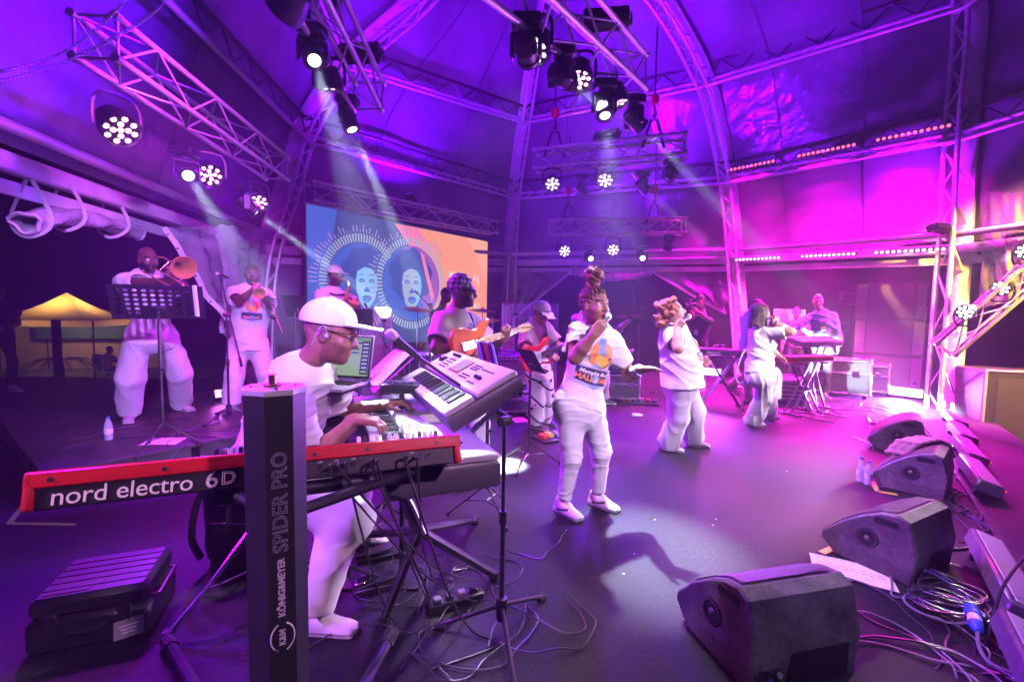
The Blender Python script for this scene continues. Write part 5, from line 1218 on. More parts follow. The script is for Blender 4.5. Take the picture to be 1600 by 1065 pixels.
def panel_bits(t, R, Ln, Dp, keyd, seed, screen=None, cluster=()):
    rs = random.Random(seed); btn = MB(); btn.box((0, 0, 0), (.012, .008, .006), .0015); bme = btn.mesh('button'); bme.materials.append(mat('grey_button', (.06, .06, .09), .5))
    kn_ = MB(); kn_.lathe([(.009, 0), (.008, .014), (.0001, .014)], 10); kme = kn_.mesh('knob'); kme.materials.append(blk)
    sl = MB(); sl.box((0, 0, 0), (.008, .05, .004)); sl.box((0, .01*rs.uniform(-1, 1), .006), (.012, .012, .012), .002); sme = sl.mesh('slider'); sme.materials.append(blk)
    if screen:
        x, y, w_, h_, em = screen; b = MB(R); b.box((x, y, .005), (w_+.016, h_+.016, .004), .001); b.build('screen_bezel', mat('bezel', (.5, .02, .12), .4) if em is None else whitep, t)
        b = MB(R); b.box((x, y, .0085), (w_, h_, .003)); b.build('screen', emat('synth_screen', (.9, .6, .9), .55), t)
    for (kind, x, y, nx_, ny_, dx_, dy_) in cluster:
        for i in range(nx_):
            for j in range(ny_):
                me = {'b': bme, 'k': kme, 's': sme}[kind]; mobj({'b': 'button', 'k': 'knob', 's': 'slider'}[kind], me, None, t, M=R @ Matrix.Translation((x+i*dx_, y+j*dy_, .004)))
pan_s = mat('synth_panel', (.56, .57, .62), .38, metal=.15, noise=.06)
t, R = synth('long silver synthesizer the man in front plays, its keys under his hands', Vector((-.44, 1.55, .965)), a_, b_, Zv, 1.36, .44, .13, 50, 0, mat('synth_case', (.10, .10, .13), .4), pan_s)
# the panel's near end lies under the red keyboard, the clusters follow the photograph
panel_bits(t, R, 1.36, .44, .14, 3, (.62, .33, .16, .09, 1), (('b', .18, .20, 9, 4, .02, .018), ('b', .18, .30, 8, 3, .02, .02), ('s', .46, .25, 0, 1, .02, .0), ('k', .40, .38, 4, 1, .03, 0), ('b', .42, .19, 6, 5, .022, .02), ('s', .86, .26, 9, 1, .028, 0), ('k', .86, .36, 8, 1, .03, 0), ('b', .84, .19, 14, 2, .024, .022)))
F1 = P(692, 646, 1.87); tl = rad(27); up2 = (Zv*math.cos(tl)-b_*math.sin(tl)).normalized(); dx2 = (b_*math.cos(tl)+Zv*math.sin(tl)).normalized()
t, R = synth('tilted silver workstation keyboard above the long synthesizer', F1, a_, dx2, up2, 1.0, .37, .10, 36, 0, mat('synth_case', (.10, .10, .13), .4), mat('workstation_panel', (.60, .62, .66), .35, metal=.15, noise=.05))
panel_bits(t, R, 1.0, .37, .14, 4, (.52, .27, .15, .095, None), (('b', .28, .21, 6, 2, .02, .02), ('b', .12, .30, 9, 1, .018, .0), ('b', .14, .20, 5, 1, .02, .02), ('k', .14, .24, 4, 1, .02, 0), ('b', .30, .28, 5, 3, .022, .016), ('b', .70, .22, 6, 4, .022, .024), ('s', .86, .27, 4, 1, .024, 0), ('k', .71, .33, 5, 1, .03, 0)))
for q_ in ((.05, .36), (.95, .36)): b = MB(R); b.cyl((q_[0], q_[1], -.1), (q_[0], q_[1], -.13), .012); b.build('foot', rub, t)
# stand of the two synthesizers
hub = P(655, 828, 2.05); t = thing('keyboard_stand', 'black slanted post keyboard stand with chrome edged legs under the synthesizers', 'keyboard stand', (hub.x, hub.y, 0))
def wt(lst, r, nm, m, seg=8, sm=0):
    b = MB(); b.tube(lst, r, seg, sm); return b.build(nm, m, t, world=True)
topc = Vector((-.52, 1.98, .80))
wt([hub, topc], .032, 'post', blkm); wt([hub+Vector((.03, -.03, 0)), topc+Vector((.03, -.03, 0))], .009, 'post_trim', alu)
for q in (G(600, 975), G(772, 905), G(742, 818), G(560, 842)):
    l_ = wt([hub, Vector((q.x, q.y, .03))], .022, 'leg', blkm); wt([hub+Vector((0, -.024, .01)), Vector((q.x, q.y-.02, .04))], .006, 'leg_trim', alu); wt([Vector((q.x, q.y, .05)), Vector((q.x, q.y, .0))], .03, 'rubber_foot', rub)
for k_ in (.22, 1.08):
    p = Vector((-.44, 1.55, .83))+a_*k_; wt([topc+(p-topc)*.5, p+b_*.05, p+b_*.40], .018, 'support_arm', blkm); 
for k_ in (.12, .88):
    p = F1+a_*k_-up2*.115; wt([Vector((-.44, 1.55, .965))+a_*(k_+.35)+b_*.40-Zv*.1, p+dx2*.33-Zv*.02, p+dx2*.02], .014, 'upper_arm', alu)
wt([Vector((-.44, 1.55, .83))+a_*.1+b_*.2, Vector((-.44, 1.55, .83))+a_*1.2+b_*.2], .02, 'cross_bar', blkm)
# drum throne of the keyboard player
sp_ = P(345, 786, 2.15); t = thing('drum_throne', 'round padded throne behind the column stand with double braced legs', 'stool', (sp_.x, sp_.y, 0))
sx, sy = -1.28, 2.28; t.location = (sx, sy, 0)
b = MB(Matrix.Translation((sx, sy, 0))); b.lathe([(.10, .58), (.165, .585), (.175, .61), (.17, .645), (.14, .665), (.0001, .668)], 24); b.build('seat', mat('black_vinyl', (.05, .04, .06), .35, bump=.2, bscale=40), t, world=True)
b = MB(Matrix.Translation((sx, sy, 0))); b.cyl((0, 0, .15), (0, 0, .58), .02); b.build('post', chrome, t, world=True)
for q in (G(262, 1005)+Vector((0, 0, 0)), Vector((sx+.36, sy+.05, 0)), Vector((sx-.15, sy+.36, 0))):
    for o_ in (-.012, .012):
        wt([Vector((sx, sy, .42+o_*2)), Vector((q.x+o_, q.y, .03))], .009, 'leg', chrome)
    wt([Vector((sx, sy, .18)), Vector((sx, sy, .0)).lerp(q, .6)+Zv*.17], .008, 'brace', chrome); wt([q+Zv*.06, q], .022, 'rubber_foot', rub)
# ---------------------------------------------------------------- mic stands
micg = mat('mic_grille', (.55, .55, .58), .35, metal=.8, bump=.6, bscale=500)
def mic_shape(M, parent, long=True, name='microphone'):
    b = MB(M); b.lathe([(.0001, .03), (.014, .028), (.0235, .016), (.0255, 0), (.0245, -.012), (.021, -.022)], 16); b.build('grille', micg, parent)
    b = MB(M); b.lathe([(.0215, -.022), (.022, -.03), (.018, -.04), (.0135, -.16), (.011, -.175), (.0001, -.175)], 14); b.build('handle', blk, parent)
def microphone(label, tip, dr):
    t = thing('microphone', label, 'microphone', tip); mic_shape(axes_to(dr).to_4x4(), t); return t
def mic_stand(label, base, zt, b0, b1, feet=None, tripod=.33, mic=None, yaw0=0):
    """base on the floor, post to zt, boom b0 (butt) to b1 (mic end)"""
    base = Vector(base); t = thing('microphone_stand', label, 'mic stand', base); z0 = base.z
    def W_(l, r, n_, m=blkm, par=None): q = MB(); q.tube(l, r, 8); return q.build(n_, m, par or t, world=True)
    W_([base+Zv*.06, base+Zv*(zt-z0)*.55], .0125, 'lower_tube'); W_([base+Zv*(zt-z0)*.5, Vector((base.x, base.y, zt))], .009, 'upper_tube')
    W_([base+Zv*(zt-z0)*.52, base+Zv*(zt-z0)*.58], .019, 'height_clutch')
    q = MB(Matrix.Translation(base)); q.lathe([(.012, .17), (.026, .165), (.03, .12), (.024, .06), (.012, .05)], 14); q.build('leg_hub', blk, t, world=True)
    fs = feet or [base+Vector((math.cos(yaw0+k*2.094), math.sin(yaw0+k*2.094), 0))*tripod for k in range(3)]
    for f in fs:
        f = Vector((f[0], f[1], z0)); l_ = W_([base+Zv*.13, f+Zv*.018], .010, 'leg'); e = (f-base).normalized(); W_([f-e*.035+Zv*.018, f+e*.015+Zv*.016], .017, 'rubber_foot', rub)
    if b0 is not None:
        b0 = Vector(b0); b1 = Vector(b1); W_([b0, b1], .008, 'boom'); d = (b1-b0).normalized(); W_([b0, b0+d*.10], .015, 'counterweight', blk)
        j = b0.lerp(b1, .3); q = MB(); c = Vector((base.x, base.y, zt)); q.cyl(c+Vector((-.02, -.02, 0)), c+Vector((.02, .02, 0)), .024, seg=12); q.build('boom_clutch', blk, t, world=True)
        W_([b1-d*.02, b1+d*.05], .014, 'mic_clip', blk)
    return t
bs = G(783, 985); bt = P(767, 645, 2.25)
mic_stand('boom microphone stand reaching over the tilted keyboard', (bs.x, bs.y, 0), bt.z, P(792, 652, 2.25), P(650, 555, 2.05), [G(848, 936), G(684, 982), G(806, 1090)])
microphone('silver grilled vocal microphone over the tilted keyboard', P(612, 524, 1.98), P(612, 524, 1.98)-P(650, 555, 2.05))
bs = G(358, 655, RZ); mic_stand('boom microphone stand beside the trumpet player', bs, P(358, 492, 5.1).z, P(378, 572, 5.0), P(345, 437, 5.15), None, .34, None, .4)
microphone('slim dark microphone tilted up beside the trumpet player', P(340, 428, 5.15), P(330, 426, 5.0)-P(350, 433, 5.2))
bs = Vector((P(427, 480, 5.0).x, P(427, 480, 5.0).y, RZ)); mic_stand('boom microphone stand right before the trumpet bell', bs, P(427, 495, 5.0).z, P(441, 520, 4.95), P(421, 468, 5.05), None, .34, None, 1.0)
microphone('microphone pointing up into the trumpet bell', P(419, 462, 5.03), P(416, 455, 5.1)-P(422, 470, 5.0))
bs = Vector((P(672, 480, 6.3).x, P(672, 480, 6.3).y, 0)); mic_stand('overhead microphone stand before the video wall', bs, P(661, 476, 6.3).z, P(694, 502, 6.2), P(652, 458, 6.4), None, .34, None, .2)
bs = Vector((P(600, 480, 6.1).x, P(600, 480, 6.1).y, 0)); mic_stand('microphone stand leaning before the clear drum shield', bs, P(590, 500, 6.1).z, P(606, 545, 6.0), P(572, 478, 6.2), None, .34, None, .7)
bs = Vector((P(808, 480, 6.9).x, P(808, 480, 6.9).y, 0)); mic_stand('microphone stand with its boom raised beside the drum kit', bs, P(806, 490, 6.9).z, P(795, 515, 6.9), P(811, 458, 6.9), None, .32, None, .7)
bs = Vector((P(1000, 480, 8.4).x, P(1000, 480, 8.4).y, 0)); mic_stand('microphone stand in the dark opening behind the bass player', bs, P(1000, 500, 8.4).z, P(1003, 500, 8.4), P(989, 462, 8.4), None, .32, None, .1)
# hand microphones
for key, nm, lab in (('lead', 'R', 'black hand microphone held by the lead singer at her mouth'), ('second', 'R', 'black hand microphone of the singer with auburn curls'), ('third', 'R', 'white-headed hand microphone of the singer with the sash')):
    I = PEOPLE[key]; mouth = I['W'](I['HT']((.135, -.005, -.075))); R_, T_h, tips = I['TT'][nm]; hc_ = I['W'](T_h((.075, 0.0, -.035)))
    microphone(lab, mouth, mouth-hc_)
# ---------------------------------------------------------------- music stands
def music_stand(label, base, c, nrm, w_, h_, perf=True, papers=False, feet_r=.28, seed=0, tilt_up=None):
    base = Vector(base); c = Vector(c); n = Vector(nrm).normalized(); x = Zv.cross(n).normalized(); y = n.cross(x); t = thing('music_stand', label, 'music stand', base); z0 = base.z
    R = frame(c-base, x, y, n)
    holes = perf
    # desk with round punched holes, each hole an open gap between strips
    nx_, ny_ = (10, 6) if perf else (1, 1)
    if perf:
        b = MB(R); mx = .03; gx = (w_-2*mx)/nx_; gy = (h_-2*mx)/ny_
        vs = []; fs = []
        for i in range(nx_):
            for j in range(ny_):
                ox = -w_/2+mx+gx*(i+.5); oy = -h_/2+mx+gy*(j+.5); k0 = len(vs); sq = []
                for q in range(16):
                    a = 2*math.pi*q/16; r = 1/max(abs(math.cos(a)), abs(math.sin(a))); sq.append((ox+math.cos(a)*r*gx/2, oy+math.sin(a)*r*gy/2, 0))
                solid = 2 < i < 7 and j < 2
                vs += sq; vs += [(ox+math.cos(2*math.pi*q/16)*gx*(.30 if not solid else .01), oy+math.sin(2*math.pi*q/16)*gy*(.30 if not solid else .01), 0) for q in range(16)]
                fs += [(k0+q, k0+(q+1) % 16, k0+16+(q+1) % 16, k0+16+q) for q in range(16)]
        b.add(vs, fs)
        for (cx_, cy_, sx_, sy_) in ((0, h_/2-mx/2, w_, mx), (0, -h_/2+mx/2, w_, mx), (-w_/2+mx/2, 0, mx, h_-2*mx), (w_/2-mx/2, 0, mx, h_-2*mx)): b.box((cx_, cy_, 0), (sx_, sy_, .003))
        dk = b.build('desk', blkm, t)
    else:
        b = MB(R); b.prism(rrect(-w_/2, -h_/2, w_/2, h_/2, .02), -.002, .002); dk = b.build('desk', blkm, t)
    b = MB(R); b.box((0, -h_/2+.003, .028), (w_, .004, .055), .001); b.build('ledge', blkm, t)
    b = MB(R); b.box((0, -h_*.18, -.02), (.10, .05, .03), .006); b.build('tilt_block', blk, t)
    rel = R @ Vector((0, -h_*.2, -.03)); foot = Vector((0, 0, 0)); b = MB(); b.tube([Vector((rel.x*.6, rel.y*.6, .2)), Vector((rel.x*.6, rel.y*.6, rel.z*.6)), rel], [.013, .013, .010], 8); b.build('post', blkm, t)
    b = MB(); b.box((rel.x*.6+.015, rel.y*.6, rel.z*.58), (.05, .02, .02), .005); b.build('clutch_knob', blk, t)
    for k in range(3):
        a = seed+k*2.094; f = Vector((math.cos(a)*feet_r+rel.x*.6, math.sin(a)*feet_r+rel.y*.6, .015)); o_ = Vector((rel.x*.6, rel.y*.6, .24)); b = MB(); b.tube([o_, f], .008, 6); b.build('leg', blkm, t)
        b = MB(); b.tube([o_-Zv*.13, o_.lerp(f, .55)], .006, 6); b.build('leg_brace', blkm, t); b = MB(); b.tube([f+Zv*.01, f-Zv*.015], .014, 6); b.build('rubber_foot', rub, t)
    return t, R, base
def sheet_paper(label, M, w_, h_, lines=8, seed=1, curl=.006, group=None):
    """M in world"""
    rs = random.Random(seed); t = thing('sheet_music', label, 'paper', M.translation, group=group); Ml = M.copy(); Ml.translation = (0, 0, 0)
    vs = []; fs = []; n = 8
    for j in range(n+1):
        for i in range(n+1): u_, v_ = i/n-.5, j/n-.5; vs.append((u_*w_, v_*h_, curl*(math.sin(u_*4+seed)+.7*math.sin(v_*5))))
    for j in range(n):
        for i in range(n): a = j*(n+1)+i; fs.append((a, a+1, a+n+2, a+n+1))
    b = MB(Ml); b.add(vs, fs); b.build('page', paper, t, smooth=80)
    b = MB(Ml)
    zf = lambda x, y: curl*(math.sin(x/w_*4+seed)+.7*math.sin(y/h_*5))+.0015
    for k in range(lines):
        y = h_*(.40-.82*k/lines); x0 = -w_*.42; x1 = w_*(.42 if rs.random() > .3 else rs.uniform(.0, .4)); m_ = 8
        for o_ in (0, .006) if rs.random() > .35 else (0,):
            for q in range(m_):
                xa = x0+(x1-x0)*q/m_; xb = x0+(x1-x0)*(q+rs.uniform(.5, 1))/m_; b.add([(xa, y+o_, zf(xa, y)), (xb, y+o_, zf(xb, y)), (xb, y+o_+.0022, zf(xb, y)), (xa, y+o_+.0022, zf(xa, y))], [(0, 1, 2, 3)])
    b.build('printed_lines', inkm, t, smooth=0); return t
# trombone player's perforated stand
c = P(247, 472, 3.9); music_stand('black perforated music stand before the trombone player', Vector((c.x, c.y, RZ)), c, Vector((-.35, .75, .35)), .66, .31, True, seed=.5)
sheet_paper('white page sticking out beside the perforated music stand', frame(P(306, 470, 3.95), *[Vector(v) for v in ((.9, .42, 0), (0, -.1, 1), (.42, -.9, -.1))]), .035, .27, 0, 1)
# sheet music desk beside the laptop
c = P(603, 577, 2.95); n_ = (Vector((-.55, -.30, .75))).normalized()
ms, R, bs_ = music_stand('wide music stand with open sheet music beside the laptop', Vector((c.x, c.y, 0)), c, n_, .50, .34, False, seed=.3)
xw, yw_, = Zv.cross(n_).normalized(), None; yw_ = n_.cross(xw)
sheet_paper('left page of the open sheet music on the wide stand', frame(c-xw*.10+n_*.008+yw_*.0, xw, yw_, n_), .22, .30, 12, 3)
sheet_paper('right page of the open sheet music lying over the other', frame(c+xw*.10+n_*.013+yw_*.02, (xw*math.cos(.12)+yw_*math.sin(.12)), (yw_*math.cos(.12)-xw*math.sin(.12)), n_), .22, .30, 11, 5)
b = thing('paper_clamp', 'black spring clamp holding the sheet music on the wide stand', 'clamp', c-yw_*.15+n_*.02); q = MB(frame((0, 0, 0), xw, yw_, n_)); q.box((-.04, 0, 0), (.07, .05, .02), .008); q.box((.04, 0, 0), (.06, .045, .02), .008); q.build('jaws', blk, b); q = MB(frame((0, 0, 0), xw, yw_, n_)); q.box((0, .012, .012), (.025, .07, .03), .006); q.build('spring_grip', blkm, b)
# stand with colour striped folder and pale-edged stand by the guitarists
c = P(765, 562, 3.3); ms, R, bs_ = music_stand('music stand with a striped folder between the two guitarists', Vector((c.x, c.y, 0)), c, Vector((.85, .45, .25)), .30, .27, False, seed=1.1)
fl = thing('striped_folder', 'folder with pale blue, dark and red stripes on a stand between the guitarists', 'folder', c); RR = frame((0, 0, 0), Zv.cross(Vector((.85, .45, .25)).normalized()).normalized(), Vector((0, 0, 1)), Vector((.85, .45, .25)).normalized())
nn = Vector((.85, .45, .25)).normalized(); xx = Zv.cross(nn).normalized(); yy = nn.cross(xx); RR = frame((0, 0, 0), xx, yy, nn)
q = MB(RR); q.box((0, .0, -.012), (.30, .27, .008), .002); q.build('cover', mat('folder_blue', (.35, .5, .75), .5), fl)
for k, (x, m_) in enumerate(((-.09, blk), (-.02, mat('stripe_red', (.35, .03, .04), .5)), (.04, blk))): q = MB(RR); q.box((x, 0, -.0175), (.05, .269, .004)); q.build('stripe', m_, fl)
c = P(829, 563, 4.4); n_ = Vector((.62, .1, .78)).normalized(); ms, R, bs_ = music_stand('pale edged music stand in front of the red guitar', Vector((P(827, 563, 4.4).x, P(827, 563, 4.4).y, 0)), c, Vector((.75, .35, .55)), .34, .27, False, seed=.15, feet_r=.32)
sheet_paper('white sheet lying on the stand in front of the red guitar', frame(c+Vector((.75, .35, .55)).normalized()*.01, *(lambda n: (Zv.cross(n).normalized(), n.cross(Zv.cross(n).normalized()), n))(Vector((.75, .35, .55)).normalized())), .30, .24, 4, 9)
c = P(462, 478, 5.2); music_stand('dark music stand beside the saxophone player', Vector((c.x, c.y, 0)), c, Vector((.3, .9, .3)), .34, .26, False, seed=.9)
c = P(560, 498, 4.9); music_stand('dark music stand behind the cap of the keyboard player', Vector((c.x, c.y, 0)), c, Vector((-.3, .85, .4)), .30, .24, False, seed=.2)
c = P(988, 488, 7.9); music_stand('perforated music stand behind the bass headstock', Vector((c.x, c.y, 0)), c, Vector((-.2, .6, .8)), .42, .30, True, seed=.6)
# ---------------------------------------------------------------- laptop on its stand
c = P(527, 596, 2.42); t = thing('laptop', 'open silver laptop with an audio program on its lit screen', 'laptop', c)
fx_ = Vector((.92, .38, 0)).normalized(); fy_ = Vector((-fx_.y, fx_.x, 0)); sn = (fx_*-.55+fy_*-.83).normalized(); lx = Vector((.80, -.6, 0)); lx = Zv.cross(sn).normalized()
LB = frame((0, 0, 0), lx, -sn, Zv)     # y away from the viewer of the screen
b = MB(LB); b.box((0, -.12, 0), (.36, .25, .018), .005); b.build('base', silver, t)
for j in range(5):
    for i in range(12): b = MB(LB); b.box((-.143+i*.026, -.04-j*.022, .0105), (.021, .018, .004), .001); b.build('key', blk, t)
b = MB(LB); b.box((0, -.205, .0095), (.10, .065, .002), .0005); b.build('trackpad', silver, t)
SB = LB @ Matrix.Translation((0, .008, .01)) @ Matrix.Rotation(rad(-78), 4, 'X') @ Matrix.Rotation(math.pi, 4, 'X') @ Matrix.Rotation(math.pi, 4, 'Z')
SB = LB @ frame((0, .01, .012), (1, 0, 0), (0, math.sin(rad(14)), math.cos(rad(14))), (0, -math.cos(rad(14)), math.sin(rad(14))))
b = MB(SB); b.box((0, .12, -.004), (.36, .24, .008), .003); lid = b.build('lid', silver, t)
b = MB(SB); b.box((0, .122, .001), (.35, .225, .003)); b.build('bezel', blk, lid)
b = MB(SB); b.box((0, .124, .0035), (.33, .205, .002)); b.build('screen', emat('laptop_screen', (.45, .62, .42), .62), lid)
sm_d = emat('screen_dark', (.05, .07, .10), .5); sm_b = emat('screen_blue', (.05, .10, .35), .7); sm_g = emat('screen_green', (.20, .45, .15), .7); sm_w = emat('screen_pale', (.45, .55, .75), .8)
for (x, y, w_, h_, m_) in ((0, .215, .33, .018, sm_g), (0, .198, .33, .008, sm_d), (.142, .12, .045, .18, sm_d), (.03, .165, .15, .008, sm_b), (.03, .145, .15, .008, sm_b), (-.02, .215, .12, .01, sm_d)):
    b = MB(SB); b.box((x, y, .006), (w_, h_, .0016)); b.build('screen_panel', m_, lid)
for k in range(8): b = MB(SB); b.box((.142, .045+k*.021, .0075), (.03, .009, .001)); b.build('screen_tile', sm_w, lid)
t = thing('laptop_stand', 'black stand carrying the laptop beside the keyboards', 'stand', (c.x, c.y, 0))
b = MB(Matrix.Translation(c)); b.box((0, 0, -.02), (.30, .26, .012), .003, LB @ Matrix.Translation((0, -.12, 0))); b.build('tray', blkm, t, world=True)
q0 = c+(LB @ Vector((0, -.12, 0))); b = MB(); b.tube([q0-Zv*.03, Vector((q0.x, q0.y, .1))], .016, 8); b.build('post', blkm, t, world=True)
for k in range(3): b = MB(); a = k*2.09+.4; b.tube([Vector((q0.x, q0.y, .22)), Vector((q0.x+.34*math.cos(a), q0.y+.34*math.sin(a), .015))], .011, 6); b.build('leg', blkm, t, world=True)
# small boxes behind the player's hands
for (px, py, Z, s_, lab, m_) in ((628, 604, 2.5, (.20, .14, .05), 'dark effects box with a small lit display behind the synthesizer keys', blk), (543, 655, 2.5, (.22, .16, .06), 'black drum pad box beside the synthesizer keys', blk)):
    c = P(px, py, Z); t = thing('effects_box', lab, 'box', c); b = MB(); b.box((0, 0, 0), s_, .008); b.build('housing', m_, t)
    for k in range(4): b = MB(); b.box((-.06+.04*k, -.03, s_[2]/2+.004), (.028, .028, .008), .002); b.build('pad', mat('grey_button', (.06, .06, .09), .5), t)
    b = MB(); b.box((0, .035, s_[2]/2+.001), (.09, .03, .003)); b.build('display', emat('small_display', (.25, .45, .8), .5), t)
    b = MB(); b.tube([Vector((0, 0, -.03)), Vector((0, 0, -c.z+.01))], .015, 8); b.box((0, 0, -c.z+.008), (.24, .24, .014), .003); b.build('stand_foot', blkm, t)
# ---------------------------------------------------------------- guitars
def closed_spline(pts, n=5):
    m_ = len(pts); out_ = []
    for i in range(m_):
        a, b, c, d = [Vector(pts[(i+k) % m_]) for k in (-1, 0, 1, 2)]
        for k in range(n):
            t_ = k/n; p = .5*((2*b)+(c-a)*t_+(2*a-5*b+4*c-d)*t_*t_+(-a+3*b-3*c+d)*t_**3); out_.append((p.x, p.y))
    return out_
STRAT = [(-.20, 0), (-.19, .09), (-.14, .142), (-.07, .148), (0, .115), (.07, .115), (.13, .148), (.20, .168), (.222, .152), (.19, .105), (.14, .055), (.118, .026), (.118, -.026), (.145, -.07), (.19, -.112), (.178, -.135), (.12, -.135), (.06, -.11), (0, -.115), (-.07, -.152), (-.14, -.148), (-.19, -.095)]
def guitar(label, M, body_m, neck_m=maple, bass=False, guard=None):
    t = thing('bass_guitar' if bass else 'electric_guitar', label, 'guitar', M.translation); R = M.copy(); R.translation = (0, 0, 0)
    k = 1.12 if bass else 1.0; L = .86 if bass else .66
    out_ = [(x*k, y*k) for x, y in closed_spline(STRAT, 4)]
    b = MB(R); b.prism(out_, -.022, .022, bev=.009); b.build('body', body_m, t)
    if guard: b = MB(R); b.prism([(x*.62+.02, y*.6-.02) for x, y in out_], .0225, .0245); b.build('pickguard', guard, t)
    x1 = .10+L*.62; b = MB(R); b.prism([(.06, -.028), (x1, -.021), (x1, .021), (.06, .028)], .012, .036, bev=.006); b.build('neck', neck_m, t)
    b = MB(R); b.prism([(.05, -.027), (x1-.004, -.0205), (x1-.004, .0205), (.05, .027)], .0362, .040); fbd = b.build('fretboard', neck_m, t)
    for i in range(18): x = .06+(x1-.07)*(1-.5**((18-i)/9.0))*1.33; b = MB(R); b.box((min(x, x1-.01), 0, .0408), (.002, .042, .0012)); b.build('fret', chrome, fbd)
    hs_ = [(x1, -.021), (x1+.05, -.034), (x1+.14, -.03), (x1+.18, -.012), (x1+.17, .016), (x1+.11, .034), (x1+.04, .036), (x1, .021)]
    b = MB(R); b.prism(closed_spline(hs_, 3), .010, .026, bev=.003); hd = b.build('headstock', neck_m, t)
    nt_ = 4 if bass else 6
    for i in range(nt_): x = x1+.035+i*(.115/(nt_-1)); b = MB(R); b.cyl((x, .03, .018), (x, .062, .018), .004, seg=6); b.box((x, .066, .018), (.014, .018, .008), .003); b.cyl((x, .012-.004*i, .026), (x, .012-.004*i, .036), .005, seg=8); b.build('tuner', blkm if not bass else chrome, hd)
    for x in ((-.05, .02, .07) if not bass else (-.03, .05)): b = MB(R); b.box((x, 0, .027), (.02, .075, .012), .004); b.build('pickup', blk if guard is None else whitep, t)
    b = MB(R); b.box((-.11, 0, .028), (.035, .075, .014), .003); b.build('bridge', chrome, t)
    for i in range(3): b = MB(R); b.cyl((-.08+.035*i, -.085, .022), (-.08+.035*i, -.085, .038), .011, seg=10); b.build('knob', blk if guard is None else whitep, t)
    for i in range(nt_): y = (-.5+i/(nt_-1))*.05; b = MB(R); b.tube([(-.11, y, .041), (x1, y*.72, .0435)], .0008, 4); b.build('string', chrome, t)
    return t
def gframe(c, hd, fw): x = (Vector(hd)-Vector(c)).normalized(); f = Vector(fw); z = (f-x*f.dot(x)).normalized(); return frame(c, x, z.cross(x), z)
def strap(I, label, M, m_, k=1.0):
    W = I['W']; che, lat, fwd, up, S = I['che'], I['lat'], I['fwd'], I['up'], I['S']
    a = M @ Vector((.21*k, .15*k, 0)); z = M @ Vector((-.20*k, 0, -.01)); pts = [a, W(che-up*.12*S+fwd*.155*S+lat*.06*S), W(che+up*.045*S+fwd*.08*S+lat*.085*S), W(che+up*.055*S-fwd*.06*S+lat*.08*S), W(che-up*.2*S-fwd*.16*S-lat*.05*S), W(che-up*.36*S-fwd*.10*S-lat*.19*S), z]
    t = thing('guitar_strap', label, 'strap', a); b = MB(); b.tube(pts, .026, 6, 6, flat=.12); b.build('webbing', m_, t, world=True); return t
orange = mat('orange_burst', (.75, .16, .03), .25, coat=.6, noise=.25, nscale=6); redg = mat('red_guitar', (.70, .03, .03), .25, coat=.6)
M1 = gframe(P(737, 537, 3.62), P(818, 512, 4.02), (.79, -.62, .12)); guitar('orange electric guitar with maple neck of the man with grey curls', M1, orange); strap(PEOPLE['guitar1'], 'dark strap of the orange guitar across a white shirt', M1, inkm)
M2 = gframe(P(838, 556, 5.22), P(905, 530, 5.5), (.62, -.78, .12)); guitar('red electric guitar with white pickguard of the man in the cap', M2, redg, darkwood, guard=whitep); strap(PEOPLE['guitar2'], 'black strap of the red guitar across a white shirt', M2, inkm)
M3 = gframe(P(920, 552, 6.55), P(994, 491, 6.75), (.47, -.88, .1)); guitar('bass guitar whose pale headstock shows beside the lead singer', M3, mat('cream_bass', (.6, .55, .42), .3, coat=.4), maple, True); strap(PEOPLE['bass'], 'strap of the bass guitar behind the lead singer', M3, inkm, 1.1)
# ---------------------------------------------------------------- horns
def bell_prof(r0, r1, L, n=14): return [(r0+(r1-r0)*((i/n)**3.2)+.0, L*i/n) for i in range(n+1)]
I = PEOPLE['trombone']; mo_ = I['W'](I['HT']((.118, 0, -.068))); d = (P(336, 470, 3.75)-mo_).normalized(); sd_ = Vector((d.y, -d.x, 0)).normalized(); up_ = sd_.cross(d); up_ = up_ if up_.z > 0 else -up_
t = thing('trombone', 'brass trombone raised by the bald player', 'trombone', mo_)
def tw(l, r, n_, m=gold, sm=0, seg=8): q = MB(); q.tube(l, r, seg, sm); return q.build(n_, m, t, world=True)
q = MB(Matrix.Translation(mo_) @ axes_to(d).to_4x4()); q.lathe([(.0125, -.005), (.0135, .0), (.011, .02), (.005, .045), (.006, .08)], 12); q.build('mouthpiece', chrome, t, world=True)
s0, s1 = mo_+d*.06, mo_+d*.80; o2 = up_*-.05+sd_*.07
tw([s0, s1], .0075, 'slide_tube'); tw([s0+o2, s1+o2], .0075, 'slide_tube'); e = d*.06; tw([s1, s1+e*.7+o2*.1, s1+e+o2*.5, s1+e*.7+o2*.9, s1+o2], .0085, 'slide_bow', gold, 4); tw([s0+d*.02, s0+o2+d*.02], .006, 'slide_brace', chrome); tw([s0+d*.35, s0+o2+d*.35], .006, 'slide_brace', chrome)
bo = mo_+sd_*-.10+up_*.10; back = bo-d*.12; tw([s0+o2, s0+o2-d*.10, s0+o2-d*.16+(back-s0-o2)*.3, back-d*.10+(s0+o2-back)*.2, back, bo+d*.12], .0085, 'tuning_bow', gold, 5)
q = MB(Matrix.Translation(bo+d*.10) @ axes_to(d).to_4x4()); pr = bell_prof(.010, .108, .40); q.lathe(pr+[(.111, .40), (.108, .398)]+[(max(.008, r-.002), z) for r, z in pr[::-1]], 28, caps=False); q.build('bell', gold, t, world=True); tw([bo+d*.12, s0+d*.1], .005, 'bell_brace', chrome)
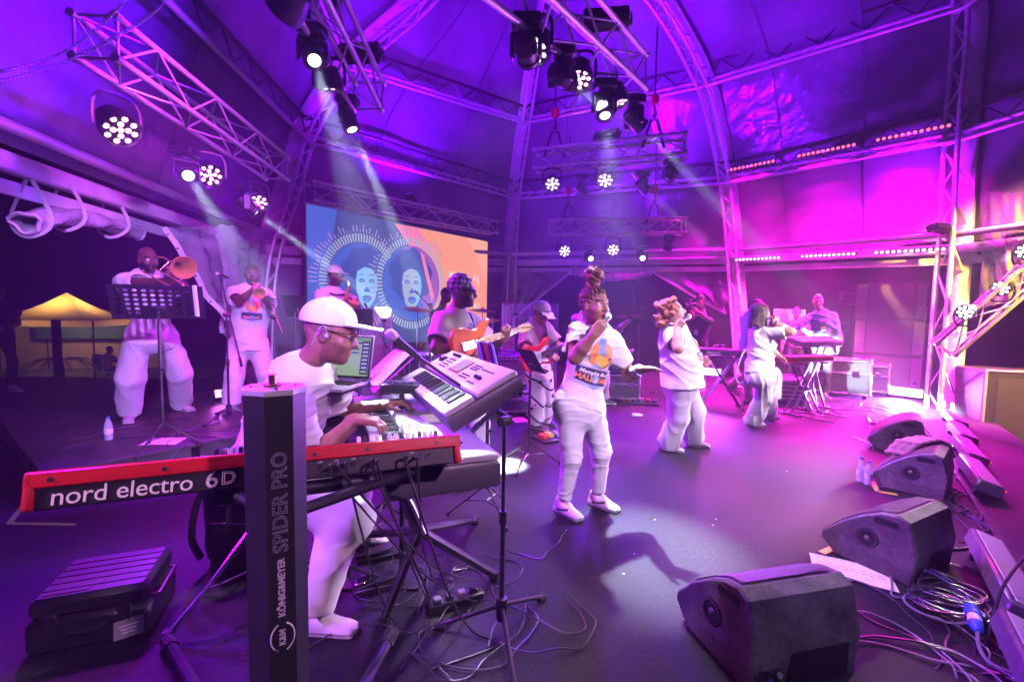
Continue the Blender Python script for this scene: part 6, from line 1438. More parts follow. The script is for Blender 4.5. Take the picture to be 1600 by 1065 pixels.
I = PEOPLE['trumpet']; mo_ = I['W'](I['HT']((.118, 0, -.068))); d = (P(413, 470, 4.85)-mo_).normalized(); sd_ = Vector((d.y, -d.x, 0)).normalized(); up_ = sd_.cross(d); up_ = up_ if up_.z > 0 else -up_
t = thing('trumpet', 'brass trumpet pointing down from the player in glasses', 'trumpet', mo_)
q = MB(Matrix.Translation(mo_) @ axes_to(d).to_4x4()); q.lathe([(.013, -.004), (.0135, .0), (.010, .018), (.005, .03), (.006, .07)], 12); q.build('mouthpiece', chrome, t, world=True)
tw([mo_+d*.05, mo_+d*.36, mo_+d*.395-up_*.02, mo_+d*.395-up_*.055, mo_+d*.36-up_*.075, mo_+d*.14-up_*.075], .006, 'leadpipe', gold, 3); tw([mo_+d*.20-up_*.01, mo_+d*.10-up_*.01, mo_+d*.07-up_*.035, mo_+d*.10-up_*.06, mo_+d*.14-up_*.06], .006, 'bell_bow', gold, 3)
for k in range(3):
    c = mo_+d*(.17+.03*k); tw([c+up_*.035, c-up_*.11], .010, 'valve', gold, 0, 10); tw([c+up_*.035, c+up_*.065], .004, 'valve_stem', chrome)
q = MB(Matrix.Translation(mo_+d*.18) @ axes_to(d).to_4x4()); pr = bell_prof(.007, .062, .30); q.lathe(pr+[(.064, .30)]+[(max(.005, r-.002), z) for r, z in pr[::-1]], 24, caps=False); q.build('bell', gold, t, world=True)
shirt_print(PEOPLE['trumpet'], PEOPLE['trumpet']['pel']+(PEOPLE['trumpet']['che']-PEOPLE['trumpet']['pel'])*.66+PEOPLE['trumpet']['lat']*.03, PEOPLE['trumpet']['fwd'], .20, False)
I = PEOPLE['sax']; mo_ = I['W'](I['HT']((.112, 0, -.068))); t = thing('saxophone', 'brass alto saxophone held before the video wall', 'saxophone', mo_)
W = I['W']; f_ = Vector((I['Rz'].to_3x3() @ Vector((1, 0, 0)))); l_ = I['Rz'].to_3x3() @ Vector((0, 1, 0))
k0 = mo_; k1 = mo_+f_*.09+Zv*.03; k2 = mo_+f_*.17-Zv*.0; k3 = mo_+f_*.19-Zv*.05; bt_ = mo_+f_*.06-Zv*.55-l_*.06; bw = mo_+f_*.13-Zv*.63-l_*.05; be = mo_+f_*.24-Zv*.50-l_*.04; bl = mo_+f_*.36-Zv*.30-l_*.03
tw([k0, k0+(k1-k0)*.5], .011, 'mouthpiece', blk); tw([k0+(k1-k0)*.4, k1, k2, k3], .009, 'neck', gold, 4); tw([k3, k3.lerp(bt_, .5), bt_], [.010, .022, .032], 'tube', gold, 5, 12); tw([bt_, bt_.lerp(bw, .6)-Zv*.02, bw, be], [.032, .034, .036, .042], 'bow', gold, 5, 12); tw([be, be.lerp(bl, .6), bl, bl+(bl-be)*.12], [.042, .05, .065, .082], 'bell', gold, 4, 16)
for k in range(9): c = k3.lerp(bt_, .12+.095*k)+f_*.03; q = MB(); q.cyl(c, c+f_*.012, .013, seg=10); q.build('key_cup', gold, t, world=True)
tw([k3+f_*.028-Zv*.03, bt_+f_*.05+Zv*.02], .004, 'key_rod', chrome); st = thing('saxophone_strap', 'dark neck strap holding the saxophone', 'strap', W(I['che'])); b = MB(); S_ = I['S']; b.tube([mo_+f_*.12-Zv*.18, W(I['che']+I['fwd']*.16-I['lat']*.08), W(I['che']+I['up']*.07-I['lat']*.085), W(I['che']+I['up']*.09-I['fwd']*.06), W(I['che']+I['up']*.07+I['lat']*.085), W(I['che']+I['fwd']*.16+I['lat']*.08), mo_+f_*.12-Zv*.18], .016, 6, 5, flat=.3); b.build('webbing', inkm, st, world=True)
# video camera of the operator
I = PEOPLE['cam']; c = P(1080, 478, 8.55); t = thing('video_camera', 'black video camera held up by the operator beside the arch', 'camera', c); d = Vector((-.75, -.6, 0)).normalized(); R = axes_to(d).to_4x4()
b = MB(R); b.box((0, 0, 0), (.10, .12, .22), .015); b.build('body', blk, t); b = MB(R); b.lathe([(.04, .11), (.045, .14), (.045, .22), (.052, .23), (.052, .26), (.0001, .25)], 16); b.build('lens', blk, t); b = MB(R); b.tube([(0, .06, -.06), (0, .12, -.03), (0, .12, .06), (0, .06, .08)], .012, 6, 3); b.build('handle', blk, t); b = MB(R); b.box((.08, .02, -.02), (.05, .06, .08), .01); b.build('viewfinder', blk, t)
# ---------------------------------------------------------------- drum kit
shell = mat('drum_shell', (.06, .03, .10), .25, coat=.5, noise=.3, nscale=8); cym = mat('cymbal', (.62, .45, .2), .3, metal=1, bump=.3, bscale=90, stretch=(1, 1, 1)); skinh = mat('drum_head', (.7, .7, .7), .5)
kc = Vector((P(742, 480, 7.3).x, P(742, 480, 7.3).y, 0)); fd = Vector((.55, -.83, 0)).normalized(); sdk = Vector((-fd.y, fd.x, 0))
def drum(name, label, c, axis, r, L, lugs=8, legs=0):
    c = Vector(c); t = thing(name, label, 'drum', c, group=None); R = axes_to(axis).to_4x4()
    b = MB(R); b.lathe([(r*.97, -L/2), (r*.97, L/2)], 28, caps=False); b.lathe([(r*.96, -L/2), (r*.96, L/2)], 28, caps=False); b.build('shell', shell, t)
    for z in (-L/2, L/2): b = MB(R); b.lathe([(r, z-.012), (r*1.03, z-.012), (r*1.03, z+.012), (r, z+.012)], 28, caps=False); b.build('hoop', chrome, t); b = MB(R); b.lathe([(.0001, z), (r, z)], 28, caps=False); b.build('head', skinh, t)
    for k in range(lugs): a = 2*math.pi*k/lugs; b = MB(R); b.tube([(r*1.0*math.cos(a), r*1.0*math.sin(a), -L/2), (r*math.cos(a), r*math.sin(a), L/2)], .006, 5); b.build('lug_rod', chrome, t)
    for k in range(legs):
        a = k*2.09+.5; b = MB(); p = c+Vector((r*math.cos(a), r*math.sin(a), 0)); b.tube([p+Zv*L*.3, Vector((p.x, p.y, .01))], .007, 6); b.build('leg', chrome, t, world=True)
    return t
drum('bass_drum', 'dark glossy bass drum on its side in the kit', kc+fd*.45+Zv*.29, fd, .28, .40)
drum('rack_tom', 'small rack tom over the bass drum, left of two', kc+fd*.42+sdk*-.19+Zv*.78, (Zv*.8-fd*.5), .135, .18, 6)
drum('rack_tom', 'small rack tom over the bass drum, beside the floor tom', kc+fd*.42+sdk*.17+Zv*.78, (Zv*.8-fd*.5), .15, .20, 6)
drum('floor_tom', 'tall floor tom on three legs beside the bass drum', kc+fd*.1+sdk*.55+Zv*.42, Zv, .20, .36, 8, 3); drum('snare_drum', 'shallow snare drum in the kit before the drummer', kc+fd*.0-sdk*.40+Zv*.62, Zv, .18, .14, 8, 3)
fl2 = Vector((P(662, 480, 6.7).x, P(662, 480, 6.7).y, 0)); drum('floor_tom', 'big dark drum standing before the video wall', fl2+Zv*.55, Zv, .27, .60, 10, 3)
def cymbal(label, p, r, tilt, stand=True):
    p = Vector(p); t = thing('cymbal', label, 'cymbal', (p.x, p.y, 0)); R = Matrix.Translation(p) @ Matrix.Rotation(rad(tilt), 4, 'X') @ Matrix.Rotation(rad(tilt*.6), 4, 'Y')
    b = MB(R); b.lathe([(.004, .03), (.02, .028), (.035, .012), (r*.6, .004), (r, -.012), (r, -.014), (r*.6, .001), (.03, .008)], 32, caps=False); b.build('plate', cym, t, world=True); b = MB(); b.tube([p+Zv*.05, Vector((p.x, p.y, .3))], .009, 6); b.build('post', chrome, t, world=True)
    for k in range(3): b = MB(); a = k*2.09; b.tube([Vector((p.x, p.y, .35)), Vector((p.x+.28*math.cos(a), p.y+.28*math.sin(a), .01))], .008, 6); b.build('leg', chrome, t, world=True)
cymbal('thin crash cymbal against the orange part of the video wall', P(754, 484, 7.2), .21, 6); cymbal('ride cymbal at the far side of the kit', P(786, 474, 7.4), .24, -8); cymbal('crash cymbal on a tall stand before the video wall', P(652, 482, 6.6), .2, 10); cymbal('splash cymbal at the side of the kit nearest the guitarist', P(770, 500, 7.0), .13, -10)
plexi = mat('clear_acrylic', (.85, .85, .95), .04, alpha=.22, spec=.6)
def shield(label, p0, p1, h_):
    p0 = Vector(p0); p1 = Vector(p1); p0.z = p1.z = 0; d = (p1-p0); L = d.length; t = thing('drum_shield', label, 'screen', p0); R = frame((0, 0, 0), d.normalized(), Zv, d.normalized().cross(Zv)); n = max(1, round(L/.6))
    for k in range(n): b = MB(R); b.box((L*(k+.5)/n, h_/2, 0), (L/n*.985, h_, .008), .002); b.build('panel', plexi, t)
    for k in range(n+1): b = MB(R); b.box((L*k/n, h_/2, 0), (.012, h_, .014), .002); b.build('hinge', mat('clear_hinge', (.6, .6, .7), .2, alpha=.6), t)
shield('clear acrylic drum shield standing by the guitarist in the cap', P(785, 480, 7.2), P(872, 480, 6.9), 1.62); shield('clear acrylic shield before the video wall', P(566, 480, 6.4), P(612, 480, 6.2), 1.52)
# ---------------------------------------------------------------- amplifiers and cases
grc = mat('grille_cloth', (.22, .21, .23), .8, bump=.4, bscale=300); tolex = mat('tolex', (.03, .03, .035), .6, bump=.3, bscale=160)
def amp(label, p, rz, s_=(.62, .28, .5), name='guitar_amplifier', gm=grc):
    t = thing(name, label, 'amplifier', p, rz); x, y, z = s_
    b = MB(); b.box((0, 0, z/2+.03), s_, .02); b.build('cabinet', tolex, t); b = MB(); b.box((0, -y/2-.002, z*.42+.03), (x*.92, .012, z*.72), .004); b.build('grille', gm, t)
    b = MB(); b.box((0, -y/2-.004, z*.90+.03), (x*.92, .012, z*.13), .003); pl = b.build('control_plate', silver, t)
    for k in range(8): b = MB(); b.cyl((-x*.38+k*x*.1, -y/2-.010, z*.90+.03), (-x*.38+k*x*.1, -y/2-.028, z*.90+.03), .012, seg=10); b.build('knob', blk, pl)
    b = MB(); b.tube([(-.12, 0, z+.03), (-.1, 0, z+.07), (.1, 0, z+.07), (.12, 0, z+.03)], .012, 6, 3, flat=2.0); b.build('handle', blk, t)
    for sx_ in (-1, 1):
        for zz in (.05, z+.01): b = MB(); b.box((sx_*x/2, -y/2, zz), (.035, .035, .035), .01); b.build('corner_guard', chrome, t)
    for sx_ in (-1, 1): b = MB(); b.cyl((sx_*x*.4, 0, 0), (sx_*x*.4, 0, .032), .02); b.build('foot', rub, t)
    return t
def flight_case(label, p, rz, s_=(.8, .6, .7), col=None):
    t = thing('flight_case', label, 'case', p, rz); x, y, z = s_; pm = mat('case_ply', (.03, .03, .035), .5, noise=.2)
    b = MB(); b.box((0, 0, z/2+.08), (x-.03, y-.03, z-.03), .005); b.build('panels', pm, t)
    for sx_ in (-1, 1):
        for sy_ in (-1, 1):
            b = MB(); b.box((sx_*(x/2-.012), sy_*(y/2-.012), z/2+.08), (.03, .03, z), .006); b.build('edge_profile', alu, t); b = MB(); b.sphere((sx_*(x/2-.01), sy_*(y/2-.01), z+.07), .03, 10, 6); b.build('ball_corner', alu, t); b = MB(); b.sphere((sx_*(x/2-.01), sy_*(y/2-.01), .10), .03, 10, 6); b.build('ball_corner', alu, t)
            b = MB(); b.cyl((sx_*(x/2-.08), sy_*(y/2-.08)-.015, .04), (sx_*(x/2-.08), sy_*(y/2-.08)+.015, .04), .04, seg=14); b.build('castor', rub, t)
    for zz in (.09, z*.62+.08, z+.07):
        for sy_ in (-1, 1): b = MB(); b.box((0, sy_*(y/2-.010), zz), (x-.03, .028, .028), .005); b.build('edge_profile', alu, t)
        for sx_ in (-1, 1): b = MB(); b.box((sx_*(x/2-.010), 0, zz), (.028, y-.03, .028), .005); b.build('edge_profile', alu, t)
    for sx_ in (-.25, .25): b = MB(); b.box((sx_*x, -y/2-.004, z*.62+.08), (.10, .012, .11), .004); b.build('latch', chrome, t)
    return t
def at(px, Z, z=0): q = P(px, 480, Z); return Vector((q.x, q.y, z))
flight_case('low flight case under the amplifier behind the guitarists', at(790, 6.6), rad(15), (.95, .6, .30)); amp('grey cloth combo amplifier on a flight case behind the guitarists', at(792, 6.6, .39), rad(12), (.66, .3, .46))
flight_case('flight case with silver edges behind the lead singer', at(972, 7.7), rad(-8), (.62, .5, .40)); amp('bass amplifier on the flight case behind the lead singer', at(965, 7.75, .49), rad(-8), (.50, .36, .38), 'bass_amplifier', tolex)
flight_case('dark flight case behind the far keyboards', at(1322, 8.6), rad(-40), (.9, .6, .62)); flight_case('flight case with latches under the far wing', at(1362, 8.9), rad(-40), (.7, .6, .5))
b_a = amp('black amplifier with a silver slatted grille beside the red keyboard', at(1236, 7.7), rad(-20), (.52, .35, .42))
for k in range(4):
    b = MB(); b.box((0, -.19, .12+.07*k), (.44, .012, .018), .003); b.build('grille_slat', alu, b_a)
def speaker_stack(label, p, rz, w_, d_, hs_):
    t = thing('loudspeaker_stack', label, 'loudspeaker', p, rz); z = .02; gm = mat('speaker_grille', (.05, .05, .055), .5, bump=.5, bscale=400)
    for h_ in hs_:
        b = MB(); b.box((0, 0, z+h_/2), (w_, d_, h_-.01), .012); cb = b.build('cabinet', tolex, t); b = MB(); b.box((0, -d_/2-.004, z+h_/2), (w_*.64, .014, h_*.9), .004); b.build('grille', gm, cb)
        for sx_ in (-1, 1):
            b = MB(); b.box((sx_*w_*.41, -d_/2-.003, z+h_/2), (w_*.14, .01, h_*.9), .003); b.build('side_panel', mat('side_panel', (.09, .08, .1), .5), cb)
            b = MB(); b.cyl((sx_*w_*.41, -d_/2-.008, z+h_*.3), (sx_*w_*.41, -d_/2-.02, z+h_*.3), .025, seg=12); b.build('fly_point', chrome, cb)
        z += h_
speaker_stack('tall black loudspeaker stack at the far end of the stage', at(1390, 9.4), rad(-38), 1.1, .9, (.72, .72, .72))
# ---------------------------------------------------------------- far keyboards
def xstand_keys(label, c, rz, Ln, z, m_, keys_front=True, tilt=0, name='stage_keyboard', txt=None):
    c = Vector(c); t = thing(name, label, 'keyboard', (c.x, c.y, z), rz); M = Matrix.Rotation(rad(tilt), 4, 'X')
    b = MB(M); b.box((0, 0, 0), (Ln, .30, .09), .015); b.build('case', m_, t); b = MB(M); b.box((0, .07, .047), (Ln*.94, .12, .008), .003); b.build('control_panel', blk, t)
    nk = int(Ln/.0235); wm = MB(); wm.box((0, 0, 0), (.0215, .13, .014), .002); wm = wm.mesh('white_key'); wm.materials.append(wkey)
    for i in range(nk-3): mobj('white_key', wm, None, t, M=M @ Matrix.Translation((-Ln/2+.05+i*.0235, -.078, .047)))
    if txt: lettering(txt, .06, M @ frame((Ln*.12, .151, 0), (-1, 0, 0), (0, 0, 1), (0, 1, 0)), inkw, t, .001); lettering(txt, .05, M @ frame((.0, -.151, 0), (1, 0, 0), (0, 0, 1), (0, -1, 0)), inkw, t, .001)
    return t
def x_stand(label, c, rz, z, w_=.5, cat='keyboard stand'):
    c = Vector(c); t = thing('x_stand', label, cat, (c.x, c.y, 0), rz)
    for y in (-.09, .09):
        for s_ in (-1, 1): b = MB(); b.tube([(-s_*w_/2, y*s_*.6, .03), (s_*w_*.38, y*s_*.6, z)], .014, 8); b.build('cross_leg', alu if s_ > 0 else blkm, t)
    for s_ in (-1, 1): b = MB(); b.tube([(s_*w_*.38, -.2, z), (s_*w_*.38, .2, z)], .014, 8); b.build('support_bar', blkm, t); b = MB(); b.tube([(s_*w_/2, -.22, .025), (s_*w_/2, .22, .025)], .016, 8); b.build('floor_bar', blkm, t)
    b = MB(); b.cyl((0, -.08, z*.5), (0, .08, z*.5), .03, seg=12); b.build('pivot', blk, t)
    return t
kr = rad(-118); kp = at(1262, 6.9); xstand_keys('small red stage keyboard on a cross-legged stand beside the singer with the sash', kp, rad(22), .92, .86, redp); x_stand('cross-legged silver keyboard stand under the red keyboard', kp, rad(22), .80, .62)
kp2 = at(1276, 7.25); xstand_keys('slim pale keyboard on the upper tier over the red keyboard', kp2, rad(22), .95, 1.10, silver, tilt=14); x_stand('tall second tier stand behind the red keyboard', kp2, rad(22), 1.03, .5)
kp3 = at(1132, 7.3); xstand_keys('black keyboard with white lettering on its back behind the singer with auburn curls', kp3, rad(160), 1.15, .90, blk, txt='viscount'); x_stand('black cross-legged stand under the lettered keyboard', kp3, rad(-12), .84, .6)
t = thing('tablet_holder', 'tablet on a tilted holder above the lettered keyboard', 'tablet', at(1128, 7.5, 1.02)); b = MB(Matrix.Rotation(rad(25), 4, 'Z') @ Matrix.Rotation(rad(-60), 4, 'X')); b.box((0, .12, 0), (.26, .20, .012), .004); b.build('tablet', whitep, t); b = MB(Matrix.Rotation(rad(25), 4, 'Z') @ Matrix.Rotation(rad(-60), 4, 'X')); b.box((0, .12, .0075), (.22, .16, .003)); b.build('screen', blk, t); b = MB(); b.tube([(0, 0, 0), (0, .02, -.10)], .012, 6); b.build('bracket', blkm, t)
# mixing desk tops and racks in the far wing
t = thing('rack_unit', 'small pale equipment box hung high in the far wing', 'box', P(1333, 466, 10.2)); b = MB(Matrix.Rotation(rad(-20), 4, 'Z')); b.box((0, 0, 0), (.5, .3, .28), .01); b.build('housing', silver, t); b = MB(Matrix.Rotation(rad(-20), 4, 'Z')); b.box((0, -.152, 0), (.46, .006, .24)); b.build('face_plate', mat('side_panel', (.09, .08, .1), .5), t)
b = MB(); b.tube([(0, 0, -.14), (0, 0, -P(1333, 466, 10.2).z)], .03, 8); b.build('pole', blkm, t)
t = thing('display_screen', 'pale flat screen standing behind the singer with the sash', 'screen', at(1234, 9.9, 1.25)); b = MB(Matrix.Rotation(rad(-15), 4, 'Z')); b.box((0, 0, .2), (.62, .04, .38), .01); b.build('housing', silver, t); b = MB(); b.tube([(0, 0, .0), (0, 0, -1.25)], .03, 8); b.build('pole', blkm, t)
# ================================================================== video wall
TLc, TRc = P(478, 322, 7.72), P(762, 374, 11.75); TRc.z = TLc.z = (TLc.z+TRc.z)/2
sxv = Vector((TRc.x-TLc.x, TRc.y-TLc.y, 0)); SW = sxv.length; sxv.normalize(); SH = SW*.5; snv = Vector((sxv.y, -sxv.x, 0))
t = thing('video_wall', 'large LED video wall with two ringed faces on blue and orange', 'screen', TLc); SRM = frame((0, 0, 0), sxv, Zv, snv)
def scr(px, py):
    d = ray(px, py); k = ((TLc-CAM).dot(snv))/d.dot(snv); q = CAM+d*k-TLc; return (q.dot(sxv), q.z)
scrm = {}
def sm(name, c, s=1.0):
    if name not in scrm: scrm[name] = mat('screen_'+name, (.01, .01, .012), .5, emit=c, es=s)
    return scrm[name]
for i in range(10):
    for j in range(5): b = MB(SRM); b.box((SW*(i+.5)/10, -SH*(j+.5)/5, -.05), (SW/10-.004, SH/5-.004, .09), .003); b.build('led_cabinet', blk, t)
layer = [0]
def flat(name, pts, m_, px=True):
    layer[0] += 1; z = -.003+.0015*layer[0]; pp = [scr(*q) for q in pts] if px else pts; b = MB(SRM); b.add([(x, y, z) for x, y in pp], [tuple(range(len(pp)))]); return b.build(name, m_, t, smooth=0)
m_b = sm('blue', (.045, .28, .85), 1.1); m_b2 = sm('blue_deep', (.035, .13, .55), 1.0); m_b3 = sm('blue_pale', (.22, .50, .85), 1.0); m_o = sm('orange', (.92, .33, .17), 1.05); m_o2 = sm('orange_pale', (.95, .40, .24), 1.05); m_p = sm('pink', (.95, .22, .36), 1.05); m_v = sm('violet', (.34, .12, .50), 1.0); m_w = sm('pale', (.62, .62, .86), 1.0); m_c = sm('cyan', (.25, .55, .82), 1.0)
flat('screen_field', [(0.002, -.002), (0.002, -SH+.002), (SW-.002, -SH+.002), (SW-.002, -.002)], m_b, False)
flat('screen_field', [(0.002, -.002), (0.002, -SH*.8), (SW*.05, -SH*.7), (SW*.12, -.002)], m_b2, False)
flat('screen_field', [scr(617, 349), (SW-.003, -.003), (SW-.003, -SH+.003), scr(690, 560), scr(672, 480), scr(640, 380)], m_o, False)
flat('screen_field', [scr(730, 371), (SW-.004, -.005), (SW-.004, -SH*.45), scr(748, 410)], m_o2, False)
flat('screen_field', [scr(617, 350), scr(655, 357), scr(664, 376), scr(676, 392), scr(640, 385)], m_p, False)
def ring(cx_, cy_, rxp, n, r_in, face_m, half=None):
    c = scr(cx_, cy_); r = abs(scr(cx_+rxp, cy_)[0]-scr(cx_-rxp, cy_)[0])/2
    flat('screen_disc', [(c[0]+r*r_in*math.cos(2*math.pi*k/48), c[1]+r*r_in*math.sin(2*math.pi*k/48)) for k in range(48)], face_m, False)
    layer[0] += 1; z = -.003+.0015*layer[0]
    for m_, rr0, rr1, ph, duty in ((m_w, r_in*1.03, 1.0, 0, .55), (m_p, 1.03, 1.16, .5, .30)):
        b = MB(SRM); rs = random.Random(int(cx_))
        for k in range(n):
            a0 = 2*math.pi*(k+ph)/n; a1 = a0+2*math.pi/n*duty; r1_ = rr1 if rr1 <= 1 else 1.03+rs.random()*.2
            if rr1 > 1 and not (rad(35) < a0 % 6.283 < rad(215)): continue
            b.add([(c[0]+r*q*math.cos(a), c[1]+r*q*math.sin(a), z) for q, a in ((rr0, a0), (r1_, a0), (r1_, a1), (rr0, a1))], [(0, 1, 2, 3)])
        b.build('screen_ring', m_ if rr1 <= 1 else sm('haloes', (.42, .30, .75), .9), t, smooth=0)
    return c, r
def face(c, r, ox, sc, tone, dk):
    F_ = lambda pts: [(c[0]+(x*sc+ox)*r, c[1]+(y*sc)*r) for x, y in pts]
    hair = [(.62*math.cos(a)*(1+.07*math.sin(7*a)), .18+.60*math.sin(a)*(1+.06*math.sin(9*a+1))) for a in [2*math.pi*k/40 for k in range(40)]]
    flat('screen_hair', F_(hair), dk, False)
    rs = random.Random(int(c[0]*100)); layer[0] += 1; zz = -.003+.0015*layer[0]; bb = MB(SRM)
    for k in range(90):
        a = rs.uniform(0, 6.283); q = rs.uniform(.25, 1)**.5; x, y = .58*math.cos(a)*q, .18+.55*math.sin(a)*q; w1_, h1_ = rs.uniform(.012, .05), rs.uniform(.006, .02); an_ = a+rs.uniform(-.6, .6); ca, sa = math.cos(an_), math.sin(an_)
        if y < .3 and abs(x) < .3: continue
        pts_ = F_([(x+ca*i-sa*j, y+sa*i+ca*j) for i, j in ((-w1_, -h1_), (w1_, -h1_), (w1_*.4, h1_), (-w1_*.7, h1_))]); bb.add([(px_, py_, zz) for px_, py_ in pts_], [(0, 1, 2, 3)])
    bb.build('screen_hair_strokes', m_b, t, smooth=0)
    flat('screen_face', F_([(-.24, .22), (-.05, .33), (.15, .30), (.27, .16), (.30, -.08), (.24, -.35), (.10, -.56), (-.04, -.60), (-.18, -.45), (-.26, -.2), (-.28, .02)]), tone, False)
    flat('screen_shade', F_([(.12, .31), (.27, .16), (.30, -.08), (.24, -.35), (.10, -.56), (.13, -.3), (.2, -.1), (.17, .1)]), m_b3, False)
    for s_ in (-1, 1):
        ex = -.0+s_*.13; flat('screen_eye', F_([(ex-.085, .02), (ex-.03, .075), (ex+.05, .06), (ex+.09, .01), (ex+.03, -.01), (ex-.04, -.015)]), m_b2, False); flat('screen_eye_white', F_([(ex-.045, .018), (ex, .04), (ex+.05, .018), (ex, .0)]), m_w, False)
        flat('screen_brow', F_([(ex-.10, .13), (ex, .175), (ex+.10, .14), (ex, .15)]), m_b2, False)
    flat('screen_nose', F_([(-.06, -.16), (.0, -.10), (.06, -.16), (.09, -.21), (0, -.23), (-.09, -.21)]), m_b2, False)
    flat('screen_lips', F_([(-.14, -.35), (-.05, -.29), (0, -.31), (.05, -.29), (.14, -.35), (.07, -.36), (-.07, -.36)]), m_b2, False); flat('screen_lips', F_([(-.13, -.365), (.13, -.365), (.07, -.43), (0, -.45), (-.07, -.43)]), m_b2, False); flat('screen_lip_light', F_([(-.06, -.39), (.06, -.39), (.0, -.42)]), m_b3, False)
c1, r1 = ring(566, 440, 62, 84, .80, m_b2); face(c1, r1, .10, .95, m_c, sm('blue_hair', (.02, .08, .36), 1))
c2, r2 = ring(644, 443, 53, 78, .82, m_b2); flat('screen_half', [(c2[0]+r2*.81*math.cos(a), c2[1]+r2*.81*math.sin(a)) for a in [rad(-60+170*k/20) for k in range(21)]], m_v, False); face(c2, r2, -.05, .98, m_w, sm('blue_hair', (.02, .08, .36), 1)); flat('screen_slash', [(c2[0]+x*r2, c2[1]+y*r2) for x, y in ((.18, .72), (.30, .66), (.62, -.25), (.55, -.40))], m_p, False)
for s_, q, sz in (('MAS', (708, 430), .22), ('AS', (741, 436), .22), ('T', (745, 446), .18), ('VAL', (739, 479), .26)):
    p = scr(*q); layer[0] += 1; lettering(s_, sz, SRM @ Matrix.Translation((p[0], p[1], -.003+.0015*layer[0])), sm('letters', (.95, .72, .66), 1.0), t, .003, ext=.0003)
b = MB(SRM); b.box((SW/2, .02, -.05), (SW+.06, .04, .10)); [b.box((x, -SH/2, -.05), (.03, SH, .10)) for x in (-.018, SW+.018)]; b.build('frame', blkm, t)
for k in range(6): b = MB(SRM); x = SW*(k+.5)/6; b.tube([(x, -SH, -.12), (x, -TLc.z+.02, -.5)], .025, 6); b.tube([(x, -SH*.2, -.1), (x, -TLc.z+.02, -.12)], .025, 6); b.build('support', alu, t)
# ================================================================== floor monitors
wedm = mat('wedge_paint', (.12, .115, .118), .5, noise=.55, nscale=6, bump=.25, bscale=220, rnoise=.15, noise2=.3, n2scale=40); grl = mat('wedge_grille', (.035, .035, .04), .45, metal=.3, bump=.8, bscale=700)
def wedge(label, p, rz, W_=.52, k=1.0):
    t = thing('floor_monitor', label, 'floor monitor', p, rz, group='floor monitors along the stage front')
    prof = [(-.25, .0), (-.27, .20), (-.225, .375), (-.17, .40), (-.08, .385), (.02, .33), (.13, .25), (.245, .13), (.25, .09), (.16, 0)]
    prof = [(y*k, z*k) for y, z in prof]; R = frame((0, 0, 0), (0, 1, 0), (0, 0, 1), (1, 0, 0))
    b = MB(R); b.prism(prof, -W_/2, W_/2, bev=.012); cb = b.build('cabinet', wedm, t, smooth=28)
    gp = [(y, z) for y, z in ((-.15, .405), (-.08, .392), (.02, .337), (.13, .257), (.225, .158))]; gp = [(y*k, z*k) for y, z in gp]
    vs = []; fs = []
    for i, (y, z) in enumerate(gp): vs += [(-W_/2+.035, y, z), (W_/2-.035, y, z)]
    for i in range(len(gp)-1): fs.append((2*i, 2*i+1, 2*i+3, 2*i+2))
    b = MB(); b.add(vs, fs); b.build('grille', grl, t)
    for s_ in (-1, 1):
        M = frame((s_*(W_/2+.0015), -.02*k, .20*k), (0, s_, 0), (0, 0, 1), (s_, 0, 0))
        b = MB(M); b.lathe([(.062*k, 0), (.062*k, .004), (.055*k, .006)], 28, caps=False); pr_ = b.build('port_ring', blk, cb)
        b = MB(M); b.lathe([(.0001, -.0005), (.058*k, .001)], 28, caps=False); b.build('port_dish', mat('port_dark', (.01, .01, .015), .6), pr_); b = MB(M); b.sphere((0, 0, .002), .017*k, 12, 6, (1, 1, .5)); b.build('port_boss', mat('boss', (.25, .22, .2), .5, metal=.4), pr_)
        for q in range(24): a = 2*math.pi*q/24; b = MB(M); b.box((.0515*k*math.cos(a), .0515*k*math.sin(a), .006), (.006, .006, .003)); b.build('ring_rib', mat('rib', (.15, .15, .17), .5), pr_)
        M2 = frame((s_*(W_/2+.002), -.115*k, .335*k), (0, s_, -.12*0), (0, 0, 1), (s_, 0, 0)); b = MB(M2 @ Matrix.Rotation(rad(0), 4, 'Z')); b.prism(rrect(-.055, -.016, .055, .016, .014), -.001, .0008); b.build('handle_recess', mat('port_dark', (.01, .01, .015), .6), cb)
        b = MB(M2); b.tube([(x, y, 0) for x, y in rrect(-.058, -.019, .058, .019, .016)]+[rrect(-.058, -.019, .058, .019, .016)[0]+(0,)], .004, 5); b.build('handle_rim', blk, cb)
    b = MB(); b.box((.06, -.257*k, .12*k), (W_*.56, .018, .20*k), .004, None, 0); b.build('rear_panel', mat('rear_dark', (.014, .014, .016), .4), cb)
    b = MB(); b.box((-W_*.33, -.254*k, .075*k), (W_*.2, .012, .11*k), .003); cp = b.build('connector_plate', mat('rear_dark', (.014, .014, .016), .4), cb)
    for (x, z, m_) in ((-.05, .02, blk), (.0, .025, chrome), (.0, -.02, mat('speakon', (.03, .06, .35), .4)), (.04, .0, silver), (-.05, -.02, blk)): b = MB(); b.cyl((-W_*.33+x, -.258*k, .075*k+z), (-W_*.33+x, -.270*k, .075*k+z), .012, seg=12); b.build('socket', m_, cp)
    return t
def wc(px, py, rz, dx, dy):   # cheek bottom rear corner at a pixel -> centre of the cabinet
    q = G(px, py); return q+Vector((math.cos(rz), math.sin(rz), 0))*dx+Vector((-math.sin(rz), math.cos(rz), 0))*dy
wr1, wr2, wr3, wr4 = rad(14), rad(28), rad(42), rad(50)
wedge('scuffed black floor monitor showing its rear panel and cables', wc(1172, 1090, wr1, .27, .26), wr1, .54, 1.0)
wedge('scuffed black floor monitor with a page tucked under it', wc(1428, 922, wr2, .27, .26), wr2, .52, .96)
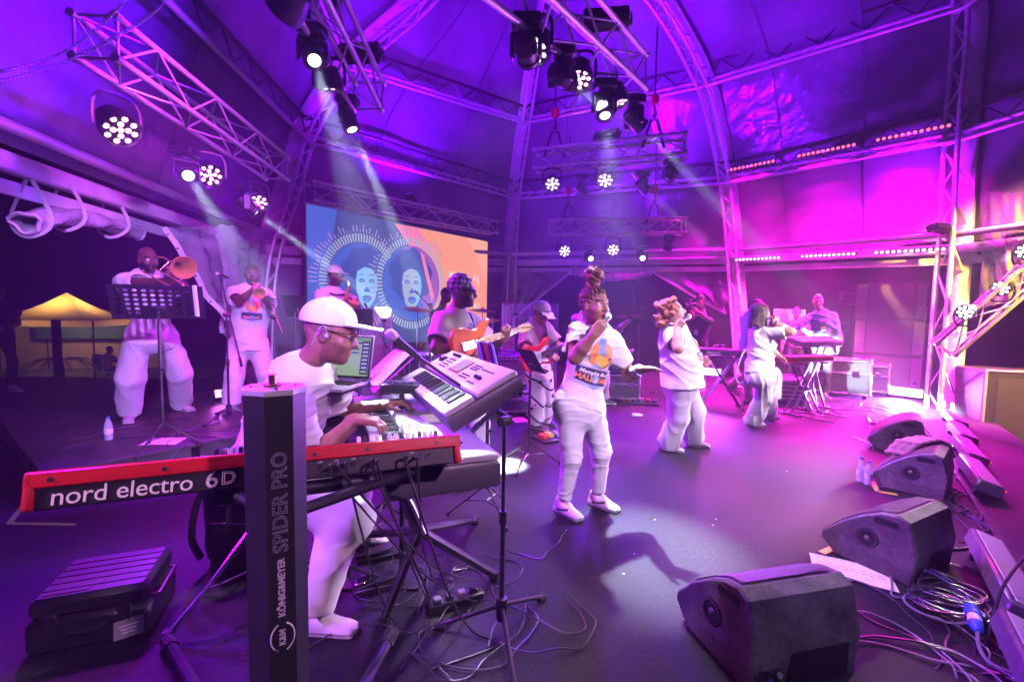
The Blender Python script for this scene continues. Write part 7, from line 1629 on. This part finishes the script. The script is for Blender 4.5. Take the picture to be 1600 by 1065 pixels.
wedge('floor monitor with a towel draped over it and bottles beside it', wc(1480, 786, wr3, .27, .26), wr3, .52, .96); W3c = wc(1480, 786, wr3, .27, .26)
wedge('floor monitor farthest along the row beyond the towel', wc(1452, 712, wr4, .2, .3), wr4, .56, .98)
# towel over the third monitor
tw_ = thing('towel', 'brown towel bunched over a floor monitor', 'towel', W3c+Zv*.40)
F = Field(W3c+Vector((-.5, -.5, .1)), W3c+Vector((.5, .5, .62)), .009); ux = Vector((math.cos(wr3), math.sin(wr3), 0)); vx = Vector((-math.sin(wr3), math.cos(wr3), 0))
tp = [W3c+ux*-.12+vx*.10+Zv*.30, W3c+ux*.0+vx*.04+Zv*.385, W3c+ux*.12-vx*.02+Zv*.40, W3c+ux*.22-vx*.08+Zv*.41, W3c+ux*.29-vx*.14+Zv*.37, W3c+ux*.32-vx*.16+Zv*.26]
for o_ in (-.05, 0, .05):
    for a, c in zip(tp, tp[1:]): F.cone(a+vx*o_, c+vx*o_*1.2, .034, .032, .012, flat=((0, 0, 1), .6))
F.wrinkle(lambda x, y, z: .006*np.sin(70*x+20*z)*np.sin(60*y-30*z)); o = mobj('cloth', F.mesh('cloth'), mat('towel_brown', (.34, .20, .19), .95, bump=.6, bscale=200, sheen=.3), tw_); o.location = -tw_.location
# ================================================================== stage-front LED bars
barm = mat('bar_housing', (.16, .15, .17), .38, metal=.4, noise=.2)
def led_bar(label, s0, s1, tt, red):
    p0 = ST(s0, tt, 0); L = s1-s0; t = thing('led_floor_bar', label, 'stage light', p0, math.atan2(U.y, U.x), group='LED bars along the stage lip')
    M = Matrix.Translation((0, 0, .10)) @ Matrix.Rotation(rad(18), 4, 'X'); b = MB(M); b.box((L/2, 0, 0), (L-.02, .17, .10), .012); b.build('housing', barm, t); b = MB(M); b.box((L/2, .0, .052), (L-.06, .12, .006), .002); b.build('cooling_plate', silver, t)
    for x in (.12, L-.12): b = MB(); b.box((x, 0, .025), (.05, .16, .05), .008); b.build('foot', blkm, t)
    n = int(L/.06)
    lb = MB(); lb.box((0, 0, 0), (.036, .016, .012), .003); me = lb.mesh('led'); me.materials.append(red)
    for i in range(n): mobj('led', me, None, t, M=M @ Matrix.Translation((.04+i*(L-.08)/(n-1), -.088, .03)))
    return t
red_s = emat('bar_red', (1.0, .05, .06), 2.2); red_d = emat('bar_red_dim', (.8, .05, .15), .35)
for k in range(4): led_bar('LED floor bar with a glowing red edge, %s along the stage lip' % ('first', 'second', 'third', 'last and farthest')[k], 5.35+k*1.0, 6.30+k*1.0, (-.98, -1.06, -1.14, -1.20)[k], red_s)
led_bar('unlit pinkish LED floor bar beside the blue power connector', 3.12, 4.10, -.74, red_d); led_bar('unlit LED floor bar at the near end of the stage lip', 2.05, 3.04, -.68, red_d)
# ================================================================== bottles
plast = mat('clear_bottle', (.75, .8, .95), .06, alpha=.38, spec=.8); capb = mat('blue_cap', (.04, .08, .5), .4); labelm = mat('bottle_label', (.7, .68, .85), .5); waterm = mat('water', (.6, .65, .8), .05, alpha=.3)
def bottle(label, p, k=1.0):
    t = thing('water_bottle', label, 'bottle', p); b = MB(); b.lathe([(.0001, .0), (.026, .0), (.032, .006), (.033, .04), (.031, .05), (.033, .06), (.033, .13), (.030, .15), (.018, .185), (.0125, .20), (.0125, .215)], 20, Matrix.Scale(k, 4)); b.build('bottle_body', plast, t); b = MB(); b.lathe([(.0335, .062), (.0338, .11)], 20, Matrix.Scale(k, 4), caps=False); b.build('label', labelm, t); b = MB(); b.lathe([(.0145, .205), (.0145, .222), (.0001, .224)], 14, Matrix.Scale(k, 4)); b.build('cap', capb, t); b = MB(); b.lathe([(.0001, .003), (.029, .006), (.030, .10), (.0001, .10)], 16, Matrix.Scale(k, 4)); b.build('water', waterm, t)
bottle('lone water bottle on the riser beside the trombone player', G(170, 687, RZ), 1.0)
bottle('water bottle with blue cap before the towel monitor, taller standing of two', G(1344, 752), 1.05); bottle('water bottle nearer to the towel monitor of the pair', G(1356, 757), 1.0)
# ================================================================== cases, bag, pedals
cc = Vector((-1.92, 2.10, 0)); t = thing('hard_case', 'black ribbed hard case standing on the floor with a card on its front', 'case', cc, rad(22)); casm = mat('case_plastic', (.022, .022, .028), .38, noise=.25, nscale=25, bump=.1, bscale=200)
b = MB(); b.box((0, 0, .075), (.44, .40, .15), .02); b.build('lower_shell', casm, t); b = MB(); b.box((0, 0, .195), (.42, .38, .085), .02); ld = b.build('lid', casm, t)
for k in range(6): b = MB(); b.box((0, -.145+k*.058, .2385), (.38, .050, .006), .002); b.build('rib', casm, ld)
b = MB(); b.box((-.09, -.14, .243), (.16, .03, .004), .001); b.build('label_plate', blk, ld)
for x in (-.13, .13): b = MB(); b.box((x, -.203, .15), (.05, .012, .06), .004); b.build('latch', blkm, t)
b = MB(); b.tube([(-.06, -.20, .10), (-.055, -.235, .10), (.055, -.235, .10), (.06, -.20, .10)], .011, 8); b.build('handle', blk, t); b = MB(); b.tube([(.205, -.12, .155), (.235, -.12, .15), (.235, .12, .15), (.205, .12, .155)], .008, 6); b.build('side_clasp', chrome, t)
t2 = thing('luggage_card', 'clear card hanging on the front of the hard case', 'card', cc+Matrix.Rotation(rad(22), 3, 'Z') @ Vector((.15, -.225, .07)), rad(22)); b = MB(Matrix.Rotation(rad(-28), 4, 'X') @ Matrix.Rotation(rad(-8), 4, 'Y')); b.box((0, 0, 0), (.11, .003, .075), .001); b.build('sleeve', mat('card_sleeve', (.35, .35, .4), .1, spec=.8), t2)
for k in range(3): b = MB(Matrix.Rotation(rad(-28), 4, 'X') @ Matrix.Rotation(rad(-8), 4, 'Y')); b.box((0, -.0025, .012-.014*k), (.07-.012*k, .001, .006)); b.build('print_line', inkw, t2)
b = MB(); b.tube([(.0, 0, .035), (.01, .02, .07)], .003, 5); b.build('card_loop', blk, t2)
bc = Vector((-1.55, 2.66, 0)); t = thing('backpack', 'black backpack slumped on the floor behind the column stand', 'backpack', bc); F = Field(bc+Vector((-.4, -.4, -.02)), bc+Vector((.4, .4, .7)), .010)
F.box(bc+Vector((0, 0, .26)), (.22, .15, .26), .09, None, .03); F.box(bc+Vector((.02, -.14, .17)), (.16, .07, .14), .05, None, .04); F.ell(bc+Vector((0, 0, .46)), (.18, .12, .1), None, .06); F.wrinkle(fold_fn(5, .012)); o = mobj('bag_body', F.mesh('bag_body'), mat('nylon', (.015, .015, .018), .6, bump=.3, bscale=90), t); o.location = -bc
for s_ in (-1, 1): b = MB(); b.tube([(s_*.08-.08, -.12, .53), (s_*.09-.1, -.19, .42), (s_*.1-.12, -.20, .22), (s_*.1-.1, -.16, .08)], .022, 6, 5, flat=.3); b.build('strap', mat('nylon', (.015, .015, .018), .6), t)
b = MB(); b.tube([(-.05, 0, .54), (-.03, 0, .60), (.05, 0, .60), (.07, 0, .54)], .012, 6, 3); b.build('handle', blk, t); b = MB(); b.tube([(-.15, -.19, .30), (0, -.225, .32), (.17, -.20, .30)], .004, 5, 4); b.build('zip', chrome, t); b = MB(); b.box((.20, -.19, .30), (.04, .006, .07), .002); b.build('tag', whitep, t)
def pedal(label, p, rz):
    t = thing('foot_pedal', label, 'pedal', p, rz); b = MB(); b.box((0, 0, .018), (.10, .26, .036), .006); b.build('base', blk, t); b = MB(Matrix.Translation((0, -.02, .05)) @ Matrix.Rotation(rad(9), 4, 'X')); b.box((0, 0, 0), (.075, .22, .014), .005); b.build('treadle', rub, t); b = MB(Matrix.Translation((0, -.09, .062)) @ Matrix.Rotation(rad(9), 4, 'X')); b.box((0, 0, 0), (.06, .09, .012), .005); b.build('metal_plate', chrome, t)
pedal('black foot pedal right at the far shoe of the keyboard player', G(590, 872), rad(-62)); pedal('black foot pedal with chrome plate alone on the floor', G(592, 918), rad(-66))
t = thing('power_strip', 'black power strip among the cables under the keyboards', 'power strip', G(712, 945), rad(28)); b = MB(); b.box((0, 0, .025), (.30, .06, .045), .008); b.build('housing', blk, t)
for k in range(4): b = MB(); b.box((-.1+.066*k, 0, .056), (.04, .04, .03), .006); b.build('plug', blk if k % 2 else mat('grey_plug', (.15, .15, .16), .5), t)
def pedalboard(label, p, rz, n=6):
    t = thing('pedalboard', label, 'pedalboard', p, rz); b = MB(); b.box((0, 0, .02), (.62, .30, .03), .006); b.build('tray', blkm, t); rs = random.Random(3); cols = [(.5, .05, .03), (.6, .5, .08), (.1, .3, .5), (.6, .6, .6), (.5, .2, .05), (.1, .4, .15)]
    for k in range(n): b = MB(); b.box((-.25+.1*k, rs.uniform(-.04, .04), .06), (.07, .12, .05), .008); e = b.build('effect_pedal', mat('pedal_%d' % (k % 6), cols[k % 6], .4), t); b = MB(); b.cyl((-.25+.1*k, -.05, .08), (-.25+.1*k, -.05, .097), .010, seg=8); b.build('footswitch', chrome, e)
pedalboard('pedalboard with coloured effects behind the lead singer', G(998, 630), rad(-12)); pedalboard('small pedalboard at the feet of the guitarist in the cap', G(874, 684), rad(30), 4)
t = thing('power_adapter', 'white power adapter lying on the floor behind the lead singer', 'adapter', G(993, 650), rad(-10)); b = MB(); b.box((0, 0, .02), (.10, .06, .04), .008); b.build('brick', whitep, t); b = MB(); b.box((.07, 0, .02), (.05, .045, .035), .006); b.build('plug', whitep, t)
# ================================================================== papers and tape
def floor_sheet(label, c, w_, h_, rz, m_, name='paper_sheet', cat='paper', z=.006, lines=0):
    q = sheet_paper(label, Matrix.Translation((c.x, c.y, z)) @ Matrix.Rotation(rz, 4, 'Z'), w_, h_, lines, 2, .003); q.name = name; return q
floor_sheet('large printed page tucked under a scuffed floor monitor', G(1330, 893), .40, .24, rad(-28), paper, lines=7); floor_sheet('dark folder lying on the riser under the perforated stand', G(255, 690, RZ), .3, .22, rad(10), paper, z=RZ+.006); floor_sheet('pale loose page on the floor beside the guitarist in the cap', G(812, 656), .2, .28, rad(20), paper)
tapey = mat('yellow_tape', (.75, .68, .05), .5); tapeg = mat('green_tape', (.20, .65, .08), .5, emit=(.1, .5, .05), es=.0)
def tape(label, pts, m_, w_=.045, z=.004, cat='tape'):
    ps = [G(*q, 0) for q in pts]; t = thing('floor_tape', label, cat, ps[0]); 
    for a, c in zip(ps, ps[1:]):
        d = (c-a).normalized(); n = Vector((-d.y, d.x, 0))*w_/2; e = d*w_*.0; b = MB(); b.add([a-n-e+Zv*z, c-n+Zv*z, c+n+Zv*z, a+n-e+Zv*z], [(0, 1, 2, 3)]); b.build('strip', m_, t, world=True, smooth=0); z += .0006
tape('green corner of tape on the floor under the end of the red keyboard', [(62, 758), (14, 818), (118, 820)], tapeg, .035); tape('yellow corner of tape beside the scuffed monitor with rear cables', [(1088, 962), (1073, 966), (1102, 999)], tapey); tape('yellow tape mark beside the monitor with the page', [(1284, 864), (1302, 856)], tapey); tape('yellow corner of tape beside the bottles', [(1362, 752), (1372, 768), (1402, 773)], tapey); tape('yellow tape mark beside the farthest monitor', [(1336, 682), (1352, 690)], tapey)
rs = random.Random(11)
for k in range(6):
    q = G(rs.uniform(960, 1300), rs.uniform(720, 900)); t = tag(bpy.data.objects.new('confetti_scrap', None), 'tiny pale scrap lying on the dark stage floor', 'scrap', 'scraps on the floor'); COL.objects.link(t); t.location = q+Zv*.004; b = MB(Matrix.Rotation(rs.random()*6, 4, 'Z')); b.box((0, 0, .001), (.012, .006, .002)); b.build('flake', paper, t)
# ================================================================== cables
def cable(label, pts, r=.005, m_=cab, group=None, n=6, name='cable'):
    t = thing(name, label, 'cable', pts[0], group=group); b = MB(); b.tube(pts, r, 6, n); b.build('lead', m_, t, world=True); return t
cabb = mat('cable_blue', (.04, .07, .18), .45); cabg = mat('cable_grey', (.22, .22, .25), .4)
rs = random.Random(5)
for k in range(60):        # tangle between the monitors and the LED bars
    s_ = rs.uniform(3.0, 8.6); tt = rs.uniform(-.85, -.45); p = []; a = rs.uniform(0, 6.28)
    for i in range(rs.randint(8, 14)):
        p.append(ST(s_, max(-.86, min(-.25, tt)), .016+.010*math.sin(i*.9+k))); a += rs.uniform(-.95, .95); s_ += math.cos(a)*.16+.02; tt += math.sin(a)*.12
    cable('cable in the tangle beside the LED bars on the stage lip', p, rs.choice((.004, .005, .007)), rs.choice((cab, cab, cab, cabg, cab)), 'cables tangled along the stage lip')
for k in range(18):        # coil by the blue connector
    c0 = G(1478+rs.uniform(-14, 14), 955+rs.uniform(-14, 14)); R_ = rs.uniform(.10, .17); ph = rs.uniform(0, 6.28)
    cable('turn of the coiled cable beside the blue power connector', [c0+Vector((R_*math.cos(ph+q*.6)*(1+.08*math.sin(q)), R_*.8*math.sin(ph+q*.6), .008+.004*k+.004*math.sin(q*2+k))) for q in range(12)], .006, rs.choice((cab, cabg, cab)), 'coiled cable by the power connector')
for k in range(16):        # lower right corner
    p0 = G(rs.uniform(1450, 1560), rs.uniform(1000, 1060)); p = [p0]
    a = rs.uniform(0, 6.28)
    w_a = rs.uniform(-.5, .5)
    for i in range(12): w_a = w_a*.8+rs.uniform(-.28, .28); a += w_a; p.append(p[-1]+Vector((math.cos(a)*.055, math.sin(a)*.055, 0))); p[-1].z = .012+.006*math.sin(i*.7+k)
    cable('cable in the heap below the blue power connector', p, .0048, rs.choice((cab, cab, cabg, cab)), 'heap of cables below the power connector')
q = G(1520, 985); t = thing('power_connector', 'blue and white power connector lying on the coiled cables', 'connector', q+Zv*.07); d = (G(1528, 1010)-G(1512, 950)).normalized(); R = axes_to(d).to_4x4()
bl_ = mat('connector_blue', (.03, .12, .55), .35)
b = MB(R); b.lathe([(.012, -.12), (.026, -.10), (.03, -.05), (.034, -.045), (.034, 0.0), (.028, .005)], 16); b.build('socket_half', bl_, t); b = MB(R); b.lathe([(.027, .005), (.027, .06)], 16); b.build('white_sleeve', whitep, t); b = MB(R); b.lathe([(.028, .06), (.024, .11), (.012, .13)], 16); b.build('plug_half', bl_, t); b = MB(R); b.box((.03, 0, -.03), (.03, .03, .05), .006); b.build('cover_flap', bl_, t)
cable('thick cable running into the blue power connector', [q+Zv*.07+d*.12, q+d*.2+Zv*.03, q+d*.3+Vector((.05, 0, .01)), q+d*.4+Vector((.2, 0, .01))], .008, cabg); cable('blue cable running from the connector towards the monitors', [q+Zv*.07-d*.12, q-d*.25+Zv*.05, G(1480, 905)+Zv*.01, G(1440, 890)+Zv*.02], .007, cabb)
cable('dark cable looping off the stage lip beside the connector', [G(1600, 945)+Zv*.3, G(1560, 980)+Zv*.2, G(1540, 1015)+Zv*.02], .007, cab)
w1 = wc(1172, 1090, wr1, .27, .26); uu = Vector((math.cos(wr1), math.sin(wr1), 0)); vv = Vector((-math.sin(wr1), math.cos(wr1), 0)); e0 = w1-uu*.18-vv*.275+Zv*.06
cable('orange tipped cable plugged into the rear of the scuffed monitor', [e0, e0-vv*.08-Zv*.02, e0-vv*.12+uu*.04-Zv*.05, e0-vv*.14+uu*.1-Zv*.055], .007, mat('orange_plug', (.8, .15, .03), .4)); cable('blue plug lead hanging from the rear of the scuffed monitor', [e0+uu*.01-Zv*.012, e0-vv*.06-Zv*.04, e0-vv*.1+uu*.0-Zv*.055], .011, mat('speakon', (.03, .06, .35), .4))
w2 = wc(1428, 922, wr2, .27, .26); uu = Vector((math.cos(wr2), math.sin(wr2), 0)); vv = Vector((-math.sin(wr2), math.cos(wr2), 0)); e0 = w2-uu*.16-vv*.27+Zv*.09
for k in range(3): cable('blue plugged lead at the rear of the monitor with the page', [e0+uu*.03*k, e0+uu*.03*k-vv*.08-Zv*.01, e0+uu*.08*k-vv*.2-Zv*.07, e0+uu*(.1+.1*k)-vv*.3-Zv*.075], .007, cabb if k < 2 else cab, 'leads of the monitor with the page')
# under the keyboards
rsk = random.Random(8)
for k in range(7):
    x = rsk.uniform(.68, .99); p0 = top0+nx*x-nz*.06-ny*.004; gq = G(rsk.uniform(620, 760), rsk.uniform(900, 1010)); mid = (p0+gq)/2+Vector((rsk.uniform(-.06, .06), rsk.uniform(-.05, .1), -.1))
    p1 = p0-ny*.04-Zv*.05
    cable('thin black lead hanging from the keyboards to the floor', [p0, p1, mid, gq+Zv*.04, gq+Vector((rsk.uniform(-.15, .15), rsk.uniform(-.1, .15), .008)), gq+Vector((rsk.uniform(-.3, .3), rsk.uniform(-.2, .3), .008))], rsk.choice((.0035, .0045)), cab, 'leads hanging from the keyboards')
for k in range(14):
    p0 = G(rsk.uniform(560, 780), rsk.uniform(840, 1060)); a = rsk.uniform(0, 6.28); p = [p0+Zv*.01]
    for i in range(8): a += rsk.uniform(-.3, 1.1); p.append(p[-1]+Vector((math.cos(a)*.11, math.sin(a)*.11, 0))); p[-1].z = rsk.uniform(.005, .03)
    cable('black lead looped on the floor under the keyboards', p, .004, cab, 'leads looped under the keyboards')
p0 = top0+nx*.585-nz*.066-ny*.004; cable('thick power lead hanging from the back of the red keyboard', [p0, p0-ny*.06-Zv*.01, p0-ny*.08-Zv*.2, p0-ny*.09+nx*-.03-Zv*.6, p0+nx*.0-Zv*.9, p0+nx*.03-Zv*1.02], .007, cab)
b = thing('power_plug', 'pale plug in the power socket of the red keyboard', 'plug', p0); q = MB(RM); q.box((0, -.016, 0), (.034, .04, .02), .005); q.build('plug_body', silver, b)
for k in range(12):
    p0 = G(rsk.uniform(1190, 1320), rsk.uniform(630, 655)); a = rsk.uniform(0, 6.28); p = [p0+Zv*.01]
    for i in range(6): a += rsk.uniform(-.3, 1.2); p.append(p[-1]+Vector((math.cos(a)*.14, math.sin(a)*.14, 0))); p[-1].z = rsk.uniform(.006, .06)
    cable('cable on the floor under the cross-legged keyboard stands', p, .008, rsk.choice((cab, cabg)), 'cables under the far keyboards')
for k in range(8):
    p0 = G(rsk.uniform(230, 350), rsk.uniform(660, 700), RZ); a = rsk.uniform(0, 6.28); p = [p0+Zv*.008]
    for i in range(6): a += rsk.uniform(-.8, .8); p.append(p[-1]+Vector((math.cos(a)*.16, math.sin(a)*.16, 0)))
    cable('thin cable lying on the riser under the music stands', p, .005, cab, 'cables on the riser')
cable('white cable loop hanging behind the singer with the sash', [P(1168, 540, 6.6), P(1157, 560, 6.6), P(1150, 590, 6.6), P(1158, 598, 6.6), P(1170, 588, 6.6)], .009, whitep)
# ================================================================== clear curtains of the tent sides
clear = mat('clear_pvc', (.55, .55, .62), .13, alpha=.42, bump=.7, bscale=5, bdist=.06, noise=.15, nscale=3, spec=.8)
def curtain(label, c00, c10, c11, c01, amp=.05, n=26, seed=1, band=True):
    """corner order: top start, top end, bottom end, bottom start"""
    c00, c10, c11, c01 = [Vector(c) for c in (c00, c10, c11, c01)]; t = thing('clear_curtain', label, 'curtain', c00); nrm = (c10-c00).cross(c01-c00).normalized(); rs = random.Random(seed); ph = [rs.uniform(0, 6) for _ in range(6)]
    def pt(u_, v_): p = c00.lerp(c10, u_).lerp(c01.lerp(c11, u_), v_); return p+nrm*amp*(math.sin(11*u_+3*v_+ph[0])*.5+.4*math.sin(23*u_-7*v_+ph[1])+.3*math.sin(17*v_+5*u_+ph[2]))*(.3+v_)
    vs = [pt(i/n, j/n) for j in range(n+1) for i in range(n+1)]; fs = [(j*(n+1)+i, j*(n+1)+i+1, (j+1)*(n+1)+i+1, (j+1)*(n+1)+i) for j in range(n) for i in range(n)]
    b = MB(); b.add(vs, fs); b.build('sheet', clear, t, world=True, smooth=80)
    if band:
        for (u0, v0, u1, v1) in ((1, 0, 1, 1),):
            b = MB(); pts = [pt(u0+(u1-u0)*k/14, v0+(v1-v0)*k/14) for k in range(15)]; b.tube(pts, .035, 6, flat=.25); b.build('hem_band', pvc, t, world=True)
            for k in range(1, 14, 2): b = MB(); b.sphere(pts[k]-Vector(cF)*.02, .012, 8, 4); b.build('eyelet', blkm, t, world=True)
    return t
curtain('clear plastic side curtain tied back behind the trombone bell', P(372, 352, 6.4), P(258, 355, 5.3), P(352, 500, 5.9), P(408, 600, 6.9), .07, seed=2); curtain('clear plastic side curtain hanging beside the trumpet player', P(405, 360, 7.1), P(345, 350, 6.2), P(350, 520, 6.3), P(410, 640, 7.2), .06, seed=4)
curtain('clear plastic curtain tied back to the column right of the video wall', P(806, 420, 12), P(893, 424, 11.8), P(800, 500, 12), P(798, 505, 12.1), .06, seed=5); curtain('clear plastic curtain tied back to the bulging arch', P(1140, 420, 10.7), P(1018, 424, 11.2), P(1135, 490, 10.8), P(1145, 505, 10.6), .08, seed=6); curtain('clear plastic wall sheet beyond the far column', P(1538, 300, 7.2), P(1605, 300, 6.6), P(1600, 470, 6.6), P(1530, 480, 7.2), .05, seed=7, band=False)
def rolled(label, pts, r, seed):
    t = thing('rolled_curtain', label, 'curtain', pts[0]); sp = spline(pts, 8)[0]; n = len(sp); rs = random.Random(seed); vs = []; sg = 18
    for i, p in enumerate(sp):
        d = (sp[min(i+1, n-1)]-sp[max(i-1, 0)]).normalized(); x = Zv.cross(d).normalized(); y = d.cross(x)
        for k in range(sg): a = 2*math.pi*k/sg; rr = r*(1+.14*math.sin(3*a+i*.6)+.10*math.sin(5*a-i*.9+seed)+.06*math.sin(i*1.7)); vs.append(p+x*math.cos(a)*rr+y*math.sin(a)*rr*.8)
    fs = [(i*sg+k, i*sg+(k+1) % sg, (i+1)*sg+(k+1) % sg, (i+1)*sg+k) for i in range(n-1) for k in range(sg)]
    b = MB(); b.add(vs, fs); b.build('roll', mat('pvc_roll', (.5, .5, .56), .16, bump=.9, bscale=9, bdist=.06, spec=.8, noise=.25, nscale=4), t, world=True, smooth=80)
    for k in (0, n-1): b = MB(); b.tube([vs[k*sg+q] for q in range(sg)]+[vs[k*sg]], .016, 5); b.build('end_hem', pvc, t, world=True)
    for fr in (.1, .45, .8):
        p = sp[int(fr*(n-1))]; x = Zv.cross((sp[-1]-sp[0]).normalized()).normalized(); b = MB(); b.tube([p+x*.02+Zv*.34, p+x*(r+.05), p+x*.03-Zv*(r+.03), p-x*(r+.05), p-x*.02+Zv*.34], .018, 6, 4, flat=.22); b.build('tie_strap', pvc, t, world=True)
    return t
rolled('rolled up clear curtain strapped under the eave above the trombone player', [P(40, 348, 3.75), P(90, 338, 4.1), P(150, 345, 4.6), P(212, 362, 5.2)], .10, 1); rolled('rolled up clear curtain over the dark opening behind the lead singer', [P(893, 422, 11.6), P(930, 432, 11.5), P(985, 432, 11.4), P(1015, 424, 11.3)], .12, 3)
# ================================================================== right edge: slanting truss, box
truss('slanting truss with white lamps leaning at the far stage front', P(1474, 545, 6.6), P(1612, 425, 6.1), .26, .4)
t = thing('subwoofer', 'dark loudspeaker box with a pale edge beyond the stage lip', 'loudspeaker', Vector((P(1588, 600, 6.9).x, P(1588, 600, 6.9).y, -1.3)), rad(-20)); b = MB(); b.box((0, 0, 1.1), (1.2, .9, 1.9), .02); b.build('cabinet', tolex, t); b = MB(); b.box((-.58, -.45, 1.1), (.03, .03, 1.9), .006); b.box((0, -.45, 2.06), (1.2, .03, .03), .006); b.build('edge_trim', silver, t); b = MB(); b.box((.05, -.456, 1.1), (1.0, .012, 1.7), .004); b.build('grille', mat('speaker_grille', (.05, .05, .055), .5), t)
# ================================================================== outside: yellow canopy, palm
yel = mat('canopy_yellow', (.75, .52, .22), .8, noise=.1, nscale=2, bump=.3, bscale=3, bdist=.05); gz = -1.3
_t = yel.node_tree; _o = [n for n in _t.nodes if n.type == 'OUTPUT_MATERIAL'][0]; _tr = _t.nodes.new('ShaderNodeBsdfTranslucent'); _tr.inputs[0].default_value = (.85, .55, .2, 1); _mx = _t.nodes.new('ShaderNodeMixShader'); _mx.inputs[0].default_value = .5
_t.links.new(_t.nodes['Principled BSDF'].outputs[0], _mx.inputs[1]); _t.links.new(_tr.outputs[0], _mx.inputs[2]); _t.links.new(_mx.outputs[0], _o.inputs[0])
cc = Vector((P(105, 480, 17.8).x, P(105, 480, 17.8).y, gz)); t = thing('canopy_tent', 'yellow pop-up canopy lit from within beyond the dark deck', 'canopy', cc)
ea = 2.15; pk = 3.2; w_ = 1.75; fx3 = Vector((.97, .25, 0)); fy3 = Vector((-.25, .97, 0))
cor = [cc+fx3*(a*w_)+fy3*(b_*w_)+Zv*ea for a, b_ in ((-1, -1), (1, -1), (1, 1), (-1, 1))]; apx = cc+Zv*pk
for k in range(4):
    a, c = cor[k], cor[(k+1) % 4]; n = 8; vs = []; fs = []
    for j in range(n+1):
        for i in range(n+1): u_, v_ = i/n, j/n; p = a.lerp(c, u_).lerp(apx, v_); p.z -= .22*math.sin(math.pi*v_)*1.0-.12*math.sin(math.pi*u_)*(1-v_)*.0; vs.append(p)
    for j in range(n):
        for i in range(n): q = j*(n+1)+i; fs.append((q, q+1, q+n+2, q+n+1))
    b = MB(); b.add(vs, fs); b.build('roof_panel', yel, t, world=True, smooth=80)
    b = MB(); b.add([a, c, c-Zv*.22, a-Zv*.22], [(0, 1, 2, 3)]); b.build('valance', yel, t, world=True, smooth=0); b = MB(); b.tube([a, Vector((a.x, a.y, gz))], .03, 6); b.build('post', blkm, t, world=True)
b = MB(); b.add([cor[3]-fx3*1.6-Zv*.25, cor[2]+fx3*1.2-Zv*.25, Vector((*(cor[2]+fx3*1.2).xy, gz)), Vector((*(cor[3]-fx3*1.6).xy, gz))], [(0, 1, 2, 3)]); b.build('rear_wall', yel, t, world=True, smooth=0)
b = MB(); b.add([cor[3]-fx3*.2-fy3*.3-Zv*.2, cor[2]+fx3*1.2-fy3*.3-Zv*.2, cor[2]+fx3*1.2-fy3*.3-Zv*.85, cor[3]-fx3*.2-fy3*.3-Zv*.85], [(0, 1, 2, 3)]); b.build('green_valance', mat('canopy_green', (.02, .07, .05), .8), t, world=True, smooth=0)
bp = thing('hanging_bulb', 'warm bulb hanging under the yellow canopy', 'lamp', apx-Zv*.9); b = MB(); b.sphere((0, 0, 0), .05, 10, 6); b.build('bulb', emat('bulb_warm', (1, .7, .3), 6), bp); b = MB(); b.tube([(0, 0, .05), (0, 0, .5)], .006, 5); b.build('flex', blk, bp)
pl = bpy.data.lights.new('bulb_light', 'POINT'); pl.energy = 330; pl.color = (1.0, .68, .28); pl.shadow_soft_size = .06; po = bpy.data.objects.new('bulb_light', pl); COL.objects.link(po); po.parent = bp
pc = Vector((P(95, 560, 14.5).x, P(95, 560, 14.5).y, gz)); t = thing('potted_palm', 'small palm with drooping fronds silhouetted before the yellow canopy', 'palm', pc); b = MB(); b.tube([pc, pc+Vector((.03, 0, .5)), pc+Vector((0, 0, .95))], [.08, .06, .05], 8, 3); b.build('trunk', mat('palm_trunk', (.06, .045, .03), .8), t, world=True); lf = mat('palm_leaf', (.03, .06, .02), .6); rs = random.Random(4)
for k in range(13):
    a = k*2.4; L = rs.uniform(.8, 1.15); sp = [pc+Vector((math.cos(a)*L*u_, math.sin(a)*L*u_, .95+.55*u_-.85*u_*u_*rs.uniform(.8, 1.1))) for u_ in (0, .25, .5, .75, 1)]; sp = spline(sp, 4)[0]; b = MB(); b.tube(sp, .008, 4)
    for i in range(2, len(sp)-1):
        d = (sp[i+1]-sp[i]).normalized(); sd_ = d.cross(Zv).normalized()
        for s_ in (-1, 1): e = sp[i]+(sd_*s_*.75+d*.5-Zv*.35)*.26*(1-.5*i/len(sp)); b.add([sp[i]-d*.012, sp[i]+d*.012, e], [(0, 1, 2)])
    b.build('frond', lf, t, world=True, smooth=0)
b = MB(); b.lathe([(.16, 0), (.22, .02), (.25, .36), (.0001, .33)], 14, Matrix.Translation(pc)); b.build('pot', mat('pot_dark', (.05, .04, .04), .6), t, world=True)
ch = thing('garden_chair', 'pale chair under the seated guest by the yellow canopy', 'chair', Vector((P(168, 585, 16.0).x, P(168, 585, 16.0).y, gz)), rad(70)); cm_ = mat('chair_pale', (.4, .45, .42), .6)
b = MB(); b.box((0, 0, .40), (.5, .5, .05), .02); b.build('seat', cm_, ch); b = MB(); b.box((-.27, 0, .75), (.05, .56, .62), .02); b.build('backrest', cm_, ch)
for x in (-.2, .2):
    for y in (-.2, .2): b = MB(); b.cyl((x, y, 0), (x, y, .38), .02); b.build('leg', cm_, ch)
pp = Vector((P(46*1.0+44, 560, 13.5).x, P(90, 560, 13.5).y, gz)); t = thing('dark_post', 'thick dark square post standing before the yellow canopy', 'post', pp); b = MB(); b.box((0, 0, 1.15), (.16, .16, 2.3), .01); b.build('shaft', mat('post_dark', (.04, .03, .06), .7), t); b = MB(); b.box((0, 0, .05), (.26, .26, .1), .01); b.build('foot_plate', blkm, t)
